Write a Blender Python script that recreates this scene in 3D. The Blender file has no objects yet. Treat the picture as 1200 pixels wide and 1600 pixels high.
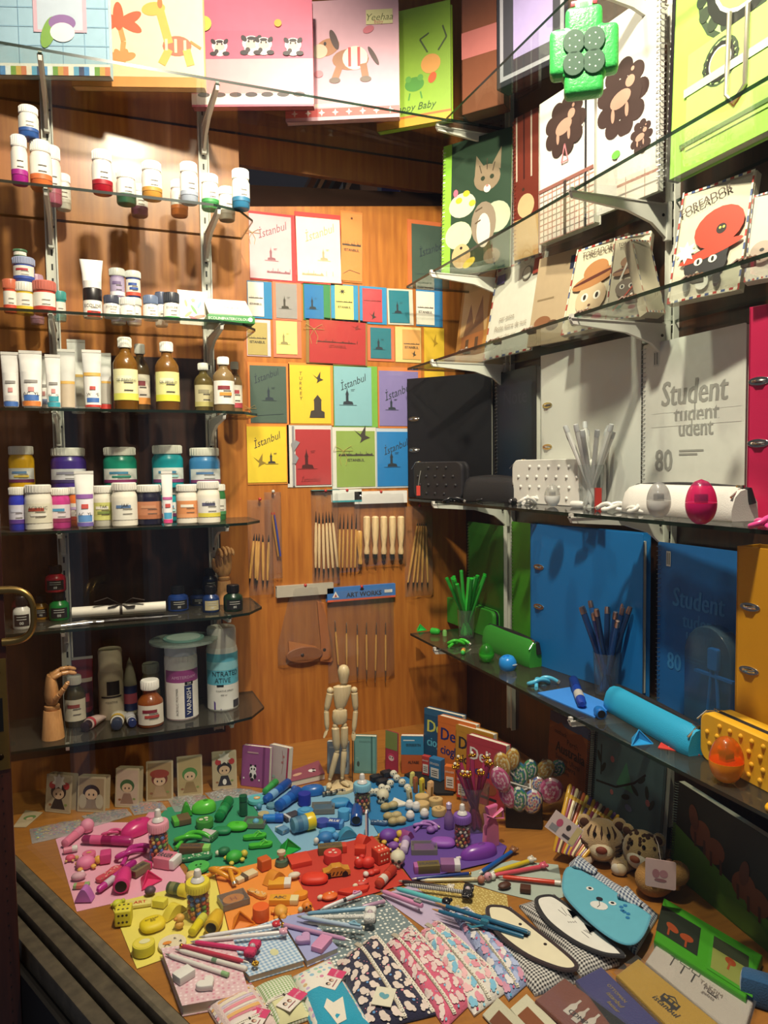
import bpy,bmesh,math,random
from mathutils import Vector,Matrix
random.seed(7)
C = bpy.context.scene.collection
S = bpy.context.scene
PI = math.pi

# ------------------------------------------------------------------ camera
FOC,CX,CY = 1172.0,600.0,800.0
def nrm(v):return Vector(v).normalized()
AX = nrm((3000,110,-FOC)); AY = nrm((-460,65,-FOC)); AY = (AY-AX*AY.dot(AX)).normalized(); AZ = AX.cross(AY)
RW = Matrix((AX,AY,AZ))  # camera axes -> room axes (X along back wall, Y towards it, Z up)
cam_d = bpy.data.cameras.new('camera'); cam = bpy.data.objects.new('camera',cam_d); C.objects.link(cam)
cam.matrix_world = RW.to_4x4()
cam_d.sensor_fit = 'VERTICAL'; cam_d.sensor_height = 36.0; cam_d.lens = 36.0*FOC/1600.0
cam_d.clip_start = 0.01; cam_d.clip_end = 50
S.camera = cam
# ------------------------------------------------------------------ world, lamps, exposure
S.view_settings.view_transform = 'Standard'; S.view_settings.look = 'None'
S.view_settings.gamma = 1.0; S.view_settings.use_curve_mapping = False
S.view_settings.exposure = 0.0
S.cycles.transparent_max_bounces = 32; S.cycles.max_bounces = 8; S.cycles.use_denoising = True
S.cycles.sample_clamp_indirect = 3.0
W = bpy.data.worlds.new('world'); S.world = W; W.use_nodes = True
W.node_tree.nodes['Background'].inputs[0].default_value = (0.75,0.8,1.0,1)
W.node_tree.nodes['Background'].inputs[1].default_value = 0.10
def spot(name,loc,to,power,ang=120,blend=0.6,rad=0.035,col=(1,0.86,0.68)):
    d = bpy.data.lights.new(name,'SPOT'); d.energy = power; d.spot_size = math.radians(ang); d.spot_blend = blend
    d.shadow_soft_size = rad; d.color = col
    o = bpy.data.objects.new(name,d); C.objects.link(o); o.location = loc
    o.rotation_euler = (Vector(to)-Vector(loc)).to_track_quat('-Z','Y').to_euler(); return o
spot('ceiling_spot_lamp',(0.16,0.92,1.14),(0.16,1.9,0.60),85,88,.8)
spot('ceiling_spot_lamp',(0.52,1.15,1.28),(0.70,1.50,-0.7),52,118,.9)
spot('ceiling_spot_lamp',(0.36,0.66,1.18),(0.90,1.22,0.05),125,112)
spot('shop_fill_light',(0.9,2.55,1.3),(0.8,2.2,0.6),5,140)  # added fill to brighten the books behind the gap, no visible lamp
spot('post_fill_light',(-0.9,-0.4,1.7),(0.0,1.4,-0.5),10,90,col=(0.9,0.93,1))  # added weak fill from outside to lift the dark door post

# ------------------------------------------------------------------ geometry helpers
def ray(px,py):return(RW@Vector((px-CX,CY-py,-FOC))).normalized()
def onX(px,py,x):r = ray(px,py); return r*(x/r.x)
def onY(px,py,y):r = ray(px,py); return r*(y/r.y)
def onZ(px,py,z):r = ray(px,py); return r*(z/r.z)
def colY(px,y,z):  # the point of height z on the vertical plane Y=y seen in pixel column px
    a = onY(px,700,y); b = onY(px,900,y); t = (z-a.z)/(b.z-a.z); return a+(b-a)*t
def colX(px,x,z):
    a = onX(px,700,x); b = onX(px,900,x); t = (z-a.z)/(b.z-a.z); return a+(b-a)*t
def dep(p):return-(RW.transposed()@Vector(p)).z
def mpp(p):return dep(p)/FOC  # metres per photo pixel at a point
def zat(p,py):  # height above/below p at which the vertical through p is seen at row py
    c = RW.transposed()@Vector(p); u = RW.transposed()@Vector((0,0,1)); k = (CY-py)/FOC
    t = (k*(-c.z)-c.y)/(u.y+k*u.z); return t
CR = {'a':(0,0,1/3),'b':(0,480,1/3),'c':(0,800,1/3),'w':(370,230,.34375),'t':(370,740,.3125),
      'p':(300,0,.38333),'q':(680,0,.43333),'r':(680,380,.43333),'e':(620,800,.48333),
      'l':(0,1180,.275),'m':(40,1160,1/3),'n':(380,1180,1/3),'f':(150,1360,.375),
      'g':(500,1340,1/3),'h':(740,1120,.38333),'i':(740,1340,.38333),'o':(0,0,1)}
def P(c,u,v):x,y,s = CR[c]; return(x+u*s,y+v*s)

# ------------------------------------------------------------------ materials
MC = {}
def lin(h):
    h = h.lstrip('#'); out = []
    for i in(0,2,4):
        c = int(h[i:i+2],16)/255; out.append(c/12.92 if c<=.04045 else((c+.055)/1.055)**2.4)
    return tuple(out)+(1,)
def newmat(n):
    m = bpy.data.materials.new(n); m.use_nodes = True; nt = m.node_tree; nt.nodes.clear()
    out = nt.nodes.new('ShaderNodeOutputMaterial'); return m,nt,out
def M(hexc,rough=.5,metal=0.,var=.10,scale=60.,bump=0.,spec=.5,coat=0.,sheen=0.):
    if not isinstance(hexc,str):return hexc
    key = (hexc,rough,metal,var,scale,bump,spec,coat,sheen)
    if key in MC:return MC[key]
    m,nt,out = newmat('surface_'+hexc.lstrip('#'))
    b = nt.nodes.new('ShaderNodeBsdfPrincipled'); nt.links.new(b.outputs[0],out.inputs[0])
    b.inputs['Roughness'].default_value = rough; b.inputs['Metallic'].default_value = metal
    b.inputs['Specular IOR Level'].default_value = spec; b.inputs['Coat Weight'].default_value = coat
    b.inputs['Sheen Weight'].default_value = sheen
    tc = nt.nodes.new('ShaderNodeTexCoord'); nz = nt.nodes.new('ShaderNodeTexNoise')
    nz.inputs['Scale'].default_value = scale; nz.inputs['Detail'].default_value = 3
    nt.links.new(tc.outputs['Object'],nz.inputs['Vector'])
    mx = nt.nodes.new('ShaderNodeMix'); mx.data_type = 'RGBA'
    c = lin(hexc); mx.inputs[6].default_value = tuple(x*(1-var)for x in c[:3])+(1,)
    mx.inputs[7].default_value = tuple(min(1,x*(1+var*.6))for x in c[:3])+(1,)
    nt.links.new(nz.outputs['Fac'],mx.inputs[0]); nt.links.new(mx.outputs[2],b.inputs['Base Color'])
    if bump:
        bp = nt.nodes.new('ShaderNodeBump'); bp.inputs['Strength'].default_value = bump; bp.inputs['Distance'].default_value = .002
        nt.links.new(nz.outputs['Fac'],bp.inputs['Height']); nt.links.new(bp.outputs[0],b.inputs['Normal'])
    MC[key] = m; return m
def cloth(h):return M(h,.9,bump=.5,scale=400,sheen=.3)
def plastic(h):return M(h,.28,var=.05)
def rubber(h):return M(h,.55,var=.06)
def metal(h='#c8c8c8',r=.28):return M(h,r,1.0)
def glassy(name,tint='#ffffff',solid=.0,rough=.03,ior=1.45,refl=1.0,body='#ffffff'):
    """see-through sheet: fresnel mix of tinted transparency and mirror, plus an optional solid share"""
    key = (name,tint,solid,rough,refl,body)
    if key in MC:return MC[key]
    m,nt,out = newmat(name)
    tr = nt.nodes.new('ShaderNodeBsdfTransparent'); tr.inputs[0].default_value = lin(tint)
    gl = nt.nodes.new('ShaderNodeBsdfGlossy'); gl.inputs['Roughness'].default_value = rough
    fr = nt.nodes.new('ShaderNodeLayerWeight'); fr.inputs[0].default_value = .5
    pw = nt.nodes.new('ShaderNodeMath'); pw.operation = 'POWER'; pw.inputs[1].default_value = 4.5; nt.links.new(fr.outputs['Facing'],pw.inputs[0])
    mu = nt.nodes.new('ShaderNodeMath'); mu.operation = 'MULTIPLY_ADD'; mu.use_clamp = True
    mu.inputs[1].default_value = .75*refl; mu.inputs[2].default_value = .035*refl; nt.links.new(pw.outputs[0],mu.inputs[0])
    mx = nt.nodes.new('ShaderNodeMixShader'); nt.links.new(mu.outputs[0],mx.inputs[0])
    nt.links.new(tr.outputs[0],mx.inputs[1]); nt.links.new(gl.outputs[0],mx.inputs[2]); last = mx
    if solid:
        pr = nt.nodes.new('ShaderNodeBsdfPrincipled'); pr.inputs['Base Color'].default_value = lin(body); pr.inputs['Roughness'].default_value = .3
        m2 = nt.nodes.new('ShaderNodeMixShader'); m2.inputs[0].default_value = solid
        nt.links.new(mx.outputs[0],m2.inputs[1]); nt.links.new(pr.outputs[0],m2.inputs[2]); last = m2
    nt.links.new(last.outputs[0],out.inputs[0]); MC[key] = m; return m
GLASS = glassy('shelf_glass','#f7fbf8',0,.02,1.5)
PANE = glassy('window_glass','#fbfdfc',0,.01,1.45,.6)
CLEAR = glassy('clear_plastic','#f4f6f6',.03,.08,1.45)
FILM = glassy('film','#fafafa',.02,.10,1.45,1.4)
SLEEVE = glassy('sleeve','#ffffff',0,.12,1.4,.8)
def tintclear(h,solid=.45):return glassy('tinted_'+h,h,solid,.08,1.45,1.,h)
DUSTY = glassy('dusty_glass','#d4d6d0',.10,.06,1.5,1.,'#8a8474')
GEDGE = glassy('glass_edge','#3c5a4c',.55,.1,1.5,1.,'#16241e')
def wood(name,c1,c2,stretch=(9,9,.7),rough=.38,ring=1.2,coat=.3,dist=9):
    if name in MC:return MC[name]
    m,nt,out = newmat(name); b = nt.nodes.new('ShaderNodeBsdfPrincipled'); nt.links.new(b.outputs[0],out.inputs[0])
    tc = nt.nodes.new('ShaderNodeTexCoord'); mp = nt.nodes.new('ShaderNodeMapping'); mp.inputs['Scale'].default_value = stretch
    nt.links.new(tc.outputs['Object'],mp.inputs[0])
    wv = nt.nodes.new('ShaderNodeTexWave'); wv.bands_direction = 'X'; wv.inputs['Scale'].default_value = ring; wv.inputs['Distortion'].default_value = dist
    wv.inputs['Detail'].default_value = 3; wv.inputs['Detail Scale'].default_value = 1.5
    nz = nt.nodes.new('ShaderNodeTexNoise'); nz.inputs['Scale'].default_value = 12; nz.inputs['Detail'].default_value = 5
    nt.links.new(mp.outputs[0],wv.inputs['Vector']); nt.links.new(mp.outputs[0],nz.inputs['Vector'])
    mm = nt.nodes.new('ShaderNodeMix'); mm.data_type = 'FLOAT'; mm.inputs[0].default_value = .85
    nt.links.new(wv.outputs['Fac'],mm.inputs[2]); nt.links.new(nz.outputs['Fac'],mm.inputs[3])
    cr = nt.nodes.new('ShaderNodeValToRGB'); cr.color_ramp.elements[0].position = .25; cr.color_ramp.elements[0].color = lin(c1)
    cr.color_ramp.elements[1].position = .8; cr.color_ramp.elements[1].color = lin(c2)
    nt.links.new(mm.outputs[0],cr.inputs[0]); nt.links.new(cr.outputs[0],b.inputs['Base Color'])
    b.inputs['Roughness'].default_value = rough; b.inputs['Coat Weight'].default_value = coat; b.inputs['Coat Roughness'].default_value = .2
    MC[name] = m; return m
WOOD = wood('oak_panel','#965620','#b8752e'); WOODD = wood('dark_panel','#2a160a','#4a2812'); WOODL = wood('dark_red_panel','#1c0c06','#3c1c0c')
DECK = wood('deck_wood','#8e5c26','#a8702e',(1.2,9,3)); POST = wood('red_post','#33150b','#522514')
LIME = wood('pale_limewood','#d9b682','#e8cfa0',(30,30,6),.45,coat=.15)
HANDW = wood('hand_wood','#b98350','#d09a63',(30,30,6),.4)
FRAMEW = wood('worn_frame','#4d4538','#6d624f',(6,6,6),.6,coat=0)
def grid_mat(name,a,b,n,mode='gingham'):  # gingham or checks in object XY
    if name in MC:return MC[name]
    m,nt,out = newmat(name); p = nt.nodes.new('ShaderNodeBsdfPrincipled'); nt.links.new(p.outputs[0],out.inputs[0]); p.inputs['Roughness'].default_value = .9
    tc = nt.nodes.new('ShaderNodeTexCoord'); sp = nt.nodes.new('ShaderNodeSeparateXYZ'); nt.links.new(tc.outputs['Object'],sp.inputs[0])
    outs = []
    for i in((0,1)if mode!='stripe' else(0,)):
        mu = nt.nodes.new('ShaderNodeMath'); mu.operation = 'MULTIPLY'; mu.inputs[1].default_value = n; nt.links.new(sp.outputs[i],mu.inputs[0])
        fr = nt.nodes.new('ShaderNodeMath'); fr.operation = 'FRACT'; nt.links.new(mu.outputs[0],fr.inputs[0])
        gt = nt.nodes.new('ShaderNodeMath'); gt.operation = 'GREATER_THAN'; gt.inputs[1].default_value = .5; nt.links.new(fr.outputs[0],gt.inputs[0]); outs.append(gt)
    if len(outs)==2:
        ad = nt.nodes.new('ShaderNodeMath'); ad.operation = 'ADD'; nt.links.new(outs[0].outputs[0],ad.inputs[0]); nt.links.new(outs[1].outputs[0],ad.inputs[1])
        hf = nt.nodes.new('ShaderNodeMath'); hf.operation = 'MULTIPLY'; hf.inputs[1].default_value = .5; nt.links.new(ad.outputs[0],hf.inputs[0]); fac = hf
    else:fac = outs[0]
    mx = nt.nodes.new('ShaderNodeMix'); mx.data_type = 'RGBA'; mx.inputs[6].default_value = lin(a); mx.inputs[7].default_value = lin(b)
    nt.links.new(fac.outputs[0],mx.inputs[0]); nt.links.new(mx.outputs[2],p.inputs['Base Color']); MC[name] = m; return m
def dots_mat(name,a,cols,scale,size=.25,rough=.85):  # round spots of several colours
    if name in MC:return MC[name]
    m,nt,out = newmat(name); p = nt.nodes.new('ShaderNodeBsdfPrincipled'); nt.links.new(p.outputs[0],out.inputs[0]); p.inputs['Roughness'].default_value = rough
    tc = nt.nodes.new('ShaderNodeTexCoord'); vo = nt.nodes.new('ShaderNodeTexVoronoi'); vo.inputs['Scale'].default_value = scale
    vo.inputs['Randomness'].default_value = .45
    nt.links.new(tc.outputs['Object'],vo.inputs['Vector'])
    lt = nt.nodes.new('ShaderNodeMath'); lt.operation = 'LESS_THAN'; lt.inputs[1].default_value = size; nt.links.new(vo.outputs['Distance'],lt.inputs[0])
    sp = nt.nodes.new('ShaderNodeSeparateColor'); nt.links.new(vo.outputs['Color'],sp.inputs[0])
    cr = nt.nodes.new('ShaderNodeValToRGB'); cr.color_ramp.interpolation = 'CONSTANT'
    el = cr.color_ramp.elements
    while len(el)<len(cols):el.new(.5)
    for i,c in enumerate(cols):el[i].position = i/len(cols); el[i].color = lin(c)
    nt.links.new(sp.outputs[0],cr.inputs[0])
    mx = nt.nodes.new('ShaderNodeMix'); mx.data_type = 'RGBA'; mx.inputs[6].default_value = lin(a)
    nt.links.new(lt.outputs[0],mx.inputs[0]); nt.links.new(cr.outputs[0],mx.inputs[7]); nt.links.new(mx.outputs[2],p.inputs['Base Color']); MC[name] = m; return m

# ------------------------------------------------------------------ mesh builder
TXT = {}
def text_mesh(s,bold=False):
    key = (s,bold)
    if key in TXT:return TXT[key]
    cu = bpy.data.curves.new('t','FONT'); cu.body = s; cu.align_x = 'LEFT'; cu.resolution_u = 2; cu.offset = 0.0
    o = bpy.data.objects.new('t',cu); C.objects.link(o); bpy.context.view_layer.update()
    dg = bpy.context.evaluated_depsgraph_get(); me = o.evaluated_get(dg).to_mesh()
    vs = [(v.co.x,v.co.y)for v in me.vertices]; fs = [tuple(p.vertices)for p in me.polygons]
    o.evaluated_get(dg).to_mesh_clear(); bpy.data.objects.remove(o); bpy.data.curves.remove(cu)
    if vs:
        x0 = min(v[0]for v in vs); x1 = max(v[0]for v in vs); y0 = min(v[1]for v in vs); y1 = max(v[1]for v in vs)
    else:x0 = x1 = y0 = y1 = 0
    TXT[key] = (vs,fs,(x0,x1,y0,y1)); return TXT[key]
RX90 = Matrix.Rotation(PI/2,4,'X')
def Tr(x=0,y=0,z=0):return Matrix.Translation((x,y,z))
def Rt(a,ax='Z'):return Matrix.Rotation(math.radians(a),4,ax)
def Sc(x,y,z):return Matrix.Diagonal((x,y,z,1))
class MB:
    def __init__(s,mat='#888888',T=None):s.v = []; s.f = []; s.mi = []; s.mats = []; s.m = M(mat)if mat else None; s.T = T or Matrix.Identity(4)
    def idx(s,m):
        m = M(m)if m is not None else s.m
        if m not in s.mats:s.mats.append(m)
        return s.mats.index(m)
    def add(s,vs,fs,mat=None,T=None):
        k = s.idx(mat); n = len(s.v); X = s.T@T if T is not None else s.T
        s.v+=[X@Vector(v)for v in vs]; s.f+=[tuple(i+n for i in f)for f in fs]; s.mi+=[k]*len(fs); return s
    def box(s,c,d,mat=None,bev=0.,T=None,seg=2):
        bm = bmesh.new(); bmesh.ops.create_cube(bm,size=1)
        for v in bm.verts:v.co = Vector((v.co.x*d[0],v.co.y*d[1],v.co.z*d[2]))
        if bev:bmesh.ops.bevel(bm,geom=list(bm.edges),offset=min(bev,min(d)*.49),segments=seg,affect='EDGES',profile=.6)
        bm.verts.index_update(); vs = [v.co+Vector(c)for v in bm.verts]; fs = [[v.index for v in f.verts]for f in bm.faces]; bm.free()
        return s.add(vs,fs,mat,T)
    def lathe(s,prof,seg=20,mat=None,T=None,caps=True):
        vs = []; fs = []; n = len(prof)
        for r,z in prof:
            for i in range(seg):a = 2*PI*i/seg; vs.append((r*math.cos(a),r*math.sin(a),z))
        for k in range(n-1):
            for i in range(seg):j = (i+1)%seg; fs.append((k*seg+i,k*seg+j,(k+1)*seg+j,(k+1)*seg+i))
        if caps:
            if prof[0][0]>1e-6:fs.append(tuple(range(seg))[::-1])
            if prof[-1][0]>1e-6:fs.append(tuple((n-1)*seg+i for i in range(seg)))
        return s.add(vs,fs,mat,T)
    def ball(s,c,r,mat=None,seg=14,T=None):
        if not hasattr(r,'__len__'):r = (r,r,r)
        rings = max(5,seg//2); vs = [(c[0],c[1],c[2]-r[2])]; fs = []
        for k in range(1,rings):
            a = PI*k/rings
            for i in range(seg):b = 2*PI*i/seg; vs.append((c[0]+r[0]*math.sin(a)*math.cos(b),c[1]+r[1]*math.sin(a)*math.sin(b),c[2]-r[2]*math.cos(a)))
        vs.append((c[0],c[1],c[2]+r[2])); L = len(vs)-1
        for i in range(seg):
            j = (i+1)%seg; fs.append((0,1+j,1+i)); fs.append((L,1+(rings-2)*seg+i,1+(rings-2)*seg+j))
            for k in range(rings-2):a = 1+k*seg; fs.append((a+i,a+j,a+seg+j,a+seg+i))
        return s.add(vs,fs,mat,T)
    def tube(s,pts,r,mat=None,seg=8,closed=False,T=None,flat=1.):
        pts = [Vector(p)for p in pts]; n = len(pts); rr = r if hasattr(r,'__len__')else[r]*n
        vs = []; fs = []; up = Vector((0,0,1)); prev = None
        for k,p in enumerate(pts):
            if closed:t = pts[(k+1)%n]-pts[k-1]
            else:t = pts[min(k+1,n-1)]-pts[max(k-1,0)]
            t.normalize()
            if prev is None:
                a = t.cross(up)
                if a.length<.05:a = t.cross(Vector((1,0,0)))
            else:a = prev-t*prev.dot(t)
            a.normalize(); b = t.cross(a); prev = a
            for i in range(seg):q = 2*PI*i/seg; vs.append(p+a*(rr[k]*math.cos(q))+b*(rr[k]*flat*math.sin(q)))
        for k in range(n if closed else n-1):
            k2 = (k+1)%n
            for i in range(seg):j = (i+1)%seg; fs.append((k*seg+i,k*seg+j,k2*seg+j,k2*seg+i))
        if not closed:fs.append(tuple(range(seg))[::-1]); fs.append(tuple((n-1)*seg+i for i in range(seg)))
        return s.add(vs,fs,mat,T)
    def prism(s,poly,z0,z1,mat=None,T=None,inset=0.,side=None):
        n = len(poly)
        if inset:
            cx = sum(p[0]for p in poly)/n; cy = sum(p[1]for p in poly)/n; h = min(inset,(z1-z0)*.45)
            def sh(k):return[(cx+(x-cx)*k,cy+(y-cy)*k)for x,y in poly]
            ext = max(max(abs(x-cx),abs(y-cy))for x,y in poly)or 1; k = 1-inset/ext
            rings = [(sh(k),z0),(sh(1),z0+h),(sh(1),z1-h),(sh(1-(1-k)*.3),z1-h*.3),(sh(k),z1)]
        else:rings = [(poly,z0),(poly,z1)]
        vs = [(x,y,z)for ps,z in rings for x,y in ps]; R = len(rings)
        s.add(vs,[tuple(range(n))[::-1],tuple((R-1)*n+i for i in range(n))],mat,T)
        fs = [(k*n+i,k*n+(i+1)%n,(k+1)*n+(i+1)%n,(k+1)*n+i)for k in range(R-1)for i in range(n)]
        return s.add(vs,fs,side or mat,T)
    def text(s,t,x,y,h,mat=None,z=0.,shear=0.,rot=0.,align='C',xs=1.,bold=False,T=None,maxw=None,mirror=False):
        vs,fs,(x0,x1,y0,y1) = text_mesh(t,bold)
        if not vs:return s
        k = h/.72; w = (x1-x0)*k*xs
        if maxw and w>maxw:xs*=maxw/w; w = maxw
        off = {'C':-w/2,'L':0,'R':-w}[align]; ca,sa = math.cos(math.radians(rot)),math.sin(math.radians(rot)); out = []
        for a,b in vs:
            u = (a-x0)*k*xs+off+b*k*shear; v = b*k-h/2
            if mirror:u = -u
            out.append((x+u*ca-v*sa,y+u*sa+v*ca,z))
        if bold:
            for e in(-.035,.035):s.add([(p[0]+e*h*ca,p[1]+e*h*sa,p[2]+.00004+abs(e+.035)*.001)for p in out],fs,mat,T)
        return s.add(out,fs,mat,T)
    def deco(s,w,h,L,z0=0.,ox=0.,oy=0.,T=None,dz=.00025):
        """printed picture: shapes in fractions of a w x h sheet, stacked as ink layers"""
        for k,q in enumerate(L):
            z = z0+dz*(1+k*.25); t = q[0]
            if t=='r':x0,y0,x1,y1,c = q[1:6]; s.add([(ox+x0*w,oy+y0*h,z),(ox+x1*w,oy+y0*h,z),(ox+x1*w,oy+y1*h,z),(ox+x0*w,oy+y1*h,z)],[(0,1,2,3)],c,T)
            elif t=='e':
                cx,cy,rx,ry,c = q[1:6]; a0 = math.radians(q[6])if len(q)>6 else 0; n = 18; vs = []
                for i in range(n):
                    a = 2*PI*i/n; u,v = rx*w*math.cos(a),ry*w*math.sin(a)
                    vs.append((ox+cx*w+u*math.cos(a0)-v*math.sin(a0),oy+cy*h+u*math.sin(a0)+v*math.cos(a0),z))
                s.add(vs,[tuple(range(n))],c,T)
            elif t=='p':s.add([(ox+x*w,oy+y*h,z)for x,y in q[1]],[tuple(range(len(q[1])))],q[2],T)
            elif t=='l':
                pts,lw,c = q[1:4]; lw*=w
                for(xa,ya),(xb,yb)in zip(pts,pts[1:]):
                    a = Vector((xa*w,ya*h)); b = Vector((xb*w,yb*h)); d = b-a
                    if d.length<1e-7:continue
                    nn = Vector((-d.y,d.x)).normalized()*lw/2; o = Vector((ox,oy))
                    s.add([tuple(o+a-nn)+(z,),tuple(o+b-nn)+(z,),tuple(o+b+nn)+(z,),tuple(o+a+nn)+(z,)],[(0,1,2,3)],c,T)
            elif t=='t':
                kw = q[6]if len(q)>6 else{}
                s.text(q[1],ox+q[2]*w,oy+q[3]*h,q[4]*w,q[5],z,T=T,**kw)
            elif t=='s':  # star / blob
                cx,cy,r,n,inner,c = q[1:7]; vs = []
                for i in range(2*n):a = PI*i/n+PI/2; rr = r*w*(1 if i%2==0 else inner); vs.append((ox+cx*w+rr*math.cos(a),oy+cy*h+rr*math.sin(a),z))
                s.add(vs,[tuple(range(2*n))],c,T)
        return s
    def build(s,name,parent=None,loc=None,rot=None,smooth=True,ang=38,**tags):
        me = bpy.data.meshes.new(name); me.from_pydata([tuple(v)for v in s.v],[],s.f)
        for m in s.mats:me.materials.append(m)
        me.polygons.foreach_set('material_index',s.mi)
        if smooth:me.polygons.foreach_set('use_smooth',[True]*len(s.f)); me.set_sharp_from_angle(angle=math.radians(ang))
        me.update(); o = bpy.data.objects.new(name,me); C.objects.link(o)
        if parent is not None:o.parent = parent
        if loc is not None:o.location = loc
        if rot is not None:o.rotation_euler = rot
        for k,v in tags.items():
            if v:o[k] = v
        return o
def thing(name,label,category,loc=(0,0,0),rz=0.,group=None,rot=None,kind=None):
    o = bpy.data.objects.new(name,None); C.objects.link(o); o.empty_display_size = .02
    o.location = loc; o.rotation_euler = rot if rot is not None else(0,0,rz)
    o['label'] = label; o['category'] = category
    if group:o['group'] = group
    if kind:o['kind'] = kind
    return o
def tag(o,label,category,group=None,kind=None):
    o['label'] = label; o['category'] = category
    if group:o['group'] = group
    if kind:o['kind'] = kind
    return o
def up(L,dy,dx=0.):
    out = []
    for q in L:
        q = list(q); t = q[0]
        if t=='r':q[2]+=dy; q[4]+=dy
        elif t in 'es':q[2]+=dy
        elif t=='t':q[3]+=dy
        else:q[1] = [(x,y+dy)for x,y in q[1]]
        out.append(tuple(q))
    return out
def struct(o,kind='structure'):o['kind'] = kind; return o
def copy_tree(o,parent=None):
    c = o.copy(); C.objects.link(c); c.parent = parent
    for ch in list(o.children):copy_tree(ch,c)
    return c
def rrect(w,h,r,n=4,x=0.,y=0.):
    r = min(r,w*.499,h*.499); out = []
    for cx,cy,a0 in((w-r,r,-90),(w-r,h-r,0),(r,h-r,90),(r,r,180)):
        for i in range(n+1):a = math.radians(a0+90*i/n); out.append((x+cx+r*math.cos(a),y+cy+r*math.sin(a)))
    return out
def ellip(rx,ry,n=22,x=0.,y=0.):return[(x+rx*math.cos(2*PI*i/n),y+ry*math.sin(2*PI*i/n))for i in range(n)]
def arc(cx,cy,r,a0,a1,n=8):return[(cx+r*math.cos(math.radians(a0+(a1-a0)*i/n)),cy+r*math.sin(math.radians(a0+(a1-a0)*i/n)))for i in range(n+1)]
# ------------------------------------------------------------------ the window niche: panels, deck, frame
YW,YB,XR,ZD = 1.90,1.95,1.02,-.746
ZA,ZB_,ZC,ZDD,ZE = .828,.478,.262,-.087,-.455  # right-hand glass shelves, top to bottom
ZL = [.574,.325,.128,-.123,-.33,-.573]  # left-hand glass shelves
b = MB(WOOD).box((-.16,YW+.02,.35),(1.06,.04,2.6)); struct(b.build('wall_left',smooth=False))
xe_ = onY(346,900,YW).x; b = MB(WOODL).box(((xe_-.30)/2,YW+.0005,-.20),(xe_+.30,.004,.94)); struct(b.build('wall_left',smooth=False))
zt1 = onY(390,289,YB).z; zt2 = onY(690,303,YB).z; zu1 = onY(390,259,YB).z; zu2 = onY(690,302,YB).z
x1,x2 = .37,XR+.02
def slope(z1,z2,x):xa,xb = onY(390,280,YB).x,onY(690,303,YB).x; return z1+(z2-z1)*(x-xa)/(xb-xa)
b = MB(WOOD,RX90); pts = [(x1,ZD-.02),(x2,ZD-.02),(x2,slope(zt1,zt2,x2)),(x1,slope(zt1,zt2,x1))]
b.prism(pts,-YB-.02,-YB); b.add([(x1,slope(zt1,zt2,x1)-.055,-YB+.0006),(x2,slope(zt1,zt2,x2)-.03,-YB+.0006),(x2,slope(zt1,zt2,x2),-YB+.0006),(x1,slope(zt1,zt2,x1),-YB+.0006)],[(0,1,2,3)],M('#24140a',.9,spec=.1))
struct(b.build('wall_back',smooth=False))
b = MB(WOOD,RX90); b.prism([(x1,slope(zu1,zu2,x1)),(x2,slope(zu1,zu2,x2)),(x2,1.6),(x1,1.6)],-YB-.02,-YB); struct(b.build('wall_back',smooth=False))
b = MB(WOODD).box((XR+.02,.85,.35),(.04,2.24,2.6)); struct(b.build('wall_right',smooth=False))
b = MB(M('#8d9297',.8)).box((.7,2.9,.6),(1.8,.03,1.6)); struct(b.build('wall_far',smooth=False))  # the shop seen through the gap
# deck cut along the window line
G1 = onZ(26,1337,ZD); G2 = onZ(289,1592,ZD); gd = (G2-G1).normalized(); gn = Vector((-gd.y,gd.x,0)).normalized()
if gn.dot(Vector((0,0,0))-G1)<0:gn = -gn  # towards the street
A0 = G1-gd*.38; A1 = G2+gd*.9
b = MB(DECK).prism([(A0.x,A0.y),(A1.x,A1.y),(XR,A1.y),(XR,YB),(A0.x,YB)],ZD-.03,ZD); struct(b.build('floor',smooth=False))
fr = []
for k,(off,wid,dz,hh)in enumerate(((.002,.022,.004,.03),(.029,.026,-.006,.03),(.060,.024,-.016,.04))):
    p = A0+gn*(off+wid/2); q = A1+gn*(off+wid/2); c = (p+q)/2; L = (q-p).length
    bb = MB(FRAMEW).box((0,0,0),(L,wid,hh),bev=.004); o = bb.build('trim_%d'%(k+1),loc=(c.x,c.y,ZD+dz-hh/2),rot=(0,0,math.atan2(gd.y,gd.x))); struct(o)
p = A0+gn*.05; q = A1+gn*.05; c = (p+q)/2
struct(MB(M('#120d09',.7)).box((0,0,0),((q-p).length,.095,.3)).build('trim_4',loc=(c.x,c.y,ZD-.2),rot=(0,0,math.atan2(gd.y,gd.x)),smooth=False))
p = A0+gn*.02+gd*.34; q = A1+gn*.02; c = (p+q)/2
struct(MB(PANE).box((0,0,0),((q-p).length,.005,2.1)).build('window_1',loc=(c.x,c.y,ZD+1.055),rot=(0,0,math.atan2(gd.y,gd.x)),smooth=False))
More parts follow.
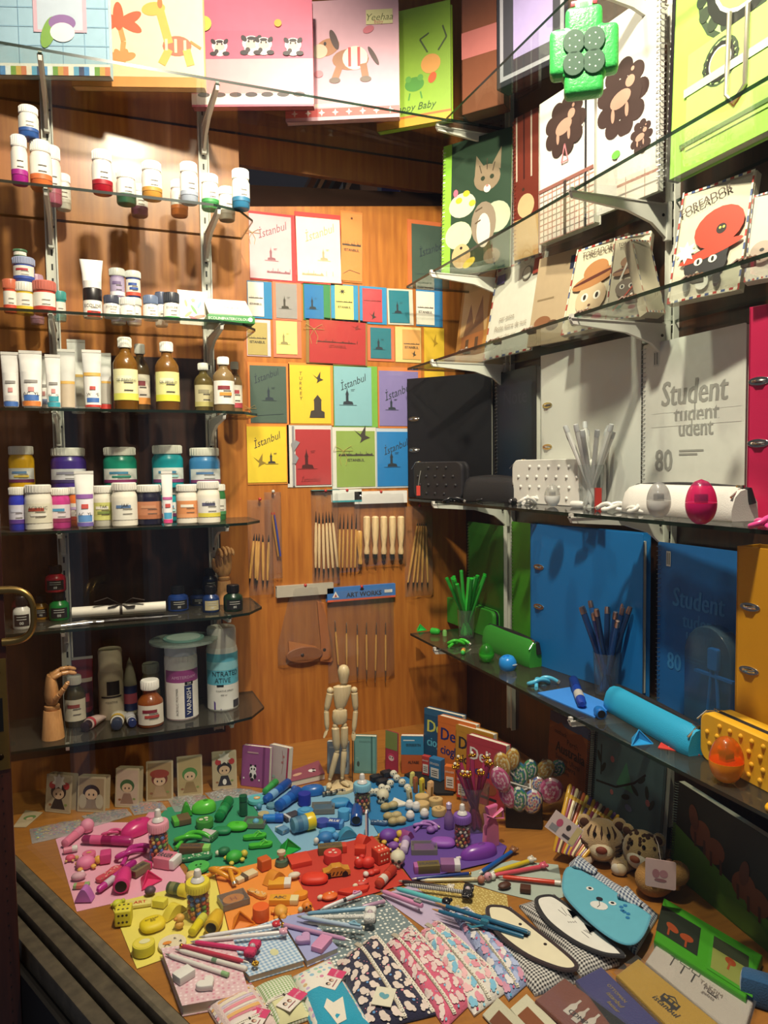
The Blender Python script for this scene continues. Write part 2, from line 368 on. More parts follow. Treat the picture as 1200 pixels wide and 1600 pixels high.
# door post on the left with old brass plates and a pull handle
pc = onZ(22,1300,ZD); pc = pc.normalized()*1.40; dr = math.atan2(pc.y,pc.x)
pr = Vector((pc.x,pc.y,0)).normalized(); side = Vector((-pr.y,pr.x,0))
zt = zat((pc.x,pc.y,0),45); post_c = Vector((pc.x,pc.y,0))+side*.05+pr*.02
PB = 2.1
post = thing('door_post','dark reddish wooden door post with brass plates at the left edge','door post',(post_c.x,post_c.y,-PB),math.atan2(pr.y,pr.x))
b = MB(POST); b.box((0,0,(zt+PB)/2),(.04,.1,zt+PB),bev=.002)
for i in range(70):b.box((-.0205,-.037,PB-.95+i*.02),(.0012,.0015,.0025),M('#120805'))
b.build('post',post)
def zpost(y):return zat((pc.x,pc.y,0),y)+PB
for ya,yb_ in((48,192),(1028,1200)):
    b = MB(M('#8f7440',.45,.9,.4,25.)); za,zb = zpost(yb_),zpost(ya)
    b.box((-.0215,-.036,(za+zb)/2),(.003,.026,zb-za),bev=.001)
    for t in(.12,.88):b.ball((-.0235,-.036,za+(zb-za)*t),(.002,.005,.005),M('#2b1d0c',.4,.8))
    b.box((-.0235,-.036,(za+zb)/2),(.0012,.012,(zb-za)*.3),M('#0c0805'))
    b.build('lock_plate',post,label='tarnished brass plate')
za,zb = zpost(1003),zpost(922)
b = MB(M('#a98a52',.35,1.)); hm = (za+zb)/2; hh_ = (zb-za)/2; b.tube([(-.02-.012*math.sin(PI*i/24),-.045-.045*math.sin(PI*i/24)**.6,hm+hh_*math.copysign(abs(math.cos(PI*i/24))**.7,math.cos(PI*i/24)))for i in range(25)],[.0065-.0018*math.sin(PI*i/24)for i in range(25)],seg=12)
b.build('handle',post,label='curved brass pull handle')

# ------------------------------------------------------------------ rails, brackets, glass shelves
WMET = M('#d8d5cc',.45,.0,.05)
def rail(name,loc,rz,z0,z1,label):
    b = MB(WMET); h = z1-z0
    b.box((-.011,0,h/2),(.003,.012,h)); b.box((.011,0,h/2),(.003,.012,h)); b.box((0,.0035,h/2),(.024,.004,h))
    n = int(h/.032)
    for i in range(n):b.box((0,.0013,.016+i*.032),(.004,.0006,.014),M('#1a1612'))
    o = b.build(name,loc=(loc[0],loc[1],z0),rot=(0,0,rz),smooth=False); tag(o,label,'shelf rail'); return o
XRL = (-.063,.283); YRR = (1.69,1.116,.56)
for x,w,l in((XRL[0],-.64,'left'),(XRL[1],-.66,'right')):
    rail('shelf_rail',(x,YW-.006),0,w,1.0,'white slotted metal rail holding the paint jar shelves, %s one'%l)
for y,w in zip(YRR[:2],('near the back corner','in the middle of the right wall')):
    rail('shelf_rail',(XR-.006,y),-PI/2,ZD+.05,1.1,'white slotted metal rail on the right wall, %s'%w)
def bracket(loc,rz,L,label):
    T = Rt(90,'X'); T = Rt(-90,'Z')@Rt(90,'X')  # profile (u = out from the wall, v = up) -> local -Y / Z
    pr_ = [(0,-.062),(.012,-.06)]+[(L*.2,-.036),(L*.45,-.020),(L*.8,-.014),(L-.004,-.011),(L,-.004),(L,.006),(L-.006,.006),(L-.006,0),(0,0)]
    th = thing('shelf_bracket',label,'bracket',loc,rz)
    b = MB(WMET); b.prism(pr_,-.0035,.0035,T=T); b.box((0,-L/2,-.001),(.011,L,.002)); b.build('arm',th)
    b = MB(WMET).box((0,-.006,-.03),(.012,.012,.07),bev=.002); b.ball((.0075,-.022,-.022),(.002,.003,.003),M('#3a362f',.4,.8)); b.build('hook_plate',th)
def gshelf(name,poly,z,label):
    o = MB(DUSTY if z<0 and poly[0][0]<0 or z<-.3 else GLASS).prism([(x,y)for x,y in poly],-.006,0,side=GEDGE).build(name,loc=(0,0,z),smooth=False); tag(o,label,'shelf'); return o
LN = ['holding white capped jars, second from top','holding ink tubes and a flat white box','holding oil bottles and upright tubes','crowded with two tiers of paint jars','holding ink bottles and a paper scroll','holding the varnish and spray cans, lowest']
LP = [(-.30,1.68),(.27,1.68),(.33,1.70),(.372,1.76),(.372,YW),(-.30,YW)]
for z,l in zip(ZL,LN):
    gshelf('glass_shelf',LP,z,'left glass shelf '+l)
    for x,sd in zip(XRL,('left','right')):
        bracket((x,YW-.012,z-.0065),0,.20,'%s white bracket under the left glass shelf %s'%(sd,l))
gshelf('glass_shelf',[(-.35,1.66),(XR-.01,1.66),(XR-.01,YW),(-.35,YW)],ZA,'topmost glass shelf across the back under the nursery albums')
for x,sd in zip(XRL,('left','right')):bracket((x,YW-.012,ZA-.0065),0,.22,'white bracket on the %s rail under the topmost glass shelf'%sd)
RN = ['holding the brown and green albums, topmost','holding the kitten notebook and teddy notebooks','holding airmail envelopes','holding white pencil cases and the white binder','holding the blue and yellow binders']
for z,xe,l,k in zip((ZA,ZB_,ZC,ZDD,ZE),(.82,.80,.80,.80,.80),RN,range(5)):
    gshelf('glass_shelf',[(xe,.25),(XR-.01,.25),(XR-.01,1.657 if k==0 else 1.86),(xe,1.657 if k==0 else 1.86)],z,'right wall glass shelf '+l)
    for y,sd in zip(YRR,('back','middle','near')):
        bracket((XR-.012,y,z-.0065),-PI/2,XR-.012-xe+.01,'%s white bracket under the right shelf %s'%(sd,l))
# ------------------------------------------------------------------ left shelves: jars, tubes, bottles
WCAP = plastic('#e9e6de'); PAPER = M('#e6e0d0',.7)
def seg_label(r,z0,z1,mat,a0=-150,a1=-30,n=10,top=None):
    """curved paper label wrapped round the front of a jar; returns verts, faces"""
    vs = []; fs = []
    for i in range(n+1):
        a = math.radians(a0+(a1-a0)*i/n); vs+=[(r*math.cos(a),r*math.sin(a),z0),(r*math.cos(a),r*math.sin(a),z1)]
    for i in range(n):fs.append((2*i,2*i+2,2*i+3,2*i+1))
    return vs,fs
def wrap(b,r,z0,z1,cols,a0=-160,a1=-20):
    vs,fs = seg_label(r,z0,z1,None,a0,a1); b.add(vs,fs,cols[0])
    h = z1-z0
    for k,c in enumerate(cols[1:]):  # printed bands and blocks
        q = [(.0,.22,a0,a1),(.62,.78,a0+30,a0+95),(.36,.5,a0+40,a1-35),(.86,.93,a0+20,a1-30)][k%4]
        vs,fs = seg_label(r+.0003*(k+1),z0+h*q[0],z0+h*q[1],None,q[2],q[3]); b.add(vs,fs,c)
    for t in(.3,.55):
        vs,fs = seg_label(r+.0012,z0+h*t,z0+h*(t+.035),None,a0+60,a1-40); b.add(vs,fs,M('#55504a'))
def textwrap(b,s,r,z,h,mat,a=-90,vert=False,bold=True,sx=1.):
    vs,fs,(x0,x1,y0,y1) = text_mesh(s,bold); k = h/.72; w = (x1-x0)*k*sx; out = []
    for u,v in vs:
        U = (u-x0)*k*sx-w/2; V = v*k-h/2
        if vert:U,V = -V,U
        t = math.radians(a)+U/r; out.append((r*math.cos(t),r*math.sin(t),z+V))
    b.add(out,fs,mat)
def jar(loc,r,h,body,label,cols,cap='#e9e6de',lh=(.28,.8),caph=.2,shoulder=True,cat='paint jar',group=None,name='paint_jar',rz=0.,clear=0.,writing=None):
    """wide plastic jar: body of coloured paint, ridged screw cap, wrapped label"""
    th = thing(name,label,cat,loc,rz,group); bh = h*(1-caph); rn = r*.86 if shoulder else r*.97
    b = MB(plastic(body)); b.lathe([(r*.9,0),(r,.003),(r,bh*.80),(r*.97,bh*.88),(rn,bh*.97),(rn,bh)],22)
    if clear:b.lathe([(r*1.001,bh*.35),(r*1.001,bh*.8),(r*.975,bh*.885),(rn*1.005,bh*.99)],22,plastic('#e9e4d8'),caps=False)
    b.build('jar_body',th)
    b = MB(M(cap,.4)); b.lathe([(rn*1.06,bh),(rn*1.08,bh+.001),(rn*1.08,h-.0015),(rn*1.02,h),(0,h)],26)
    for i in range(26):a = 2*PI*i/26; b.box((rn*1.08*math.cos(a),rn*1.08*math.sin(a),(bh+h)/2),(.0012,.0012,(h-bh)*.8))
    b.build('lid',th)
    b = MB(PAPER); wrap(b,r+.0005,bh*lh[0],bh*lh[1],cols)
    if writing:textwrap(b,writing,r+.0022,bh*(lh[0]+(lh[1]-lh[0])*.78),r*.26,M('#3a3a3a'))
    b.build('paper_label',th); return th
def tube_up(loc,w,h,cap,label,bands,body='#e4e2dc',rz=0.,caph=.12,capcol=None,lean=0.,cat='paint tube',group=None,writing=None):
    """squeeze tube standing on its cap, crimped end up"""
    th = thing('paint_tube',label,cat,loc,rz,group); r = w/2; hc = h*caph
    b = MB(M(body,.35)); n = 18; rows = [(r*.8,hc),(r*.92,hc+.004)]; vs = []; fs = []; K = 9
    prof = [(.80,.80,hc),(.88,.88,hc+.006)]+[(.88+.12*t,.88*(1-t)**.8+.03,hc+.006+(h-hc-.012)*t)for t in[i/6 for i in range(1,7)]]+[(1.0,.03,h)]
    for a,c,z in prof:
        for i in range(n):q = 2*PI*i/n; vs.append((r*a*math.cos(q),r*c*math.sin(q),z))
    for k in range(len(prof)-1):
        for i in range(n):j = (i+1)%n; fs.append((k*n+i,k*n+j,(k+1)*n+j,(k+1)*n+i))
    fs+=[tuple(range(n))[::-1],tuple((len(prof)-1)*n+i for i in range(n))]; b.add(vs,fs)
    b.box((0,0,h-.003),(w*1.0,.0025,.006),M('#cfccc4',.4)); b.build('tube_body',th)
    b = MB(M(capcol or '#e9e6de',.4)); b.lathe([(r*.7,0),(r*.74,.002),(r*.74,hc-.001),(r*.7,hc)],20); b.build('cap',th)
    b = MB(PAPER); H = h-hc
    for k,(t0,t1,c,f)in enumerate(bands):  # printed bands follow the flattened front
        vs = []; fs = []; m = 8
        for t in(t0,t1):
            yr = r*(.88*(1-t)**.8+.03); xr = r*(.88+.12*t)
            for i in range(m+1):q = math.radians(-90+(i/m-.5)*150*f); vs.append((xr*1.01*math.cos(q),(yr+.0008+.0003*k)*math.sin(q),hc+H*t))
        fs = [(i,i+1,m+2+i,m+1+i)for i in range(m)]; b.add(vs,fs,c)
    if writing:b.text(writing,0,h*.26,w*.17,M('#333333'),r*.75,T=RX90,maxw=w*.8)
    b.build('printed_label',th); return th
def bottle(loc,r,h,liquid,cols,label,cap='#e6e3da',body=None,fill=.8,cat='oil bottle',group=None,rz=0,name='oil_bottle',lz=(.14,.56),neck=.42,capt=.14,shoulder=.66,writing=None):
    th = thing(name,label,cat,loc,rz,group); rn = r*neck
    b = MB(body or tintclear(liquid,.35)); hs = h*shoulder
    b.lathe([(r*.88,0),(r,.004),(r,hs*.92),(r*.96,hs),(r*.75,hs+h*.07),(rn*1.1,hs+h*.125),(rn,hs+h*.15),(rn,h*(1-capt))],24); b.build('bottle_body',th)
    b = MB(glassy('oil_'+liquid,liquid,.55,.1,1.4,.5,liquid)); b.lathe([(r*.85,.003),(r*.96,.006),(r*.96,hs*fill),(r*.95,hs*fill+.0005)],24); b.build('liquid',th)
    b = MB(M(cap,.4)); b.lathe([(rn*1.25,h*(1-capt)),(rn*1.28,h*(1-capt)+.001),(rn*1.28,h-.002),(rn*1.2,h),(0,h)],22)
    for i in range(22):a = 2*PI*i/22; b.box((rn*1.28*math.cos(a),rn*1.28*math.sin(a),h*(1-capt/2)),(.001,.001,h*capt*.8))
    b.build('lid',th)
    b = MB(PAPER); wrap(b,r+.0006,h*lz[0],h*lz[1],cols)
    if writing:textwrap(b,writing,r+.003,h*(lz[0]*.35+lz[1]*.65),r*.2,M('#3a3a3a'))
    b.build('paper_label',th); return th
def rowp(c,u,Y,z):p = P(c,u,0); q = colY(p[0],Y,z); return q
def px_size(q,w,h,c='a'):k = mpp(q)*CR[c][2]; return w*k,h*k

# shelf 2 (round jars seen from below)
def L1jar(u,vb,w,top,col,lab,cap='#ece9e2',cols=None,z=None,Y=None):
    z = ZL[0]if z is None else z
    p = onZ(*P('a',u,vb),z)if Y is None else rowp('a',u,Y,z)
    p.y = min(max(p.y,1.70),1.875); q = rowp('a',u,p.y,z); r = w*mpp(q)/3/2
    h = zat(q,P('a',0,top)[1]); return jar(q,r,h,col,lab,cols or['#eeeae0',col],cap,(.22,.86),.24,True,'paint jar',clear=1)
J = [(482,873,92,712,'#a01828','white capped jar with crimson base, left on the second shelf'),
     (594,960,88,806,'#2f6a52','white capped jar with dark green base below the gap'),
     (655,1015,76,870,'#5a2846','small white capped jar with plum base half hidden behind'),
     (714,925,92,765,'#c08a3a','white capped jar with gold and red label print'),
     (842,1015,78,850,'#c06a2c','white capped jar with orange base set back'),
     (888,945,82,768,'#9aa2b0','white capped jar with grey blue base'),
     (986,985,80,824,'#3c8c4a','white capped jar with light green base by the right rail'),
     (1064,1035,76,882,'#8a8478','white capped jar with grey base behind the right bracket'),
     (1130,945,82,800,'#2c6a8c','white capped jar with blue base at the right end'),
     (300,985,66,820,'#c8c4b8','white capped jar with pale base beside the left rail'),
     (95,818,72,640,'#a8208c','jar with magenta base at the far left, under the stack'),
     (196,890,96,684,'#d8733c','jar with orange base in the left pile'),
     (235,995,80,664,'#b85a78','jar with rose base behind the orange one in the left pile')]
J[-1] = (250,960,78,690,'#b85a78','jar with rose base behind the orange one in the left pile')
JJ = {}
for j in J:JJ[j[5]] = L1jar(*j)
a = JJ[J[11][5]]; hj = zat(a.location,P('a',0,684)[1])
pj = (Vector(a.location)+Vector(JJ[J[10][5]].location))/2
# the blue jar stands on the orange and magenta ones
hb = max(zat(JJ[J[10][5]].location,P('a',0,640)[1]),hj)+.0005
for k_ in(10,11):
    o = JJ[J[k_][5]]; s_ = (hb-.0005)/(zat(o.location,P('a',0,J[k_][3])[1])); o.scale.z = s_
q = Vector((pj.x,pj.y,ZL[0]+hb)); r = 88*mpp(q)/6
jar(q,r,zat(q,P('a',0,505)[1]),'#2e5aa0','white capped jar with blue base on top of the left pile',['#eceadf','#2e5aa0'],'#ece9e2',(.22,.86),.24,clear=1)

# shelf 3 (tubs, ink bottles, box)
z = ZL[1]
def tub(u,Y,w,v0,v1,cap,body,lab,zz=None,cols=None):
    q = rowp('a',u,Y,z if zz is None else zz); r = w*mpp(q)/6; h = zat(q,P('a',0,v1)[1])
    jar(q,r,h,body,lab,cols or['#e8e2d4',body],cap,(.15,.9),.3,False,'paint tub',name='paint_tub'); return q,h
q1,h1 = tub(118,1.74,88,0,1328,'#dcd8cc','#d8b42c','squat tub with yellow label on the third shelf, lower left')
tub(212,1.735,98,0,1322,'#c06a5c','#b83a30','squat tub with reddish lid and red label beside the yellow one')
tub(283,1.80,54,0,1368,'#3a9088','#2c8c86','small teal lidded tub beside the left rail')
tub(52,1.735,60,0,1312,'#c86a4c','#c84a34','orange red lidded tub at the far left edge of third shelf')
qq,hh = tub(114,1.74,92,0,1212,'#9aa4c0','#3a5ab0','tub with pale blue lid stacked on the yellow tub',z+h1+.0005,['#e0dccf','#3656a8','#b03040'])
tub(95,1.74,56,0,1172,'#3c6c4c','#2e5a40','flat dark green tub on top of the left stack',z+h1+hh+.001)
tub(176,1.85,60,0,1290,'#c09ab0','#b88aa4','pinkish tub behind the left stack',z)
def at3(u,Y):return rowp('a',u,Y,z)
q = at3(437,1.74); th = thing('ink_tube','upside down white tube with black cap and red printed label','ink tube',q,0)
w = 92*mpp(q)/3; H = zat(q,P('a',0,1218)[1]); r = w/2
b = MB(M('#e8e5de',.4)); b.lathe([(r*.84,H*.40),(r*.86,H*.5),(r*.88,H*.62)],20); vs = []; n = 18
T = Tr(0,0,0); prof = [(r*.86,r*.86,H*.44),(r*.95,r*.5,H*.75),(r*1.12,r*.05,H)]
vs = [(a*math.cos(2*PI*i/n),c*math.sin(2*PI*i/n),zz)for a,c,zz in prof for i in range(n)]
b.add(vs,[(k*n+i,k*n+(i+1)%n,(k+1)*n+(i+1)%n,(k+1)*n+i)for k in range(2)for i in range(n)]+[tuple(2*n+i for i in range(n))]); b.build('tube_body',th)
b = MB(M('#1c1a1c',.35)); b.lathe([(r*.9,H*.28),(r*.92,H*.30),(r*.92,H*.48),(r*.85,H*.5)],22); b.build('cap',th)
b = MB(M('#e9e4da',.6)); b.lathe([(r*.93,0),(r*.93,H*.28)],22); wrap(b,r*.935,0,H*.27,['#e9e4da']); vs,fs = seg_label(r*.95,0,H*.10,None,-125,-40); b.add(vs,fs,'#c02a26'); textwrap(b,'ECOLINE',r*.96,H*.19,H*.055,M('#4a4a46')); b.build('paper_label',th)
def inkb(u,Y,w,v0,vcap,cap,body,lab,wr=None,zz=None,cols=None,grp=None):
    q = rowp('a',u,Y,z if zz is None else zz); r = w*mpp(q)/6; h = zat(q,P('a',0,vcap)[1])
    return jar(q,r,h,body,lab,cols or['#e6e1d6','#e6e1d6'],cap,(.05,.92),.36,True,'ink bottle',name='ink_bottle',writing=wr,group=grp),q,h
_,q2,h2 = inkb(524,1.73,72,0,1388,'#34384a','#cfd2da','small ink bottle with dark cap behind the red labelled tube','ECOLINE')
_,q3,h3 = inkb(600,1.735,70,0,1398,'#c8c6c0','#d8d6d0','pale ink bottle in the middle of the third shelf',None)
q4 = at3(552,1.79);
for u,top,cap,body,cols,l in((556,1262,'#b8bcb4','#8a7c9c',['#a094b0','#dcd8dc','#6a5a80'],'grey capped glitter pot with lilac label, stacked'),(630,1274,'#c0c4bc','#2a3c78',['#d8d2c4','#c04a34','#2a4a90','#2a4a90'],'grey capped pot with blue and red label, stacked')):
    qa = rowp('a',u,1.80,z); r = 66*mpp(qa)/6; hl = zat(qa,P('a',0,1400)[1])
    jar(qa,r,hl,'#cfc8bc','lower pot under the '+l.replace(', stacked',''),['#e0dcd2','#8a8a98'],'#b8bcb4',(.1,.9),.28,False,'glitter pot',name='glitter_pot')
    qb = qa+Vector((0,0,hl+.0005)); jar(qb,r,zat(qb,P('a',0,top)[1]),body,l,cols,cap,(.08,.9),.26,False,'glitter pot',name='glitter_pot')
inkb(708,1.73,70,0,1388,'#5a6a86','#dcd8ce','ink bottle with steel blue cap','ECO')
inkb(758,1.80,56,0,1372,'#3a4660','#d8d4cc','ink bottle with navy cap set back',None)
inkb(806,1.735,76,0,1375,'#22262e','#dedad0','ink bottle with black cap and green band','ECOLINE',cols=['#e6e1d6','#2f8a3e'])
# folded picture card and the flat white box with its green edge
q = at3(915,1.76); k = mpp(q)/3; w = 140*k; h = zat(q,P('a',0,1352)[1])
th = thing('picture_card','leaning card printed with leaves and coloured flowers','card',q+Vector((0,0,.001)),0,rot=(math.radians(-14),0,.1))
FL = [('e',.3,.3,.16,.05,'#7a9a5a',40),('e',.5,.45,.18,.05,'#5a8a4a',120),('e',.66,.25,.2,.06,'#c06a50',15),('e',.45,.2,.15,.05,'#b84a4a',160),('e',.7,.6,.14,.045,'#6a8aa0',60),('e',.25,.62,.12,.04,'#8aa85a',100),('s',.5,.72,.09,5,.5,'#d88a6a')]
b = MB(M('#dcd8c8',.6),RX90); b.box((0,h/2,0),(w,h,.0015)); b.deco(w,h,FL,.0009,-w/2,0); b.build('card',th)
qa = onZ(*P('a',963,1490),z); qa.y = 1.70; qa = rowp('a',975,1.70,z); qb = rowp('a',1196,1.70,z); w = (qb-qa).x;
th = thing('flat_box','white flat paint box with green front edge, lid sloping back','paint box',(qa+qb)/2+Vector((.0,.0,0)),0)
b = MB(M('#2f7a3c',.5)); b.box((0,.05,.008),(w,.1,.016),bev=.001)
b.text('WATERCOLOUR',w*.1,.008,.006,M('#dfe8da'),.0006,T=RX90); b.text('ECOLINE',-w*.33,.008,.006,M('#dfe8da'),.0006,T=RX90); b.ball((w*.4,-.0004,.008),(.005,.0005,.005),'#dfe8da'); b.build('tray',th)
b = MB(M('#e4e0d4',.55)); T = Tr(0,.012,.017)@Rt(32,'X'); b.box((0,.045,.002),(w*.93,.09,.004),bev=.0008,T=T)
b.text('Talens',w*.05,.04,.010,M('#9a968c'),.0045,shear=.2,T=T); b.build('lid',th,label='sloping white lid')

# shelf 4: tubes and oil bottles (eye level)
z = ZL[2]
def tb(u,Y,w,vt,bands,lab,cap=None,body='#e0ded8',wr=None,rz=0):
    q = rowp('b',u,Y,z); k = mpp(q)/3; return tube_up(q,w*k,zat(q,P('b',0,vt)[1]),None,lab,bands,body,math.radians(rz),.05,cap,writing=wr)
Rd,Bl,Or,Te,Pu = '#b8352c','#3a6ab0','#cf7a3a','#2c93a4','#8a5a94'
def lb(c1,c2):return[(.0,.62,'#e6e4de',.9),(.0,.09,c1,.95),(.1,.2,c2,.6),(.26,.34,'#c98a86',.22),(.42,.47,'#8a8884',.5)]
tb(55,1.74,75,210,lb(Bl,'#d8d4d0'),'upright white tube at the left frame, shelf of tubes')
tb(152,1.73,98,204,lb(Or,Bl),'wide white tube with orange and blue foot',wr='ACRYL')
tb(208,1.83,60,228,lb('#d8d4cc','#7a88a8'),'narrow white tube half hidden between two others')
tb(255,1.735,66,222,lb(Te,Te),'white tube with teal foot',wr='ACRYL')
tb(320,1.75,76,197,[(.0,.08,Pu,.95),(.0,.45,'#b8a890',.9),(.40,.45,'#c8a050',.9)],'grey tube with purple foot and tan label',body='#c6c6c0')
tb(368,1.83,80,152,[(.05,.5,'#b8b2a4',.9),(.46,.5,'#c8a050',.9)],'tallest grey white tube standing behind')
tb(438,1.735,84,200,[(.0,.6,'#dcdad4',.8),(.08,.16,'#3a66a8',.6),(0,.04,Rd,.95),(.54,.6,'#c8a050',.9),(.3,.36,'#b04038',.25)],'grey tube with gold band and blue wave mark',body='#c8c8c4',wr='WAVE')
tb(497,1.79,60,215,[(.0,.09,Rd,.95),(.1,.5,'#a8a498',.9),(.46,.5,'#c8a050',.9)],'grey white tube with red foot beside the oil bottle',body='#cfcfca')
def ob(u,Y,w,vt,liq,cols,lab,wr=None,fill=.8):
    q = rowp('b',u,Y,z); k = mpp(q)/3; return bottle(q,w*k/2,zat(q,P('b',0,vt)[1]),liq,cols,lab,fill=fill,writing=wr)
ob(594,1.74,112,143,'#a8742c',['#dcd8a8','#cfd05c','#d8d8b8'],'tall amber oil bottle with yellow green label, left of the pair','OIL PAINTING')
ob(664,1.84,84,174,'#8a6a3a',['#d8cdbc','#d08a3c','#7a3038'],'oil bottle with dark red and orange label standing behind')
ob(788,1.735,110,165,'#a8742c',['#d4d28c','#c8c83c','#dcd8b0'],'amber oil bottle with bright yellow label on its own','OIL MEDIUM')
ob(957,1.80,86,263,'#8c7a40',['#b8b088','#a8a060','#8a8468'],'short olive oil bottle behind the right rail')
ob(1051,1.735,98,235,'#b89a68',['#dad6cc','#dad6cc','#7c2c34','#d08a3c'],'short clear bottle with barcode label, right end',fill=.5)
ob(1104,1.84,66,257,'#b09060',['#d0c8b8','#a03c44','#a03c44'],'oil bottle with pink label peeping out at the right end')

# shelf 5: two tiers of paint jars
z = ZL[3]
def pj(u,Y,w,vt,body,cols,lab,zz=None,cap='#dedbd0',lh=(.2,.72),wr=None,rz=0,caph=.18):
    q = rowp('b',u,Y,z if zz is None else zz); k = mpp(q)/3; h = zat(q,P('b',0,vt)[1])
    return jar(q,w*k/2,h,body,lab,cols,cap,lh,caph,True,writing=wr,rz=rz),q,h
cream = '#ddd8c8'
pj(88,1.735,78,843,'#2c3ab0',['#cfccd8','#5a3a8c','#cfd0e0'],'royal blue paint jar at the left end of the lower tier')
pj(185,1.725,120,832,cream,['#d8d2bc','#d8d2bc','#b8503c','#e4e0d2'],'cream jar with red edged label, lower tier',wr='ACRYLIC')
pj(285,1.745,92,846,'#c03c84',['#dcd0d4','#8a2c54','#4a90b8'],'magenta paint jar in the lower tier')
pj(362,1.80,72,843,'#d8702c',['#dcd4c8','#b04a2c','#b09ac0'],'orange paint jar in the lower tier')
pj(487,1.76,98,836,'#d6d2c2',['#c0c070','#c8c878','#e2decf','#7a8a4a'],'cream jar with olive green label',wr='TAK')
pj(587,1.73,116,822,cream,['#dcd8ca','#dcd8ca','#5a78a0'],'cream jar with plain white label and blue rule',wr='JAK')
pj(702,1.745,116,832,'#1c1a2c',['#b87a58','#a86a48','#c08a68'],'black paint jar with copper label')
pj(880,1.74,102,830,'#d8d2c4',['#cf8a58','#d89868','#e2dccc'],'white jar with orange label')
pj(980,1.725,106,815,cream,['#e0dcd2','#d8c848','#5a5a78'],'cream jar with yellow footed label',wr='GLUE')
pj(1030,1.82,60,830,'#2f6a3a',['#d0ccc0','#3f7a4a'],'green paint jar half hidden at the right end')
pj(835,1.84,60,850,'#a82c3c',['#d0c0c0','#a82c3c'],'red paint jar hidden between two white ones')
q = rowp('b',402,1.705,z); k = mpp(q)/3
tube_up(q,84*k,zat(q,P('b',0,768)[1]),None,'tall white tube with purple band among the jars',[(0,.58,'#dcdae0',.85),(.08,.2,'#5a8ac0',.7),(0,.07,'#6a5aa0',.9),(.5,.58,'#8a5aa0',.9),(.32,.4,'#c04a44',.3)],caph=.05,writing='ACRYL')
q = rowp('b',788,1.705,z); k = mpp(q)/3
tube_up(q,50*k,zat(q,P('b',0,768)[1]),None,'slim white tube with pink foot among the jars',[(0,.5,'#e2dcdc',.85),(.08,.2,'#4a9ac0',.7),(0,.07,'#d0447c',.9),(.45,.5,'#b85a94',.9),(.3,.37,'#c04a44',.4)],caph=.05)
for u,w,vt,body,cols,l in((105,112,652,'#dca81c',['#d8d6d0','#6a2c5a','#5a86b0','#e2c050'],'golden yellow'),(325,156,660,'#3a2474',['#cfccd0','#3a2c5c','#9a96a8'],'deep violet'),
                            (566,150,657,'#187a64',['#d4d4ce','#7a2c5a','#4a8ab0','#2a7a6a'],'sea green'),(789,142,648,'#168a94',['#d4d6d2','#7a3a6a','#4a8ab0','#9acacc'],'turquoise'),(962,142,660,'#3a78ac',['#d2d4d4','#7a3a6a','#5a80b0'],'sky blue')):
    o,qq,hh = pj(u,1.842,w*.72,850,body,cols,'big %s paint jar in the lower back row, mostly hidden'%l)
    pj(u,1.842,w,vt,body,cols,'big %s paint jar with white lid on the upper tier'%l,z+hh+.0005,caph=.2,lh=(.18,.6))

# shelf 6: inks, scroll, brushes
z = ZL[4]
def ink(u,Y,w,vt,body,lab,zz=None,lcol='#16161a',grp=None,rz=0):
    q = rowp('c',u,Y,z if zz is None else zz); k = mpp(q)/3; r = w*k/2; h = zat(q,P('c',0,vt)[1])
    th = thing('ink_bottle',lab,'ink bottle',q,rz,grp)
    MB(glassy('ink_'+body,body,.75,.06,1.45,1.,body)).lathe([(r*.9,0),(r,.003),(r,h*.48),(r*.92,h*.58),(r*.55,h*.68),(r*.5,h*.72)],22).build('glass_body',th)
    b = MB(M('#101014',.35)); b.lathe([(r*.62,h*.70),(r*.64,h*.71),(r*.62,h*.985),(r*.58,h),(0,h)],22)
    for i in range(22):a = 2*PI*i/22; b.box((r*.63*math.cos(a),r*.63*math.sin(a),h*.84),(.0008,.0008,h*.24))
    b.build('lid',th)
    b = MB(M(lcol,.5)); vs,fs = seg_label(r+.0005,h*.1,h*.46,None,-140,-40); b.add(vs,fs)
    textwrap(b,'00',r+.001,h*.2,h*.09,M('#c8c8c0'));
    for t in(.3,.38):vs,fs = seg_label(r+.001,h*t,h*(t+.02),None,-120,-60); b.add(vs,fs,'#b0aea6')
    b.build('paper_label',th); return q,h
ink(106,1.735,80,394,'#cfccc0','ink bottle of white ink with black label behind the brass handle')
ink(195,1.83,64,392,'#b8842c','ink bottle of yellow ochre ink set back')
qg,hg = ink(280,1.80,88,372,'#167a34','ink bottle of green ink beside the scroll')
ink(262,1.80,92,250,'#a81c30','ink bottle of red ink stacked on the green one',z+hg+.0005)
ink(88,1.85,60,372,'#7a1420','dark red ink bottle standing far left at the back');
ink(836,1.80,96,345,'#1c3c80','blue ink bottle right of the scroll, front of its cluster')
ink(990,1.75,80,345,'#1c3466','blue ink bottle with cream label nearest the rail',lcol='#a89c78')
ink(1094,1.74,90,340,'#14301e','blackish green ink bottle at the right end of the ink shelf')
qh,hh2 = ink(930,1.855,80,362,'#16285a','dark blue ink bottle in the back of the ink cluster')
for u,Y,l in((884,1.865,'left'),(985,1.85,'right')):
    qh,hh2 = ink(u-(10 if u<900 else 0),Y-.0,70,372,'#122048','dark ink bottle at the back, lower one on the %s'%l)if u>900 else(rowp('c',836,1.86,z),0)
    if hh2:ink(u,Y,70,262,'#101c3c','dark ink bottle stacked at the back by the rail',z+hh2+.0005)
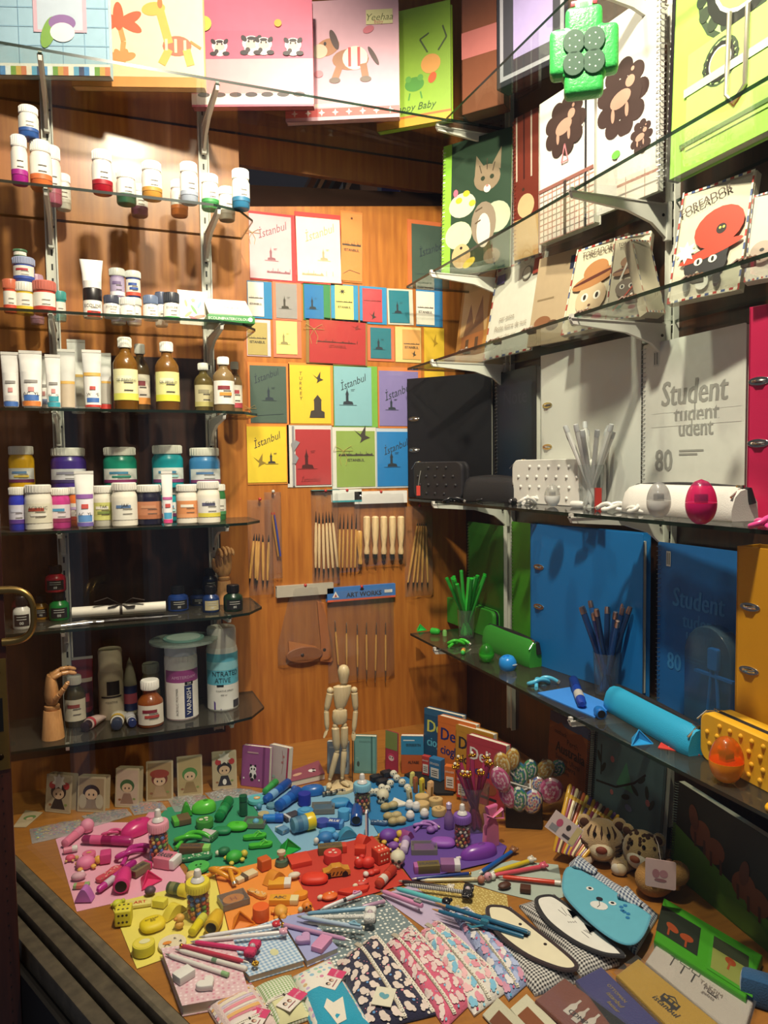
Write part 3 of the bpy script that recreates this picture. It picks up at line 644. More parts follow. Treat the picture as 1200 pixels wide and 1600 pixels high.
# scroll with ribbon
qa = rowp('c',340,1.755,z); qb = rowp('c',778,1.745,z); L = (qb-qa).length; r = .0115
th = thing('paper_scroll','rolled white paper scroll tied with a dark ribbon on the ink shelf','scroll',qa+Vector((0,0,r+.010)),math.atan2(qb.y-qa.y,qb.x-qa.x))
T = Rt(90,'Y'); b = MB(M('#d8d2c4',.7)); b.lathe([(r*.8,0),(r,0),(r,L),(r*.8,L),(r*.75,L*.97),(r*.72,L*.03),(r*.8,0)],20,T=T,caps=False); b.lathe([(r*.45,.002),(r*.5,L-.002)],12,T=T,caps=False)
b.build('paper_roll',th)
b = MB(M('#2c2420',.6)); b.lathe([(r*1.05,L*.5),(r*1.05,L*.53)],20,T=T,caps=False)
for s_,l_,u_ in((1,.05,.014),(-1,.055,.018),(1,.03,-.004),(-1,.026,.002)):b.tube([(L*.515,-.004,r),(L*.515+s_*l_*.5,-.012,r+u_),(L*.515+s_*l_,-.014,r+u_*.6)],[.001,.005,.0035],flat=.2)
b.build('ribbon',th,label='dark satin ribbon bow')
brs = [(225,500,640,450,'#b0aeb0','#8a8880'),(265,540,690,508,'#1c1a1c','#8a7a6c'),(330,488,790,470,'#2a2624','#908a80'),(300,515,835,495,'#181618','#6c6660'),(350,478,760,505,'#3a3434','#a0988c')]
for k_,(u1,v1,u2,v2,c,h_)in enumerate(brs):
    a = onZ(*P('c',u1,v1+22),z); bb = onZ(*P('c',u2,v2+22),z)
    a.y = min(max(a.y,1.690),1.73); bb.y = min(max(bb.y,1.695),1.73)
    a = rowp('c',u1,1.693+k_*.006,z); bb = rowp('c',u2,1.725-k_*.006,z); L = (bb-a).length
    th = thing('paint_brush',['silver handled brush lying in front of the scroll','black brush with steel ferrule nearest the shelf edge','long dark brush lying against the scroll','thin black brush, its tip furthest right','dark grey brush crossing the others'][k_],'brush',a+Vector((0,0,.0045+.0003*k_)),math.atan2(bb.y-a.y,bb.x-a.x))
    T = Rt(90,'Y'); MB(M(c,.3)).lathe([(.0025,L*.32),(.0038,L*.4),(.003,L*.7),(.0012,L)],12,T=T).build('shaft',th)
    MB(metal()).lathe([(.0038,L*.14),(.0032,L*.25),(.0027,L*.33)],12,T=T).build('ferrule',th)
    MB(M(h_,.8)).lathe([(.0002,0),(.0028,L*.05),(.0042,L*.10),(.0036,L*.15)],12,T=T).build('bristles',th)

# wooden artist's hands
def wooden_hand(loc,rz,H,label,pose):
    th = thing('wooden_hand',label,'artist hand',loc,rz); s = H/.30
    MB(HANDW).lathe([(.034*s,0),(.034*s,.004*s),(.026*s,.088*s),(.025*s,.09*s),(0,.09*s)],28).build('wrist_base',th)
    b = MB(HANDW); b.lathe([(.019*s,.09*s),(.023*s,.096*s),(.023*s,.104*s),(.018*s,.108*s)],24); b.build('wrist_joint',th)
    b = MB(HANDW); vs = []; fs = []; n = 20; prof = [(.016,.014,.106),(.028,.020,.118),(.034,.022,.14),(.036,.019,.165),(.035,.015,.19),(.030,.011,.2)]
    for a,c,zz in prof:
        for i in range(n):q = 2*PI*i/n; vs.append((a*s*math.cos(q),c*s*math.sin(q),zz*s))
    fs = [(k*n+i,k*n+(i+1)%n,(k+1)*n+(i+1)%n,(k+1)*n+i)for k in range(len(prof)-1)for i in range(n)]+[tuple(range(n))[::-1],tuple((len(prof)-1)*n+i for i in range(n))]
    b.add(vs,fs); b.build('palm',th)
    def chain(name,p,d0,lens,rads,bends,axis):
        b = MB(HANDW); p = Vector(p); d = Vector(d0).normalized()
        for L,rr,be in zip(lens,rads,bends):
            d = (Matrix.Rotation(math.radians(be),3,Vector(axis))@d).normalized(); q = p+d*L
            b.tube([p,p+d*L*.12,p+d*L*.5,p+d*L*.88,q],[rr*.7,rr,rr*.95,rr*.93,rr*.6],seg=10); b.ball(q,rr*.72,seg=8); p = q
        b.build(name,th)
    for i,nm in enumerate(('index_finger','middle_finger','ring_finger','little_finger')):
        x = (-.026+i*.0173)*s; f_ = (.95,1.05,.98,.8)[i]
        chain(nm,(x,0,.196*s),(0,0,1),[.030*s*f_,.024*s*f_,.020*s*f_],[.0082*s,.0075*s,.007*s],pose['f'][i],(1,0,0))
    chain('thumb',(-.030*s,-.006*s,.130*s),(-.75,-.55,.7),[.026*s,.026*s,.02*s],[.009*s,.0083*s,.0075*s],pose['t'],(.3,.8,-.4))
q = rowp('c',250,1.735,ZL[5]); H = zat(q,P('c',0,650)[1])
wooden_hand(q,math.radians(100),H*1.08,'jointed wooden hand at the front of the lowest left shelf, fingers bent right',{'f':[(68,20,20),(50,35,25),(62,25,20),(72,25,20)],'t':(10,25,15)})
q = rowp('c',1052,1.845,ZL[4]); H = zat(q,P('c',0,92)[1])
wooden_hand(q,math.radians(15),H*1.05,'jointed wooden hand behind the ink bottles with curled fingers',{'f':[(40,70,50),(30,75,50),(25,75,55),(35,70,50)],'t':(5,30,30)})

# shelf 7 (lowest): bottles, cans, tubes
z = ZL[5]
def q7(u,Y):return rowp('c',u,Y,z)
q = q7(356,1.80); k = mpp(q)/3; bottle(q,94*k/2,zat(q,P('c',0,765)[1]),'#6a5c30',['#c8c0a8','#c8c0a8','#8a3c30'],'small brown bottle with white lid right of the wooden hand',cat='medium bottle',neck=.5,capt=.17)
q = q7(395,1.855); k = mpp(q)/3; tube_up(q,92*k,zat(q,P('c',0,678)[1]),None,'dark red paint tube standing behind the small bottle',[(.1,.6,'#4a0c14',.9),(.55,.62,'#c0b0a0',.9),(.2,.35,'#a83444',.5)],'#8a2a34',caph=.1,capcol='#1c1414')
def can(u,Y,w,vt,body,lab,mk,capc='#d8d5cc',capr=.78,caph=.2,cat='spray can',name='spray_can'):
    q = q7(u,Y); k = mpp(q)/3; r = w*k/2; h = zat(q,P('c',0,vt)[1]); th = thing(name,lab,cat,q)
    b = MB(M(body,.35)); b.lathe([(r*.95,0),(r,.003),(r,h*(1-caph)-.008),(r*.95,h*(1-caph))],28); b.build('can_body',th)
    b = MB(M(capc,.4)); b.lathe([(r*capr,h*(1-caph)),(r*capr,h*.97),(r*capr*.93,h),(0,h)],26); b.build('lid',th)
    b = MB(PAPER); mk(b,r,h); b.build('printed_label',th); return th,q,h
def mk_grey(b,r,h):
    vs,fs = seg_label(r+.0005,h*.36,h*.56,None,-110,-50); b.add(vs,fs,'#14121a'); vs,fs = seg_label(r+.0005,h*.32,h*.345,None,-140,-40); b.add(vs,fs,'#201c22')
    textwrap(b,'FIXATIVE',r+.001,h*.26,h*.03,M('#4a443c'))
can(525,1.83,112,640,'#a89c84','tall beige spray can with black square label',mk_grey,'#b8ac94',.95,.3)
def mk_varn(b,r,h):
    vs,fs = seg_label(r+.0005,.004,h*.5,None,-160,-20); b.add(vs,fs,'#e0dcd4'); vs,fs = seg_label(r+.0005,h*.5,h*.66,None,-160,-20); b.add(vs,fs,'#8a3c78')
    vs,fs = seg_label(r+.0009,h*.04,h*.46,None,-87,-57); b.add(vs,fs,'#1c2a5a'); textwrap(b,'VARNISH',r+.0014,h*.25,h*.062,M('#e8e6e0'),-72,True)
    textwrap(b,'ACRYLIC POLYMER',r+.0014,h*.25,h*.03,M('#55504c'),-112,True); vs,fs = seg_label(r+.0012,h*.47,h*.51,None,-85,-55); b.add(vs,fs,'#101014'); textwrap(b,'234',r+.0016,h*.49,h*.025,M('#e8e6e0'),-70)
    textwrap(b,'AMSTERDAM',r+.0012,h*.57,h*.04,M('#c8a0c0'),-88); vs,fs = seg_label(r+.0009,.003,h*.015,None,-160,-20); b.add(vs,fs,'#b0306a')
_,qv,hv = can(855,1.77,150,606,'#d4d0ca','large varnish can with purple band and navy upright lettering',mk_varn,'#bcc4d0',.97,.16,'varnish can','varnish_can')
def mk_spray(b,r,h):
    vs,fs = seg_label(r+.0005,h*.32,h*.70,None,-170,-10); b.add(vs,fs,'#5cb0c8'); vs,fs = seg_label(r+.0007,h*.5,h*.6,None,-170,-10); b.add(vs,fs,'#8cc8d4')
    vs,fs = seg_label(r+.0005,.004,h*.32,None,-170,-10); b.add(vs,fs,'#dcdcd6'); textwrap(b,'NTRATED',r+.0012,h*.46,h*.062,M('#26424e'),-86,sx=.9); textwrap(b,'ATIVE',r+.0012,h*.38,h*.06,M('#26424e'),-98,sx=.9)
    vs,fs = seg_label(r+.0009,h*.30,h*.325,None,-120,-95); b.add(vs,fs,'#14141a'); textwrap(b,'FIXATIVE SPRAY',r+.0012,h*.25,h*.022,M('#4a5258'),-90); textwrap(b,'400 ml',r+.0012,h*.2,h*.02,M('#4a5258'),-95)
    vs,fs = seg_label(r+.0009,h*.03,h*.12,None,-60,-25); b.add(vs,fs,'#3a3a40'); b.add([((r+.001)*math.cos(a),(r+.001)*math.sin(a),zz)for a,zz in((-2.3,h*.02),(-1.8,h*.02),(-2.3,h*.13))],[(0,1,2)],'#4a2c80')
can(1046,1.80,144,536,'#dfe0da','white and light blue spray can at the right end of lowest shelf',mk_spray,'#dedcd4',.93,.24)
# discs lying on the varnish can
b = MB(glassy('disc_pack','#dfe8e4',.45,.15,1.45,1.,'#9aa8a0')); r = 155*mpp(qv)/3; b.lathe([(r,0),(r,.004),(0,.004)],40)
b.lathe([(r*.6,.0045),(r*.6,.008),(0,.008)],32,M('#7aa8a0',.3)); b.lathe([(r*.5,.0082),(r*.5,.009),(0,.009)],32,M('#b4cbc4',.3)); b.text('PALETTE',0,-r*.8,.012,M('#5a6a64'),.0046)
tag(b.build('plastic_palette',loc=(qv.x+.008,qv.y,qv.z+hv+.001)),'round pale plastic palette lying on top of the varnish can','palette')
q = q7(708,1.735); k = mpp(q)/3; bottle(q,116*k/2,zat(q,P('c',0,785)[1]),'#c0682c',['#d8d0c0','#d8d0c0','#7a2030','#a83c38'],'small orange medium bottle with white lid before the varnish can',cat='medium bottle',neck=.55,capt=.2,shoulder=.56,lz=(.08,.5))
q = q7(712,1.855); k = mpp(q)/3; jar(q,80*k/2,zat(q,P('c',0,708)[1]),'#8a8060','olive jar with pale lid behind the orange bottle',['#a8a080','#8a8060'],'#a8a894',(.2,.8),.2)
q = q7(614,1.85); th = thing('pointed_bottle','pointed nozzle bottle with blue label at the back of lowest shelf','glue bottle',q); k = mpp(q)/3; r = 62*k/2; h = zat(q,P('c',0,680)[1])
MB(M('#8a8470',.4)).lathe([(r,0),(r,h*.5),(r*.8,h*.68),(r*.35,h*.9),(0,h)],20).build('bottle_body',th)
b = MB(PAPER); vs,fs = seg_label(r+.0006,h*.05,h*.5,None,-160,-20); b.add(vs,fs,'#1c2c5c'); vs,fs = seg_label(r+.001,h*.18,h*.36,None,-150,-30); b.add(vs,fs,'#a84a5c'); b.build('paper_label',th)
def lying_tube(u1,v1,u2,v2,w,body,capc,lab,band='#c8c2b4',c='c',zz=None,ly=(1.69,1.87)):
    zz = z if zz is None else zz; a = onZ(*P(c,u1,v1),zz); b2 = onZ(*P(c,u2,v2),zz); a.y = max(a.y,ly[0]); b2.y = min(b2.y,ly[1]); L = (b2-a).length; r = w/2
    th = thing('paint_tube',lab,'paint tube',(a.x,a.y,zz+r),math.atan2(b2.y-a.y,b2.x-a.x)); T = Rt(90,'Y'); n = 16; vs = []
    prof = [(.55,.55,L*.16),(.95,.95,L*.19),(1,.95,L*.3),(1.05,.7,L*.65),(1.15,.08,L)]
    for a_,c_,x in prof:
        for i in range(n):q = 2*PI*i/n; vs.append((x,r*a_*math.cos(q),r*c_*math.sin(q)-r*(1-c_)*.9))
    b = MB(M(body,.35)); b.add(vs,[(k*n+i,k*n+(i+1)%n,(k+1)*n+(i+1)%n,(k+1)*n+i)for k in range(4)for i in range(n)]+[tuple(range(n))[::-1],tuple(4*n+i for i in range(n))]); b.build('tube_body',th)
    MB(M(capc,.35)).lathe([(r*.7,0),(r*.8,.001),(r*.8,L*.16),(r*.5,L*.17)],18,T=T).build('cap',th)
    MB(M(band,.5)).lathe([(r*1.0,L*.20),(r*1.04,L*.28)],18,T=T,caps=False).build('band',th)
lying_tube(398,1035,492,962,.026,'#c0a8a0','#26141a','red labelled paint tube lying left of the others, lowest shelf','#a83a44')
lying_tube(548,1030,560,945,.030,'#c8c4b4','#2c3448','paint tube with gold band and navy cap, lying end on','#b8963c')
lying_tube(622,1015,600,945,.022,'#b8b8bc','#1c2c5c','small paint tube with silver band lying end on by the orange bottle','#b8b8b8')
# ------------------------------------------------------------------ back wall: greeting cards in clear sleeves
INK = M('#3a332c',.7); INKB = M('#23303a',.7)
def tower(x,y,s,c=INK):  # small sea tower on a rock
    return[('p',[(x-.16*s,y),(x-.14*s,y+.07*s),(x-.05*s,y+.08*s),(x-.05*s,y+.24*s),(x+.05*s,y+.24*s),(x+.05*s,y+.09*s),(x+.2*s,y+.07*s),(x+.24*s,y)],c),
            ('p',[(x-.07*s,y+.24*s),(x+.07*s,y+.24*s),(x+.02*s,y+.33*s),(x,y+.42*s),(x-.02*s,y+.33*s)],c),('l',[(x+.14*s,y+.36*s),(x+.3*s,y+.37*s)],.012,c),('l',[(x+.15*s,y+.33*s),(x+.27*s,y+.335*s)],.01,c),('l',[(x-.3*s,y-.01),(x+.36*s,y-.01)],.012,c)]
def skyline(y,c=INK,x0=.06,x1=.94):
    rnd = random.Random(3); pts = [(x0,y)]; x = x0
    while x<x1-.03:
        w = rnd.uniform(.02,.05); h = rnd.choice([.012,.02,.03,.02]); pts+=[(x,y+h),(x+w*.5,y+h+.018),(x+w,y+h)]; x+=w
    for mx in(x0+.12,x0+.2,x0+.62):pass
    pts = [(min(p[0],x1),p[1])for p in pts]+[(x1,y)]
    return[('p',pts,c)]+[('r',m,y,m+.012,y+.075,c)for m in(x0+.14,x0+.26,x0+.55,x0+.7)]
def ist(x=.5,y=.78,h=.16,c=INK,rot=24):return[('t','İstanbul',x,y,h*1.25,c,dict(shear=.35,rot=rot*.9,xs=.85))]
def ISTB(y,h=.11,c=INK):return[('t','ISTANBUL',.5,y,h,c,dict(xs=.95,bold=True))]
def bird(x,y,s,c=INK):return[('p',[(x,y),(x-.14*s,y+.10*s),(x-.02*s,y+.04*s),(x+.08*s,y+.16*s),(x+.07*s,y+.03*s),(x+.16*s,y),(x+.05*s,y-.03*s),(x-.03*s,y-.07*s)],c)]
GLAZE = dict()
def card(u0,v0,u1,v1,env,fr,front,pic,lab,c='w',extra=None,rot=0.,dy=0.):
    """u0,v0,u1,v1 = whole pack; fr = card rectangle inside the pack (fractions)"""
    a = onY(*P(c,u0,v1),YB); b2 = onY(*P(c,u1,v0),YB); w = b2.x-a.x; h = b2.z-a.z
    # true width/height measured on the wall plane
    cx_,cz_ = (a.x+b2.x)/2,(a.z+b2.z)/2
    th = thing('greeting_card',lab,'greeting card',(cx_,YB-.0012-dy,cz_),rot=(0,math.radians(rot),0))
    w*=.985; h-=.0; h = h-.0
    if env:MB(M(env,.7),RX90).box((0,0,0),(w,h,.0018)).build('envelope',th,smooth=False)
    x0,y0,x1,y1 = fr; cw = (x1-x0)*w; chh = (y1-y0)*h
    b = MB(M(front,.7),RX90); ox,oy = -w/2+x0*w,-h/2+y0*h; b.box((ox+cw/2,oy+chh/2,.0016),(cw,chh,.0016)); b.deco(cw,chh,pic,.0024,ox,oy)
    b.build('card',th,smooth=False)
    if extra:extra(th,w,h)
    MB(SLEEVE,RX90).box((0,.002,.0052),(w*1.02,h*1.02,.0002)).build('clear_sleeve',th,smooth=False)
def cordbow(col,x=.08,y=.7,s=1.):
    def f(th,w,h):
        b = MB(M(col,.7),RX90@Tr(-w/2+x*w,-h/2+y*h,.0038)); q = .02*s
        for sx in(-1,1):
            b.tube([(0,0,0),(sx*q,q*.6,.0003),(sx*q*1.3,0,.0003),(0,0,0)],.0006,seg=5); b.tube([(0,0,0),(sx*q*.5,-q*.9,.0003),(sx*q*.3,-q*1.8,.0003)],.0006,seg=5)
        b.build('cord_bow',th)
    return f
def ribbon_side(col):
    def f(th,w,h):
        b = MB(M(col,.4),RX90@Tr(-w/2+w*.13,0,.0036)); b.box((0,0,0),(.006,h*.96,.0005)); b.prism([(0,h*.06),(.018,h*.22),(.004,h*.26)],0,.001); b.prism([(0,h*.06),(-.006,h*.20),(.002,h*.25)],0,.001); b.prism([(0,h*.06),(.014,-h*.03),(.006,-h*.12),(-.004,-h*.12)],0,.001)
        b.build('ribbon',th,label='grey ribbon bow')
    return f
F = (.03,.03,.97,.97)
tw,sk = tower,skyline
pink_ink = M('#8a5a62',.7); pale_ink = M('#a89c78',.7)
card(58,312,266,600,'#c23a3c',(.0,.02,.90,.96),'#d8b0b4',ist(.52,.77,.15,pink_ink)+tw(.5,.3,.5,pink_ink)+sk(.1,pink_ink,.4,.95),'pink card with script title and cord bow, red envelope, top row',extra=cordbow('#b8a070',.06,.68,.8))
card(268,314,474,616,'#c83a34',(.02,.03,.97,.93),'#e6dfc4',ist(.5,.77,.15,pale_ink)+tw(.6,.35,.45,pale_ink)+sk(.1,pale_ink,.1,.6),'cream card with script title on a red envelope, top row',rot=-1)
card(472,300,568,612,'#d07a34',(.02,.02,.98,.97),'#cf8440',sk(.52)+ISTB(.46,.12)+[('l',[(.1,.1),(.4,.16),(.9,.12)],.02,INK),('e',.5,.93,.05,.05,'#5a3010')],'narrow orange tag card with skyline, top row',rot=1)
card(776,350,972,640,'#c86a34',(.09,.03,.95,.94),'#3e5446',ist(.5,.62,.15,INKB)+[('l',[(.1,.2),(.9,.24)],.01,INKB)],'dark green card in an orange frame at the right, top row')
card(48,615,158,775,'#2478a8',(.02,.05,.66,.97),'#e2dccc',sk(.52)+ISTB(.36,.13),'white skyline card on blue, far left of the small upper row')
card(164,620,292,784,'#d87858',(.10,.05,.84,.96),'#8f8c88',tw(.4,.28,.9),'grey tower card on salmon envelope, small upper row')
card(302,626,424,784,'#2f7a48',(.03,.04,.74,.96),'#1d6ca6',tw(.4,.28,.9,INKB),'blue tower card on green envelope, small upper row')
card(428,630,550,796,'#2c88b4',(.14,.09,.82,.97),'#d4cc74',sk(.5)+ISTB(.36,.12)+[('s',.4,.82,.2,7,.3,INK)],'yellow card with gull and skyline on blue, small upper row')
card(558,640,680,800,'#2c88b8',(.10,.05,.82,.94),'#bc444a',sk(.62,M('#7a2a2c'))+bird(.5,.15,1.2),'red skyline card on light blue envelope, small upper row')
card(684,650,800,804,'#cfc8b4',(.06,.05,.84,.95),'#1f7684',tw(.4,.3,.9,INKB),'teal tower card on cream envelope, small upper row',rot=-1.5)
card(814,656,934,812,'#2a7cb0',(.0,.04,.68,.95),'#e0dccc',sk(.5)+ISTB(.38,.13),'white skyline card on blue, right end of the small upper row')
card(46,788,152,948,'#d8b8c0',(.02,.03,.86,.92),'#a89858',sk(.5)+ISTB(.4,.13),'olive gold skyline card at the left of the lower small row')
card(166,790,292,954,'#d47254',(.10,.09,.84,.96),'#d8d07a',tw(.35,.3,.9,M('#8a8050')),'pale yellow tower card on coral envelope, lower small row')
card(314,788,592,988,'#8a6c34',(.05,.04,.97,.95),'#a82c2c',[('r',.12,.48,.82,.50,M('#4a1c18'))]+sk(.48,M('#4a1c18'),.14,.8)+[('t','ISTANBUL',.5,.40,.05,M('#7a2420'),dict(bold=True))]+bird(.82,.85,.6,M('#7a2420')),'wide red card with cord bow and long skyline',extra=cordbow('#b09a5c',.12,.74,1.1),rot=1)
card(594,818,714,970,'#cf6c48',(.1,.07,.88,.95),'#23707c',tw(.38,.3,.9,INKB),'teal tower card on orange red envelope, lower small row')
card(720,822,836,976,'#d0c078',(.27,.09,.97,.93),'#cf9a54',sk(.5)+ISTB(.4,.13)+bird(.6,.15,1),'orange skyline card on pale yellow envelope, lower small row')
card(848,820,942,1060,None,(.02,.02,.98,.98),'#dcb42c',bird(.5,.7,1.2,M('#a88418')),'narrow yellow tag card with gull at the right')
card(52,984,238,1258,'#d27a34',(.05,.02,.92,.95),'#44584c',ist(.42,.82,.15,INKB)+tw(.5,.4,.6,INKB)+[('l',[(.1,.12),(.9,.16)],.01,INKB)],'dark green card on orange envelope, upper large row left',extra=cordbow('#b09a5c',.02,.25,.7))
TK = [('t',ch,.26,.86-i*.085,.085,INK,dict(shear=.1))for i,ch in enumerate('TURKEY')]
card(236,986,438,1264,'#d88a34',(.03,.03,.93,.96),'#dcbc30',TK+bird(.68,.76,.9)+[('r',.58,.22,.76,.40,INK),('p',[(.56,.40),(.78,.40),(.67,.5)],INK),('p',[(.46,.1),(.84,.1),(.84,.2),(.7,.25),(.5,.22)],INK)],'bright yellow card with upright TURKEY lettering and tower')
card(438,998,638,1272,'#6fa83e',(.02,.02,.86,.98),'#7fb0b8',ist(.48,.74,.15,INKB)+tw(.34,.36,.7,INKB),'light blue card with script title on bright green envelope')
card(642,1006,838,1278,'#d07a38',(.02,.04,.92,.94),'#7e74a8',ist(.45,.62,.15,INKB)+tw(.3,.3,.5,INKB),'lilac card on orange envelope partly behind the black binder')
card(48,1260,236,1534,'#d4882c',(.0,.03,.93,.96),'#dcc12c',ist(.48,.76,.15)+tw(.6,.34,.5)+bird(.3,.35,1.1,M('#8a7428')),'yellow card with script title, bottom row left')
card(230,1264,432,1546,'#cfccc4',(.18,.03,.97,.93),'#a83234',tw(.3,.3,.85,M('#4a1c1c'))+[('t','İstanbul',.4,.1,.12,M('#7a2a2a'),dict(shear=.3))],'red tower card with grey ribbon bow, bottom row',extra=ribbon_side('#8c8c90'))
card(432,1274,632,1554,'#d2d0c4',(.10,.03,.97,.94),'#86a04a',[('r',.05,.55,.97,.57,INK)]+sk(.56)+[('t','ISTANBUL',.5,.48,.07,INK,dict(bold=True))]+bird(.65,.88,1.4),'green card with gull and skyline, bottom row',extra=cordbow('#b8aa5c',.25,.62,1.1))
card(634,1278,800,1550,'#b8c4cc',(.02,.03,.97,.94),'#1c78b8',ist(.5,.72,.15,INKB)+tw(.4,.36,.7,INKB),'bright blue card with script title, bottom row right')

# ------------------------------------------------------------------ back wall: bagged modelling tools
def bag(u0,v0,u1,v1,lab,header=None,c='t',Y=YB-.012,th_=.012,pin='#a82c2c',poly=None):
    a = onY(*P(c,u0,v1),Y); b2 = onY(*P(c,u1,v0),Y); w = b2.x-a.x; h = b2.z-a.z
    th = thing('tool_bag',lab,'tool pack',((a.x+b2.x)/2,YB,a.z+h))
    b = MB(FILM,RX90@Tr(0,-h,0)); rnd = random.Random(int(u0)); nx,nz = 9,14
    sides = []
    for off in(.0225,.0015):  # crumpled front and back film
        vs = []
        for j in range(nz+1):
            for i in range(nx+1):
                x = -w/2+w*i/nx; y = h*j/nz; e = min(i,nx-i,j,nz-j)>0
                if poly:x*=poly(j/nz)
                vs.append((x,y,off if off<.01 else(off*(.9 if e else .25)+rnd.uniform(-.002,.002))))
        b.add(vs,[(j*(nx+1)+i,j*(nx+1)+i+1,(j+1)*(nx+1)+i+1,(j+1)*(nx+1)+i)for j in range(nz)for i in range(nx)])
    b.build('clear_bag',th)
    if header:header(th,w,h)
    b = MB(M(pin,.35)); b.ball((0,-.012,.002+(header is not None)*-.004),(.0045,.0045,.0045)); b.lathe([(.0012,0),(.0012,.012)],8,M('#bbbbbb',.3,1.),T=Tr(0,-.0,.0)@Rt(90,'X')); b.build('push_pin',th)
def wtool(u1,v1,u2,v2,lab,grp,r=.0042,wood_c=None,head=.14,tail=.14,Y=YB-.012,c='t',kind='loop',prof=None,metal_c='#4a4640'):
    a = onY(*P(c,u1,v1),Y); b2 = onY(*P(c,u2,v2),Y); d = b2-a; L = d.length
    th = thing('modelling_tool',lab,'modelling tool',a,0,grp,rot=d.to_track_quat('Z','Y').to_euler())
    h0,h1 = L*head,L*(1-tail); wc = wood_c or LIME
    b = MB(wc); b.lathe(prof(r,h0,h1)if prof else[(r*.6,h0),(r*.85,h0+(h1-h0)*.08),(r,h0+(h1-h0)*.35),(r,h0+(h1-h0)*.6),(r*.8,h0+(h1-h0)*.92),(r*.6,h1)],12); b.build('handle',th)
    b = MB(metal(metal_c,.35))
    for z0,z1,s in((h0,0,-1),(h1,L,1)):
        if abs(z1-z0)<.002:continue
        m = z0+(z1-z0)*.4; b.lathe(sorted([(r*.5,z0),(r*.55,m)],key=lambda t:t[1]),10)
        if kind=='loop':b.tube([(r*.3,0,m),(r*1.0,0,m+(z1-m)*.6),(0,0,z1),(-r*1.0,0,m+(z1-m)*.6),(-r*.3,0,m)],.0007,seg=6)
        else:b.tube([(0,0,m),(0,0,z1)],[r*.45,r*.12],seg=8)
    b.build('metal_tip',th)
YELW = wood('yellow_wood','#c08a3c','#d8a85c',(30,30,6),.4)
def hdr(col,txt=None,hh=.03,band=None,label=None):
    def f(th,w,h):
        b = MB(M(col,.5),RX90); b.box((0,-hh/2,.013),(w*1.02,hh,.001)); b.box((0,-hh/2,.0005),(w*1.02,hh,.001))
        b.add([(-w*.51,0,.0005),(w*.51,0,.0005),(w*.51,0,.0135),(-w*.51,0,.0135)],[(0,1,2,3)])
        if band:b.box((0,-hh*.93,.0138),(w*1.02,hh*.14,.0006),band)
        if txt:b.text(txt,w*.03,-hh*.56,hh*.34,M('#1c2438'),.0142,bold=True); b.add([(-w*.44,-hh*.7,.0142),(-w*.34,-hh*.7,.0142),(-w*.39,-hh*.25,.0142)],[(0,1,2)],'#e8e6e0'); b.add([(-w*.41,-hh*.66,.0145),(-w*.37,-hh*.66,.0145),(-w*.39,-hh*.42,.0145)],[(0,1,2)],'#b03a2c'); b.box((w*.4,-hh*.5,.0142),(w*.12,hh*.22,.0003),'#d8d8d4'); b.prism(ellip(.006,.003,14,0,-hh*.22),.0138,.0144,M('#2a1a10'))
        b.build('card_header',th,label=label)
    return f
bag(62,130,180,615,'clear bag of wooden tools hanging at the left edge of the back wall')
for x1,x2,v1,v2 in((88,62,300,560),(100,92,300,560),(112,100,300,570),(130,132,305,570),(160,152,305,570)):wtool(x1,v1,x2,v2,'wooden tool inside the leftmost hanging bag','tools in the leftmost bag',kind='spike',wood_c=YELW)
bag(150,92,224,530,'narrow clear bag with a blue handled brush beside the leftmost bag',pin='#b8b4ac')
a = onY(*P('t',188,205),YB-.01); b2 = onY(*P('t',226,465),YB-.01)
for dx,col,l in((0,'#2a3a98','blue round brush handle in the narrow hanging bag'),(-.006,'#a8782c','ochre brush handle beside the blue one in the narrow bag')):
    d = b2-a; L = d.length; o = thing('brush',l,'brush',a+Vector((dx,0,0)),rot=d.to_track_quat('Z','Y').to_euler())
    MB(M(col,.3)).lathe([(.0015,0),(.0028,L*.3),(.0022,L*.8)],12).build('handle',o); MB(M('#b03020',.4)).lathe([(.0016,-.006),(.002,0)],10).build('tip',o)
bag(384,80,512,560,'clear bag of six pale wooden tools under the green card',hdr('#3a98a0',None,.001))
for x1,x2,v1,v2 in((396,394,188,520),(412,412,195,520),(430,436,195,525),(446,460,190,522),(460,484,190,520),(475,508,190,515)):wtool(x1,v1,x2,v2,'pale wooden tool in the six tool bag below the cards','tools in the six tool bag',kind='spike',head=.17,tail=.15)
bag(486,78,622,500,'clear bag of slim tools with a small teal header card',hdr('#d8dcd4',None,.034,'#3a98a0'))
for x1,x2 in((518,510),(536,528),(556,550),(576,570),(598,590)):wtool(x1,200,x2,500,'slim wooden tool in the teal headed bag','slim tools in the teal headed bag',r=.0034,wood_c=YELW,kind='spike',head=.26,tail=.1,Y=YB-.010)
bag(596,84,848,470,'clear bag of thick handled loop tools under a white folded header',hdr('#dedcd6',None,.034))
gp = lambda r,h0,h1:[(r*.6,h0),(r*.95,h0+.004),(r*1.,h0+(h1-h0)*.25),(r*.9,h0+(h1-h0)*.5),(r*.55,h0+(h1-h0)*.78),(r*.8,h0+(h1-h0)*.93),(r*.7,h1)]
for u in(650,692,735,778,820):wtool(u,212,u,455,'thick turned wooden handle of a loop tool under the white header','thick handled loop tools',r=.0105,prof=gp,head=0,tail=.22,Y=YB-.0125)
wtool(612,285,618,455,'short plump wooden tool left of the thick handles',None,r=.0085,prof=gp,head=0,tail=.02,Y=YB-.011,wood_c=YELW)
bag(848,160,985,620,'clear bag of fanned wooden tools at the right, near the green shelf')
for x1,x2 in((905,852),(915,880),(925,900),(935,925),(945,955)):wtool(x1,245,x2,570,'wooden tool in the right hand fanned bag','tools in the right fanned bag',r=.0038,wood_c=YELW,kind='spike',head=.05,tail=.08)
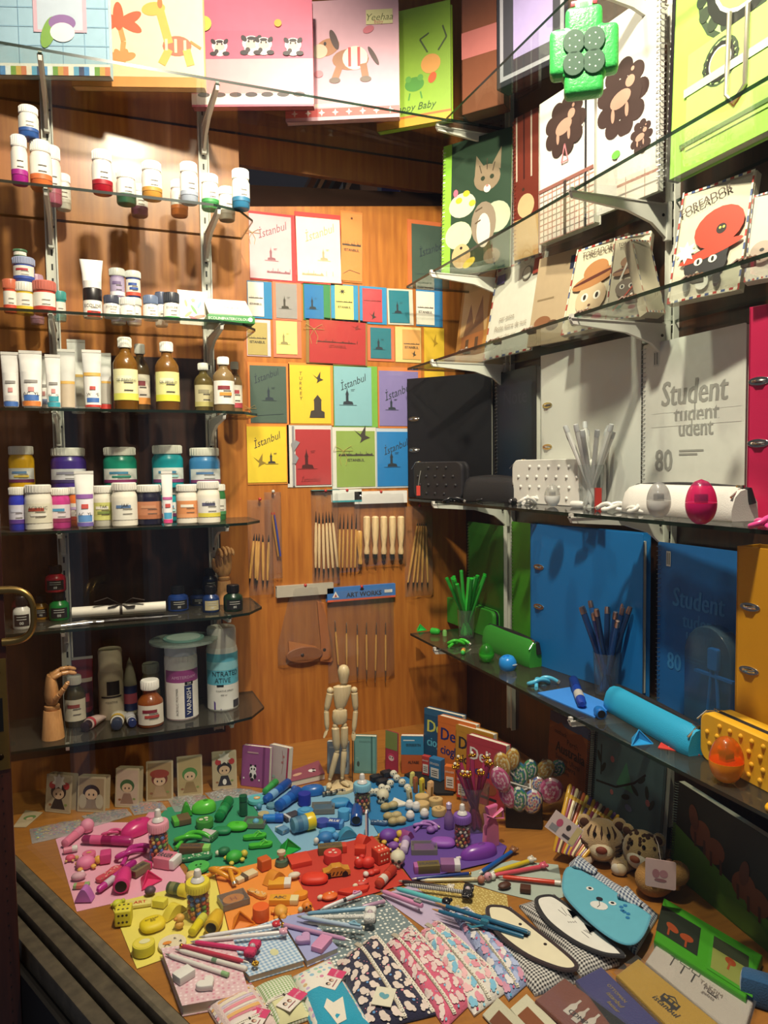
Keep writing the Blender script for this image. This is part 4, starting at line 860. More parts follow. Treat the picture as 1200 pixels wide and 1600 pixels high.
bag(210,545,480,965,'clear bag holding a wooden clay ribbon and kidney tool',hdr('#b0a898',None,.03),poly=lambda t:1-.55*max(0,t-.25)/.75)
q = onY(*P('t',338,905),YB-.010); k = mpp(q)*.3125; b = MB(M('#8a5430',.45),RX90); b.prism(ellip(95*k,40*k,30),-.004,.004,inset=.003); b.ball((-12*k,0,.004),(9*k,9*k,.002),M('#2a160c')); tag(b.build('kidney_tool',loc=q),'oval reddish wooden kidney tool with a hole in its bag','kidney tool')
q = onY(*P('t',335,870),YB-.017); b = MB(M('#b8743c',.45),RX90); b.prism([(-70*k,-25*k),(-72*k,35*k),(70*k,-5*k),(85*k,-30*k)],.0,.0022); tag(b.build('wooden_scraper',loc=q+Vector((0,.012,0))),'thin wooden scraper behind the oval kidney tool','scraper')
q = onY(*P('t',440,790),YB-.006); b = MB(M('#a86434',.45),RX90); b.prism([(-38*k,158*k),(0,148*k),(38*k,-150*k),(30*k,-160*k),(-28*k,-150*k),(-22*k,-60*k)],-.0025,.0025,inset=.0015); b.ball((-5*k,-92*k,.0025),(9*k,9*k,.001),M('#2a160c')); tag(b.build('wooden_rib',loc=q),'long orange wooden rib standing in the bag left of the blue header','wooden rib')
bag(464,550,790,1055,'clear bag with blue ART WORKS header card holding six slim tools',hdr('#3f74b8','ART WORKS',.038,'#d05a38','blue and orange header card'),Y=YB-.014)
for x1,x2,v1,v2 in((490,512,735,1010),(548,550,745,1010),(602,604,752,1020),(648,650,745,1040),(698,692,745,1045),(744,744,745,1045)):wtool(x1,v1,x2,v2,'slim double ended tool in the ART WORKS bag','tools in the ART WORKS bag',r=.0032,wood_c=YELW,head=.2,tail=.2,Y=YB-.012,metal_c='#b8b4ac')
# ------------------------------------------------------------------ jointed wooden figure
base = onZ(*P('t',520,1578),ZD); k = mpp(base)*.3125*1.0
man = thing('wooden_mannequin','pale jointed wooden drawing figure standing on a round base','drawing mannequin',base,math.radians(-8))
PW = wood('figure_wood','#cbb488','#dcc9a0',(30,30,6),.45,coat=.1)
def m3(u,v,y=0.):return Vector(((u-522)*k,y,(1588-v)*k))
def mpart(name,f):b = MB(PW); f(b); b.build(name,man)
mpart('base',lambda b:b.lathe([(72*k,0),(74*k,4*k),(72*k,18*k),(66*k,22*k),(0,22*k)],32))
def seg(b,p,q,r0,r1,r2=None,r3=None,fl=1.):
    r2 = r2 if r2 is not None else(r0+r1)/2; r3 = r3 or r1
    b.tube([p,p.lerp(q,.06),p.lerp(q,.3),p.lerp(q,.7),p.lerp(q,.94),q],[r0*.6*k,r0*k,max(r0,r2)*k,r2*.98*k,r1*k,r1*.6*k],seg=14,flat=fl)
mpart('head',lambda b:(b.lathe([(8*k,0),(20*k,6*k),(24*k,25*k),(29*k,50*k),(29*k,68*k),(22*k,86*k),(10*k,94*k),(0,95*k)],22,T=Tr(*m3(546,1054)))))
mpart('neck',lambda b:(seg(b,m3(544,1066),m3(546,1048),15,14)))
def chest(b):
    rows = [(1060,538,24,16),(1066,538,46,22),(1095,537,46,25),(1130,532,38,23),(1160,528,30,20),(1172,526,24,16)]
    n = 20; vs = [m3(c,v)+Vector((a*k*math.cos(2*PI*i/n),d*k*math.sin(2*PI*i/n),0))for v,c,a,d in rows for i in range(n)]
    b.add(vs,[(j*n+(i+1)%n,j*n+i,(j+1)*n+i,(j+1)*n+(i+1)%n)for j in range(len(rows)-1)for i in range(n)]+[tuple(range(n)),tuple((len(rows)-1)*n+i for i in range(n))[::-1]])
mpart('chest',chest)
mpart('waist_ball',lambda b:b.ball(m3(525,1178),19*k))
def pelvis(b):
    rows = [(1180,524,26,18),(1188,524,36,23),(1215,523,39,24),(1240,523,37,22),(1252,523,30,18)]
    n = 20; vs = [m3(c,v)+Vector((a*k*math.cos(2*PI*i/n),d*k*math.sin(2*PI*i/n),0))for v,c,a,d in rows for i in range(n)]
    b.add(vs,[(j*n+(i+1)%n,j*n+i,(j+1)*n+i,(j+1)*n+(i+1)%n)for j in range(len(rows)-1)for i in range(n)]+[tuple(range(n)),tuple((len(rows)-1)*n+i for i in range(n))[::-1]])
mpart('pelvis',pelvis)
for s_,nm,sh,el,wr,hd in((0,'arm',(477,1083),(456,1183),(457,1275),(438,1312)),(1,'arm',(598,1090),(604,1195),(590,1300),(587,1340))):
    mpart('shoulder_ball',lambda b:b.ball(m3(*sh),17*k)); mpart('upper_arm',lambda b:seg(b,m3(*sh)-Vector((0,0,10*k)),m3(*el),17,12,16))
    mpart('elbow_ball',lambda b:b.ball(m3(*el,-1*k),11*k)); mpart('forearm',lambda b:seg(b,m3(*el),m3(*wr,-10*k),13,9,13))
    mpart('hand',lambda b:(b.ball(m3(*wr,-10*k),8*k),b.tube([m3(*wr,-10*k),(m3(*wr,-10*k)+m3(*hd,-18*k))/2,m3(*hd,-18*k)],[8*k,12*k,6*k],seg=10,flat=.5)))
for hip,kn,an,ft in(((500,1262),(506,1392),(468,1530),(452,1552)),((545,1262),(543,1388),(530,1530),(556,1560))):
    mpart('hip_ball',lambda b:b.ball(m3(*hip),14*k)); mpart('thigh',lambda b:seg(b,m3(hip[0],hip[1]+6),m3(kn[0],kn[1]-6),20,14,20))
    mpart('knee_ball',lambda b:b.ball(m3(*kn),12*k)); mpart('shin',lambda b:seg(b,m3(kn[0],kn[1]+4),m3(*an),14,9,14))
    a_ = m3(*an); f_ = m3(ft[0],ft[1],-30*k)
    mpart('foot',lambda b:(b.ball(a_,9*k),b.tube([Vector((a_.x,8*k,33*k)),Vector(((a_.x+f_.x)/2,-20*k,36*k)),Vector((f_.x,-46*k,31*k))],[9*k,15*k,8*k],seg=10,flat=.8)))
mpart('support_rod',lambda b:b.tube([m3(585,1570,18*k),m3(592,1250,22*k),m3(540,1235,16*k)],2.2*k,'#1e1a18'))
# books glimpsed through the gap above the back panel
gz = slope(zt1,zt2,.6)-.02
MB(WOODD).box((.85,2.16,gz-.03),(.75,.2,.03)).build('trim_5',smooth=False); struct(bpy.data.objects['trim_5'])  # ledge under the books behind the gap
for i,(x,t,c,l)in enumerate(((.56,.016,'#8a6a48','tan book spine leaning behind the gap'),(.585,.010,'#c8b89a','cream book leaning behind the gap'),(.605,.012,'#5a4434','brown book leaning behind the gap'),(.632,.018,'#2a2422','black book behind the gap with white lettering'),(.665,.010,'#c0bcb0','thin white book behind the gap'))):
    th = thing('book',l,'book',(x,2.13,gz-.014),rot=(0,math.radians(28),0)); MB(M(c,.6)).box((0,0,.1),(t,.1,.2)).build('cover',th,smooth=False); MB(M('#d8d0bc',.8)).box((0,.003,.1),(t*.7,.1,.198)).build('pages',th,smooth=False)
for i,(x,c,l)in enumerate(((.74,'#2c3448','dark magazine behind the gap'),(.79,'#b8bcc4','silver grey magazine behind the gap'),(.86,'#2a4cc0','blue magazine behind the gap'),(.92,'#30303a','black magazine at the right end of the gap'),(.98,'#7a4438','reddish magazine at the right end of the gap'))):
    b = MB(M(c,.35),RX90); b.box((0,.06,0),(.055,.12,.004)); b.text('NEWS' if i%2 else 'ART',0,.095,.012,M('#e0e0e0'),.0023,bold=True); tag(b.build('magazine',loc=(x,2.10,gz-.013),rot=(-.1,0,0),smooth=False),l,'magazine')
# ------------------------------------------------------------------ right wall: binders, notebooks, cases
CHR = metal('#d4d0c8',.18)
def stand(c,uL,uR,XL,Xr,z,vtop,name,lab,cat,lean=0.,vat=None,group=None):
    a = colX(P(c,uL,0)[0],XL,z); b2 = colX(P(c,uR,0)[0],Xr,z); h = zat(a,P(c,0,vtop)[1]); w = (b2-a).length
    th = thing(name,lab,cat,a,group=group,rot=(-math.radians(lean),0,math.atan2(b2.y-a.y,b2.x-a.x))); return th,w,h
FV = RX90  # upright sheet: (u, v, towards viewer)
def binder(c,uL,uR,XL,Xr,z,vtop,col,lab,t=.045,rings=(.30,.62),ringx=.09,deco=None):
    th,w,h = stand(c,uL,uR,XL,Xr,z,vtop,'ring_binder',lab,'ring binder')
    b = MB(M(col,.42,bump=.15,scale=900),FV); b.prism(rrect(w,h,.004),-.0025,0,inset=.0008); b.prism(rrect(w,h,.004),-t,-t+.0025,inset=.0008); b.box((.0012,h/2,-t/2),(.0024,h,t))
    if deco:b.deco(w,h,deco,.0)
    b.build('cover',th)
    MB(M('#d8d4c8',.8),FV).box((w*.52,h*.49,-t/2),(w*.92,h*.92,t*.5)).build('paper_block',th,smooth=False)
    for r in rings:
        b = MB(CHR,FV); q = Tr(w*ringx+.006,h*r,0); b.prism(ellip(.017,.0065,24),0,.0015,T=q,inset=.0006); b.tube([(-.010,0,.0012),(-.005,0,.005),(.005,0,.005),(.010,0,.0012)],.0022,T=q,seg=8); b.prism(ellip(.011,.003,16),.0015,.0017,M('#2a2826'),T=q); b.build('ring_eyelet',th,label='chrome ring eyelet')
    return th,w,h
def spiralbook(c,uL,uR,XL,Xr,z,vtop,col,lab,pics,side='L',t=.012,coil='#c8c8c8',name='spiral_notebook',n=34,lean=0.,rough=.4,cat='notebook'):
    th,w,h = stand(c,uL,uR,XL,Xr,z,vtop,name,lab,cat,lean)
    b = MB(M(col,rough),FV); b.prism(rrect(w,h,.004),-.001,0); b.deco(w,h,pics,0); b.build('cover',th,smooth=False)
    MB(M('#e4e0d4',.8),FV).box((w/2,h/2,-t/2-.001),(w*.98,h*.985,t)).build('pages',th,smooth=False)
    b = MB(metal(coil,.3)); x0 = .004 if side=='L' else w-.004; s = 1 if side=='L' else-1
    pts = []; R = t*.5+.003
    for i in range(n*8+1):a = i/8*2*PI; pts.append((x0-s*.002+R*math.cos(a)*.8,t/2+R*math.sin(a),h*.02+h*.96*i/(n*8)))
    b.tube(pts,.0007,seg=5); b.build('spiral_binding',th); return th,w,h
def plainbook(c,uL,uR,XL,Xr,z,vtop,col,lab,pics,t=.018,lean=0.,name='notebook',cat='notebook',band=None,rough=.45,cover_t=.0015,group=None):
    th,w,h = stand(c,uL,uR,XL,Xr,z,vtop,name,lab,cat,lean,group=group)
    b = MB(M(col,rough),FV); b.box((w/2,h/2,-cover_t/2),(w,h,cover_t)); b.box((w/2,h/2,-t+cover_t/2),(w,h,cover_t)); b.box((cover_t/2,h/2,-t/2),(cover_t,h,t)); b.deco(w,h,pics,0); b.build('cover',th,smooth=False)
    if t>.004:MB(M('#e4dfd0',.8),FV).box((w/2,h/2,-t/2),(w*.97,h*.975,t-2*cover_t-.0002)).build('pages',th,smooth=False)
    if band is not None:MB(M('#18161a',.7),FV).box((w*band,h/2,.0006),(.005,h+.001,.0012)).build('elastic_band',th,smooth=False)
    return th,w,h
def studcase(c,uL,uR,XL,Xr,z,vtop,col,lab,nx=6,ny=4,t=.04,zip_c='#1c1a1c',lean=0.):
    th,w,h = stand(c,uL,uR,XL,Xr,z,vtop,'studded_pencil_case',lab,'pencil case',lean)
    b = MB(rubber(col),FV); b.prism(rrect(w,h,h*.22,6),0-t*.42,0,inset=.004)
    for i in range(nx):
        for j in range(ny):
            if(i in(0,nx-1))and(j in(0,ny-1)):continue
            b.ball((w*(.1+.8*(i+.25*(j%2))/(nx-.6)),h*(.16+.68*j/(ny-1)),.0),(.0042,.0042,.0035),seg=10)
    b.build('front_shell',th); b = MB(rubber(col),FV); b.prism(rrect(w,h,h*.22,6),-t,-t*.58,inset=.004); b.build('back_shell',th)
    b = MB(M(zip_c,.6),FV); b.prism(rrect(w*.985,h*.97,h*.21,6,w*.008,h*.015),-t*.6,-t*.4); b.build('zip',th)
    b = MB(CHR,FV); b.box((w*.06,h*1.0,-t*.5),(.012,.004,.006),bev=.001); b.tube([(w*.06,h*1.0,-t*.5),(w*.02,h*.99,-t*.2),(-w*.02,h*.8,.002)],.0012); b.build('zip_pull',th)
def egg(p,r,h,col,lab,base_c=None):
    """egg shaped pencil sharpener: solid lower bowl, clear dome, blade block inside"""
    th = thing('egg_sharpener',lab,'pencil sharpener',p); bc = base_c or col
    pr = lambda t:math.sqrt(max(0,1-(2*t-1)**2))*(1.06-.18*t)
    MB(plastic(bc)).lathe([(r*pr(t),h*t)for t in[.02+.46*i/8 for i in range(9)]],24).build('bowl',th)
    MB(tintclear(col,.25)).lathe([(r*pr(t)*1.0,h*t)for t in[.49+.51*i/9 for i in range(10)]],24,caps=False).build('dome',th,label='see-through dome')
    b = MB(metal('#b8b4ac',.3)); b.box((0,0,h*.56),(r*.7,r*.5,h*.22),bev=.0008); b.box((0,-r*.27,h*.58),(r*.6,.0008,h*.1),M('#4a4846',.3,1.)); b.build('blade',th)
KP = [(-1.15,-.62,0),(-.72,-.30,.02),(-.2,.08,.14),(.35,.42,.10),(.85,.42,.02),(1.02,.05,.0),(.75,-.33,.02),(.2,-.40,.16),(-.38,-.28,.22),(-.80,.05,.10),(-.70,.42,.02),(-.25,.52,.0),(.2,.25,.05),(.5,-.08,.2),(.82,-.5,.18),(1.15,-.85,.04)]
def loopk(n=5):
    out = []; K = [Vector(q)for q in KP]
    for i in range(len(K)-1):
        p0,p1,p2,p3 = K[max(i-1,0)],K[i],K[i+1],K[min(i+2,len(K)-1)]
        for j in range(n):t = j/n; out.append(.5*((2*p1)+(p2-p0)*t+(2*p0-5*p1+4*p2-p3)*t*t+(3*p1-p0-3*p2+p3)*t**3))
    return[tuple(v)for v in out+[K[-1]]]
def knot(p,size,col,lab,rot=0.,r=.0035,cat='flexible pencil',name='flexible_pencil',tip=True):
    pts = [(x*size,y*size,z_*r*13+r)for x,y,z_ in loopk()]
    cx_ = sum(q[0]for q in pts)/len(pts); cy_ = sum(q[1]for q in pts)/len(pts); pts = [(q[0]-cx_,q[1]-cy_,q[2])for q in pts]
    zmin = min(q[2]for q in pts)-r; pts = [(a,b_,c_-zmin)for a,b_,c_ in pts]
    th = thing(name,lab,cat,p,math.radians(rot)); MB(plastic(col)).tube(pts,r,seg=10).build('barrel',th)
    if tip:
        a,b_ = Vector(pts[-1]),Vector(pts[-4]); d = (a-b_).normalized(); m_ = MB(M('#c8c4bc',.3,.8)); m_.tube([a-d*.002,a+d*.003],r*1.08,seg=10); m_.build('ferrule',th)
    return th
def tetra(p,s,col,lab,rot=0.,open_=True):
    th = thing('pyramid_eraser',lab,'eraser',p,math.radians(rot)); h = s*.95
    A_ = [(s*math.cos(a),s*math.sin(a),0)for a in(PI/2,PI/2+2*PI/3,PI/2+4*PI/3)]; top = (0,0,h)
    b = MB(plastic(col)); b.add(A_+[top,(0,0,h*.30)],[(0,2,1),(0,1,3),(1,4,3),(4,2,3),(1,2,4),(2,0,3)])
    for a,c_ in((1,3),(2,3),(1,2)):q0 = Vector((A_+[top])[a]); q1 = Vector((A_+[top])[c_]); b.tube([q0,q1],s*.05,seg=6)
    b.build('body',th,smooth=False); return th
def cupset(p,r,h,items,lab,grp,plab,pcol,hlen,tip=None,cup_t=CLEAR,spread=.9,seed=1,capc=None,cupcat='cup',vlean=0.):
    th = thing('clear_cup',lab,'pencil cup',p); b = MB(cup_t); b.lathe([(r*.82,0),(r*.84,.002),(r,h),(r*.97,h),(r*.80,.004),(0,.004)],24,caps=False); b.add([(r*.82*math.cos(2*PI*i/24),r*.82*math.sin(2*PI*i/24),0)for i in range(24)],[tuple(range(24))]); b.build('cup_body',th)
    rnd = random.Random(seed)
    for i in range(items):
        a = 2*PI*i/items*1.0+rnd.uniform(-.3,.3); r0 = r*.66*rnd.uniform(.4,1.)
        q0 = Vector((p.x+r0*math.cos(a+PI*.9),p.y+r0*math.sin(a+PI*.9),p.z+.006)); k = r*.80*rnd.uniform(.45,1)
        q1 = Vector((p.x+k*math.cos(a),p.y+k*math.sin(a),p.z+h*.97)); d = (q1-q0).normalized(); L = hlen*rnd.uniform(.9,1.04)
        o = thing('pencil',plab,'pencil',q0,rot=d.to_track_quat('Z','Y').to_euler(),group=grp); c_ = pcol[i%len(pcol)]
        MB(plastic(c_)).lathe([(.0012,0),(.005,.009),(.005,L)],8).build('barrel',o)
        if tip:tip(o,L,i)
def caps(col,metal_=False):
    def f(o,L,i):MB(metal(col,.3)if metal_ else M(col,.4)).lathe([(.0053,L-.002),(.0053,L+.006),(.0046,L+.012),(0,L+.013)],10).build('end_cap',o)
    return f

z = ZDD
# black corner group
binder('o',638,768,.83,.985,z,592,'#141216','black ring binder standing at the far back corner',t=.03,rings=(.40,.66),ringx=.06)
spiralbook('o',775,838,.985,.985,z,585,'#18161a','black spiral notebook beside the white binder',[('r',.1,.1,.9,.9,M('#1e1c22',.3)),('t','Note',.5,.8,.2,M('#3a3840'))],coil='#8c8c90')
a = onZ(690,778,z); studcase('o',646,722,.805,.86,z,722,'#201e22','small black studded pencil case in the back corner',5,4,.03)
def softcase(c,uL,uR,XL,Xr,z,vtop,col,lab,t=.055,zipc='#18161a',cut=.86,piping=None):
    """soft wedge pencil case with rounded top and a zip along the back"""
    th,w,h = stand(c,uL,uR,XL,Xr,z,vtop,'zip_pencil_case',lab,'pencil case')
    rows = [(0,0.),(.05,-.04),(.35,-.03),(.75,.10),(.95,.30),(1.0,.5),(.95,.72),(.6,.95),(.1,1.0),(0,.95)]; n = 14; vs = []
    for i in range(n+1):
        f_ = i/n; e = min(1,.80+.5*math.sin(PI*min(max(f_,.0),1.))**.5)if 0<i<n else .78
        for hh_,tt in rows:vs.append((w*f_,t*(.5+(tt-.5)*e),h*hh_*(e*.35+.65)))
    m = len(rows); b = MB(M(col,.65,bump=.3,scale=600)); b.add(vs,[(i*m+j,(i+1)*m+j,(i+1)*m+(j+1)%m,i*m+(j+1)%m)for i in range(n)for j in range(m)]+[tuple(range(m))[::-1],tuple(n*m+j for j in range(m))]); b.build('body',th,ang=60)
    b = MB(M(zipc,.6)); b.tube([(w*(.01+.98*i/12),t*.62,h*(.90+.09*math.sin(PI*i/12)))for i in range(13)]+[(w*1.0,t*.7,h*.5)],.0065,seg=8,flat=.8); b.build('zip',th)
    b = MB(CHR); b.box((w*.96,t*.5,h*.96),(.014,.005,.009),bev=.001); b.tube([(w*.97,t*.45,h*.93),(w*.99,t*.1,h*.7)],.002); b.build('zip_pull',th); return th,w,h
softcase('o',722,800,.86,.90,z,745,'#1a181c','soft black zip pencil case left of the white studded case',t=.04)
p_ = onZ(700,797,z)
for dx,dy,rt,l in((.0,.0,20,'black flexible pencil knot on the white case shelf, left'),(-.02,-.10,80,'black flexible pencil knot nearer the white studded case')):
    q = onZ(*((706,786)if dx==0 else(752,783)),z); knot(q,.022,'#1a181c',l,rt,r=.003)
for x,y in((770,784),(786,785),(797,787)):
    q = onZ(x,y,z); th = thing('barrel_sharpener','small black barrel sharpener lying before the black case','pencil sharpener',q+Vector((0,0,.0065)),.4,'black barrel sharpeners'); MB(plastic('#18161a')).lathe([(.0055,0),(.0062,.002),(.0062,.018),(.004,.022)],16,T=Rt(90,'Y')).build('body',th); MB(metal()).lathe([(.0035,-.0004),(.0042,.0003)],14,T=Rt(90,'Y')).build('blade_rim',th)
q = onZ(728,780,z); tetra(q,.012,'#1a1a1c','small black pyramid eraser among the black goods',20)
q = onZ(692,772,z); egg(q,.012,.03,'#c8c8c8','clear egg sharpener on a black base, back corner','#1a181c')
q = onY(649,760,1.80); th = thing('price_tag','small red tag hanging on a cord from the black studded case','tag',(colX(649,.80,z).x,colX(649,.80,z).y-.02,z+.005),-.3); MB(M('#c03a2c',.5),RX90).box((0,.018,0),(.010,.026,.0008)).build('tag_card',th); MB(M('#8a8880',.5)).tube([(0,0,.031),(.004,.003,.055),(.008,.01,.07)],.0006,seg=5).build('cord',th)
# white group
binder('o',845,1000,.96,.985,z,556,'#d8d6d0','white ring binder behind the white pencils',t=.03,rings=(.38,.66),ringx=.06)
W8 = M('#9c9a96',.4)
def student(c_main,c_in,num='80'):
    return[('t','tudent',.56,.565,.15,c_main,dict(bold=True,xs=.78)),('r',.10,.575,.97,.625,c_in),('t','udent',.56,.485,.13,c_main,dict(bold=True,xs=.8)),('r',.1,.495,.97,.52,c_in),('t','Student',.53,.69,.19,c_main,dict(bold=True,shear=.08,maxw=None,xs=.78)),
            ('t',num,.24,.30,.17,c_main,dict(bold=True,xs=.8)),('r',.40,.345,.64,.355,c_main),('r',.40,.325,.58,.335,c_main),('r',.12,.86,.18,.95,'#c8c8c4'),('r',.13,.87,.14,.94,'#444444'),('r',.155,.87,.165,.94,'#444444')]
spiralbook('o',1003,1162,.985,.985,z,540,'#dcdad4','white spiral notebook printed Student 80',student(W8,M('#dcdad4',.4)))
binder('o',1166,1262,.93,.95,z,480,'#c42050','crimson pink ring binder at the right edge',t=.05,rings=(.36,.65),ringx=.12)
studcase('r',276,560,.905,.93,z,782,'#dcd9d2','white studded pencil case with black zip',7,4,.045)
q = onZ(948,792,z); q.x = min(q.x,.93)
cupset(q,.026,.085,12,'clear cup full of white pencils','white pencils in the cup','white pencil standing in the clear cup',['#d2d0cc','#c6c4c0','#dcdad6'],.155,caps('#c4c4c6'),seed=4)
q = onZ(965,790,z); q.x = .90; MB(M('#b02c24',.6)).box((0,0,.02),(.001,.022,.04)).build('red_label',loc=(.925,q.y-.055,z)); tag(bpy.data.objects['red_label'],'small red card standing behind the cup of white pencils','card')
softcase('r',664,1058,.885,.865,z,868,'#d6d3cc','long soft white zip pencil case under the Student notebook',t=.06)
for x,y,r,h,col,bc,l in((863,792,.0165,.047,'#dcdcd8','#d8d8d4','white egg sharpener before the studded case'),(1029,810,.019,.058,'#c8c8c8','#cfcdc8','clear domed white egg sharpener by the soft white case'),(1095,820,.0215,.064,'#e04488','#cc1c64','hot pink egg sharpener on the white shelf')):
    q = onZ(x,y,z); egg(q,r,h,col,l,bc)
for x,y,s,rt,col,l in((826,788,.022,10,'#d4d2cc','white flexible pencil knot beside the white egg sharpener'),(960,799,.024,160,'#d8d6d0','white flexible pencil knot in front of the pencil cup'),(992,802,.020,60,'#ceccc6','white flexible pencil knot by the clear domed sharpener'),(1180,827,.026,30,'#d8488c','pink flexible pencil knot at the right edge of the white shelf')):
    q = onZ(x,y,z); q.x = max(q.x,.815); knot(q,s,col,l,rt,r=.0038)
q = onZ(922,793,z); tetra(q,.016,'#d8d6d0','white pyramid eraser beside the pencil cup',30)
q = onZ(890,792,z);
for x,y,l in((893,793,'small white barrel sharpener right of the white egg'),):
    q = onZ(x,y,z); th = thing('barrel_sharpener',l,'pencil sharpener',q+Vector((0,0,.007)),-1.2); MB(plastic('#d4d2cc')).lathe([(.006,0),(.0068,.003),(.0068,.022),(.0045,.028)],16,T=Rt(90,'Y')).build('body',th); MB(metal()).lathe([(.004,-.0004),(.0045,.0003)],14,T=Rt(90,'Y')).build('blade_rim',th)

# ---- shelf C: airmail envelopes and notebooks
z = ZC
def airmail(n=14,rev=False):
    out = []
    for i in range(n):
        c_ = ('#b03a34','#e4dcc8','#4a5a8a','#e4dcc8')[i%4]; a,b_ = i/n,(i+1)/n
        out+=[('r',a,0,b_,.02,c_),('r',a,.98,b_,1,c_),('r',0,a,.025,b_,c_),('r',.975,a,1,b_,c_)]
    return out
def env(c,uL,uR,XL,Xr,vtop,col,lab,pics,lean=12,t=.004,roll=0,name='airmail_envelope',cat='envelope',zz=None):
    th,w,h = stand(c,uL,uR,XL,Xr,z if zz is None else zz,vtop,name,lab,cat,lean); th.rotation_euler.rotate_axis('Y',math.radians(roll))
    b = MB(M(col,.75),FV); b.box((w/2,h/2,-t/2),(w,h,t)); b.deco(w,h,pics,0); b.build('front',th,smooth=False); return th,w,h
BR = '#6a4a30'
env('r',66,178,.94,.965,120,'#b8803c','small tan picture postcard at the back of the airmail shelf',[('r',.08,.35,.92,.95,'#c8a06a'),('r',.15,.1,.85,.35,'#a8642c'),('p',[(.2,.35),(.35,.7),(.5,.45),(.7,.75),(.85,.35)],'#8a5a30'),('r',.3,.15,.4,.3,'#5a3a20'),('r',.6,.15,.7,.3,'#5a3a20')],roll=-4)
env('r',172,345,.93,.95,84,'#dcd8cc','white airmail letter with handwriting and postmark',airmail()+[('r',.06,.82,.22,.92,'#4a3a70'),('r',.80,.80,.95,.96,'#b0483c'),('e',.68,.84,.09,.09,'#8a8880'),('e',.68,.84,.075,.075,'#d8d4c8'),('t','par avion',.4,.42,.06,M('#8a7868'),dict(shear=.3)),('t','Petite lettre de nuit',.5,.32,.06,M('#9a8878'),dict(shear=.3)),('t','mon cher ami',.45,.22,.05,M('#9a8878'),dict(shear=.3))])
env('r',330,482,.92,.95,40,'#b39a7c','brown kraft airmail envelope with dark stamp',[('r',.78,.78,.94,.93,'#2c3450'),('r',.1,.5,.5,.52,'#8a7458'),('e',.3,.25,.2,.12,'#8a5a3c'),('e',.55,.2,.15,.1,'#5a3c28')])
def hatface(hat,face='#c8a888',eye='#2a2422'):
    return[('e',.5,.36,.30,.26,face),('e',.5,.58,.44,.12,hat,12),('e',.5,.68,.24,.16,hat,8),('e',.5,.60,.42,.03,'#5a2a20',12),('e',.38,.38,.07,.07,'#e8e0d0'),('e',.62,.38,.07,.07,'#e8e0d0'),('e',.38,.38,.03,.045,eye),('e',.62,.38,.03,.045,eye),('e',.5,.28,.03,.02,'#5a3a30'),('e',.3,.14,.12,.06,'#3a8a70'),('e',.7,.12,.1,.06,'#b03c50')]
TOR = [('t','TOREADOR',.45,.90,.10,M('#6a5c50',.7),dict(xs=.8,bold=True))]
env('r',452,634,.905,.93,0,'#d0c4aa','airmail notebook with a big straw hat drawing',airmail()+hatface('#b0784a','#c8b090')+TOR,t=.012,name='airmail_notebook',cat='notebook',roll=0,lean=16)
env('r',612,748,.895,.93,-48,'#ccc0a6','airmail notebook with a fox coloured face and crossed sabre',airmail()+hatface('#9a6a44','#7a6858')+[('l',[(.2,.1),(.9,.5)],.04,'#c84a30'),('l',[(.3,.45),(.6,.85)],.05,'#d8d0c0')]+TOR,t=.012,name='airmail_notebook',cat='notebook',roll=0,lean=16)
env('r',764,830,.91,.95,-55,'#b8ac94','grey sided airmail notebook turned edge on',airmail(),t=.02,name='airmail_notebook',cat='notebook',lean=18)
env('r',835,1095,.90,.93,-210,'#cdc3ae','airmail notebook with a black cat in an orange hat',airmail(18)+[('e',.5,.28,.30,.22,'#2a2628'),('p',[(.22,.30),(.18,.44),(.36,.36)],'#2a2628'),('p',[(.78,.30),(.82,.44),(.64,.36)],'#2a2628'),('e',.62,.58,.34,.28,'#c8402a',10),('e',.55,.38,.44,.07,'#c8402a',12),('e',.66,.56,.07,.07,'#2a1c1a'),('e',.64,.57,.018,.018,'#d8c85a'),('e',.69,.57,.018,.018,'#d8c85a'),
    ('e',.40,.31,.06,.05,'#e0dccf'),('e',.60,.31,.06,.05,'#e0dccf'),('e',.40,.31,.02,.035,'#1a1614'),('e',.60,.31,.02,.035,'#1a1614'),('e',.28,.12,.05,.10,'#2a2628'),('e',.7,.12,.05,.1,'#2a2628'),('e',.5,.12,.09,.1,'#e0dccf'),('s',.2,.42,.16,8,.55,'#e4e0d6'),('t','TOREADOR',.36,.86,.10,M('#5a4c44',.7),dict(rot=14,bold=True))],t=.014,name='airmail_notebook',cat='notebook',lean=14)
env('r',1112,1260,.90,.92,-200,'#d8cfc0','pale airmail notebook cut by the right edge of the picture',airmail(18)+[('e',.4,.3,.3,.3,'#b8a090'),('e',.4,.32,.06,.05,'#2a2422')],t=.014,name='airmail_notebook',cat='notebook',lean=14)
for i,(u,v)in enumerate(((110,352),(222,332),(345,298),(545,240),(705,158),(940,108),(1128,20))):
    pz = onX(*P('r',u,v),.835); q = Vector((.835,pz.y,z)); th = thing('wooden_clip',('small brown wooden claw clip at the very back of the airmail shelf','brown wooden claw clip before the white airmail letter','brown wooden claw clip before the kraft envelope','brown wooden claw clip before the straw hat notebook','brown wooden claw clip before the sabre notebook','brown wooden claw clip before the cat notebook','brown wooden claw clip near the right edge of the airmail shelf')[i],'clip',q,-1.2)
    b = MB(M('#5a3a24',.6));
    for j in range(5):b.tube([(0,0,.006),(-.012+.006*j,-.006,.010),(-.02+.010*j,-.012,.003)],[.003,.0028,.001],seg=6)
    b.box((0,.002,.006),(.018,.010,.012),bev=.002); b.build('claw',th); MB(M('#b8b0a4',.4,.6)).tube([(0,-.002,.012),(0,.004,.016)],.002,seg=8).build('spring',th)

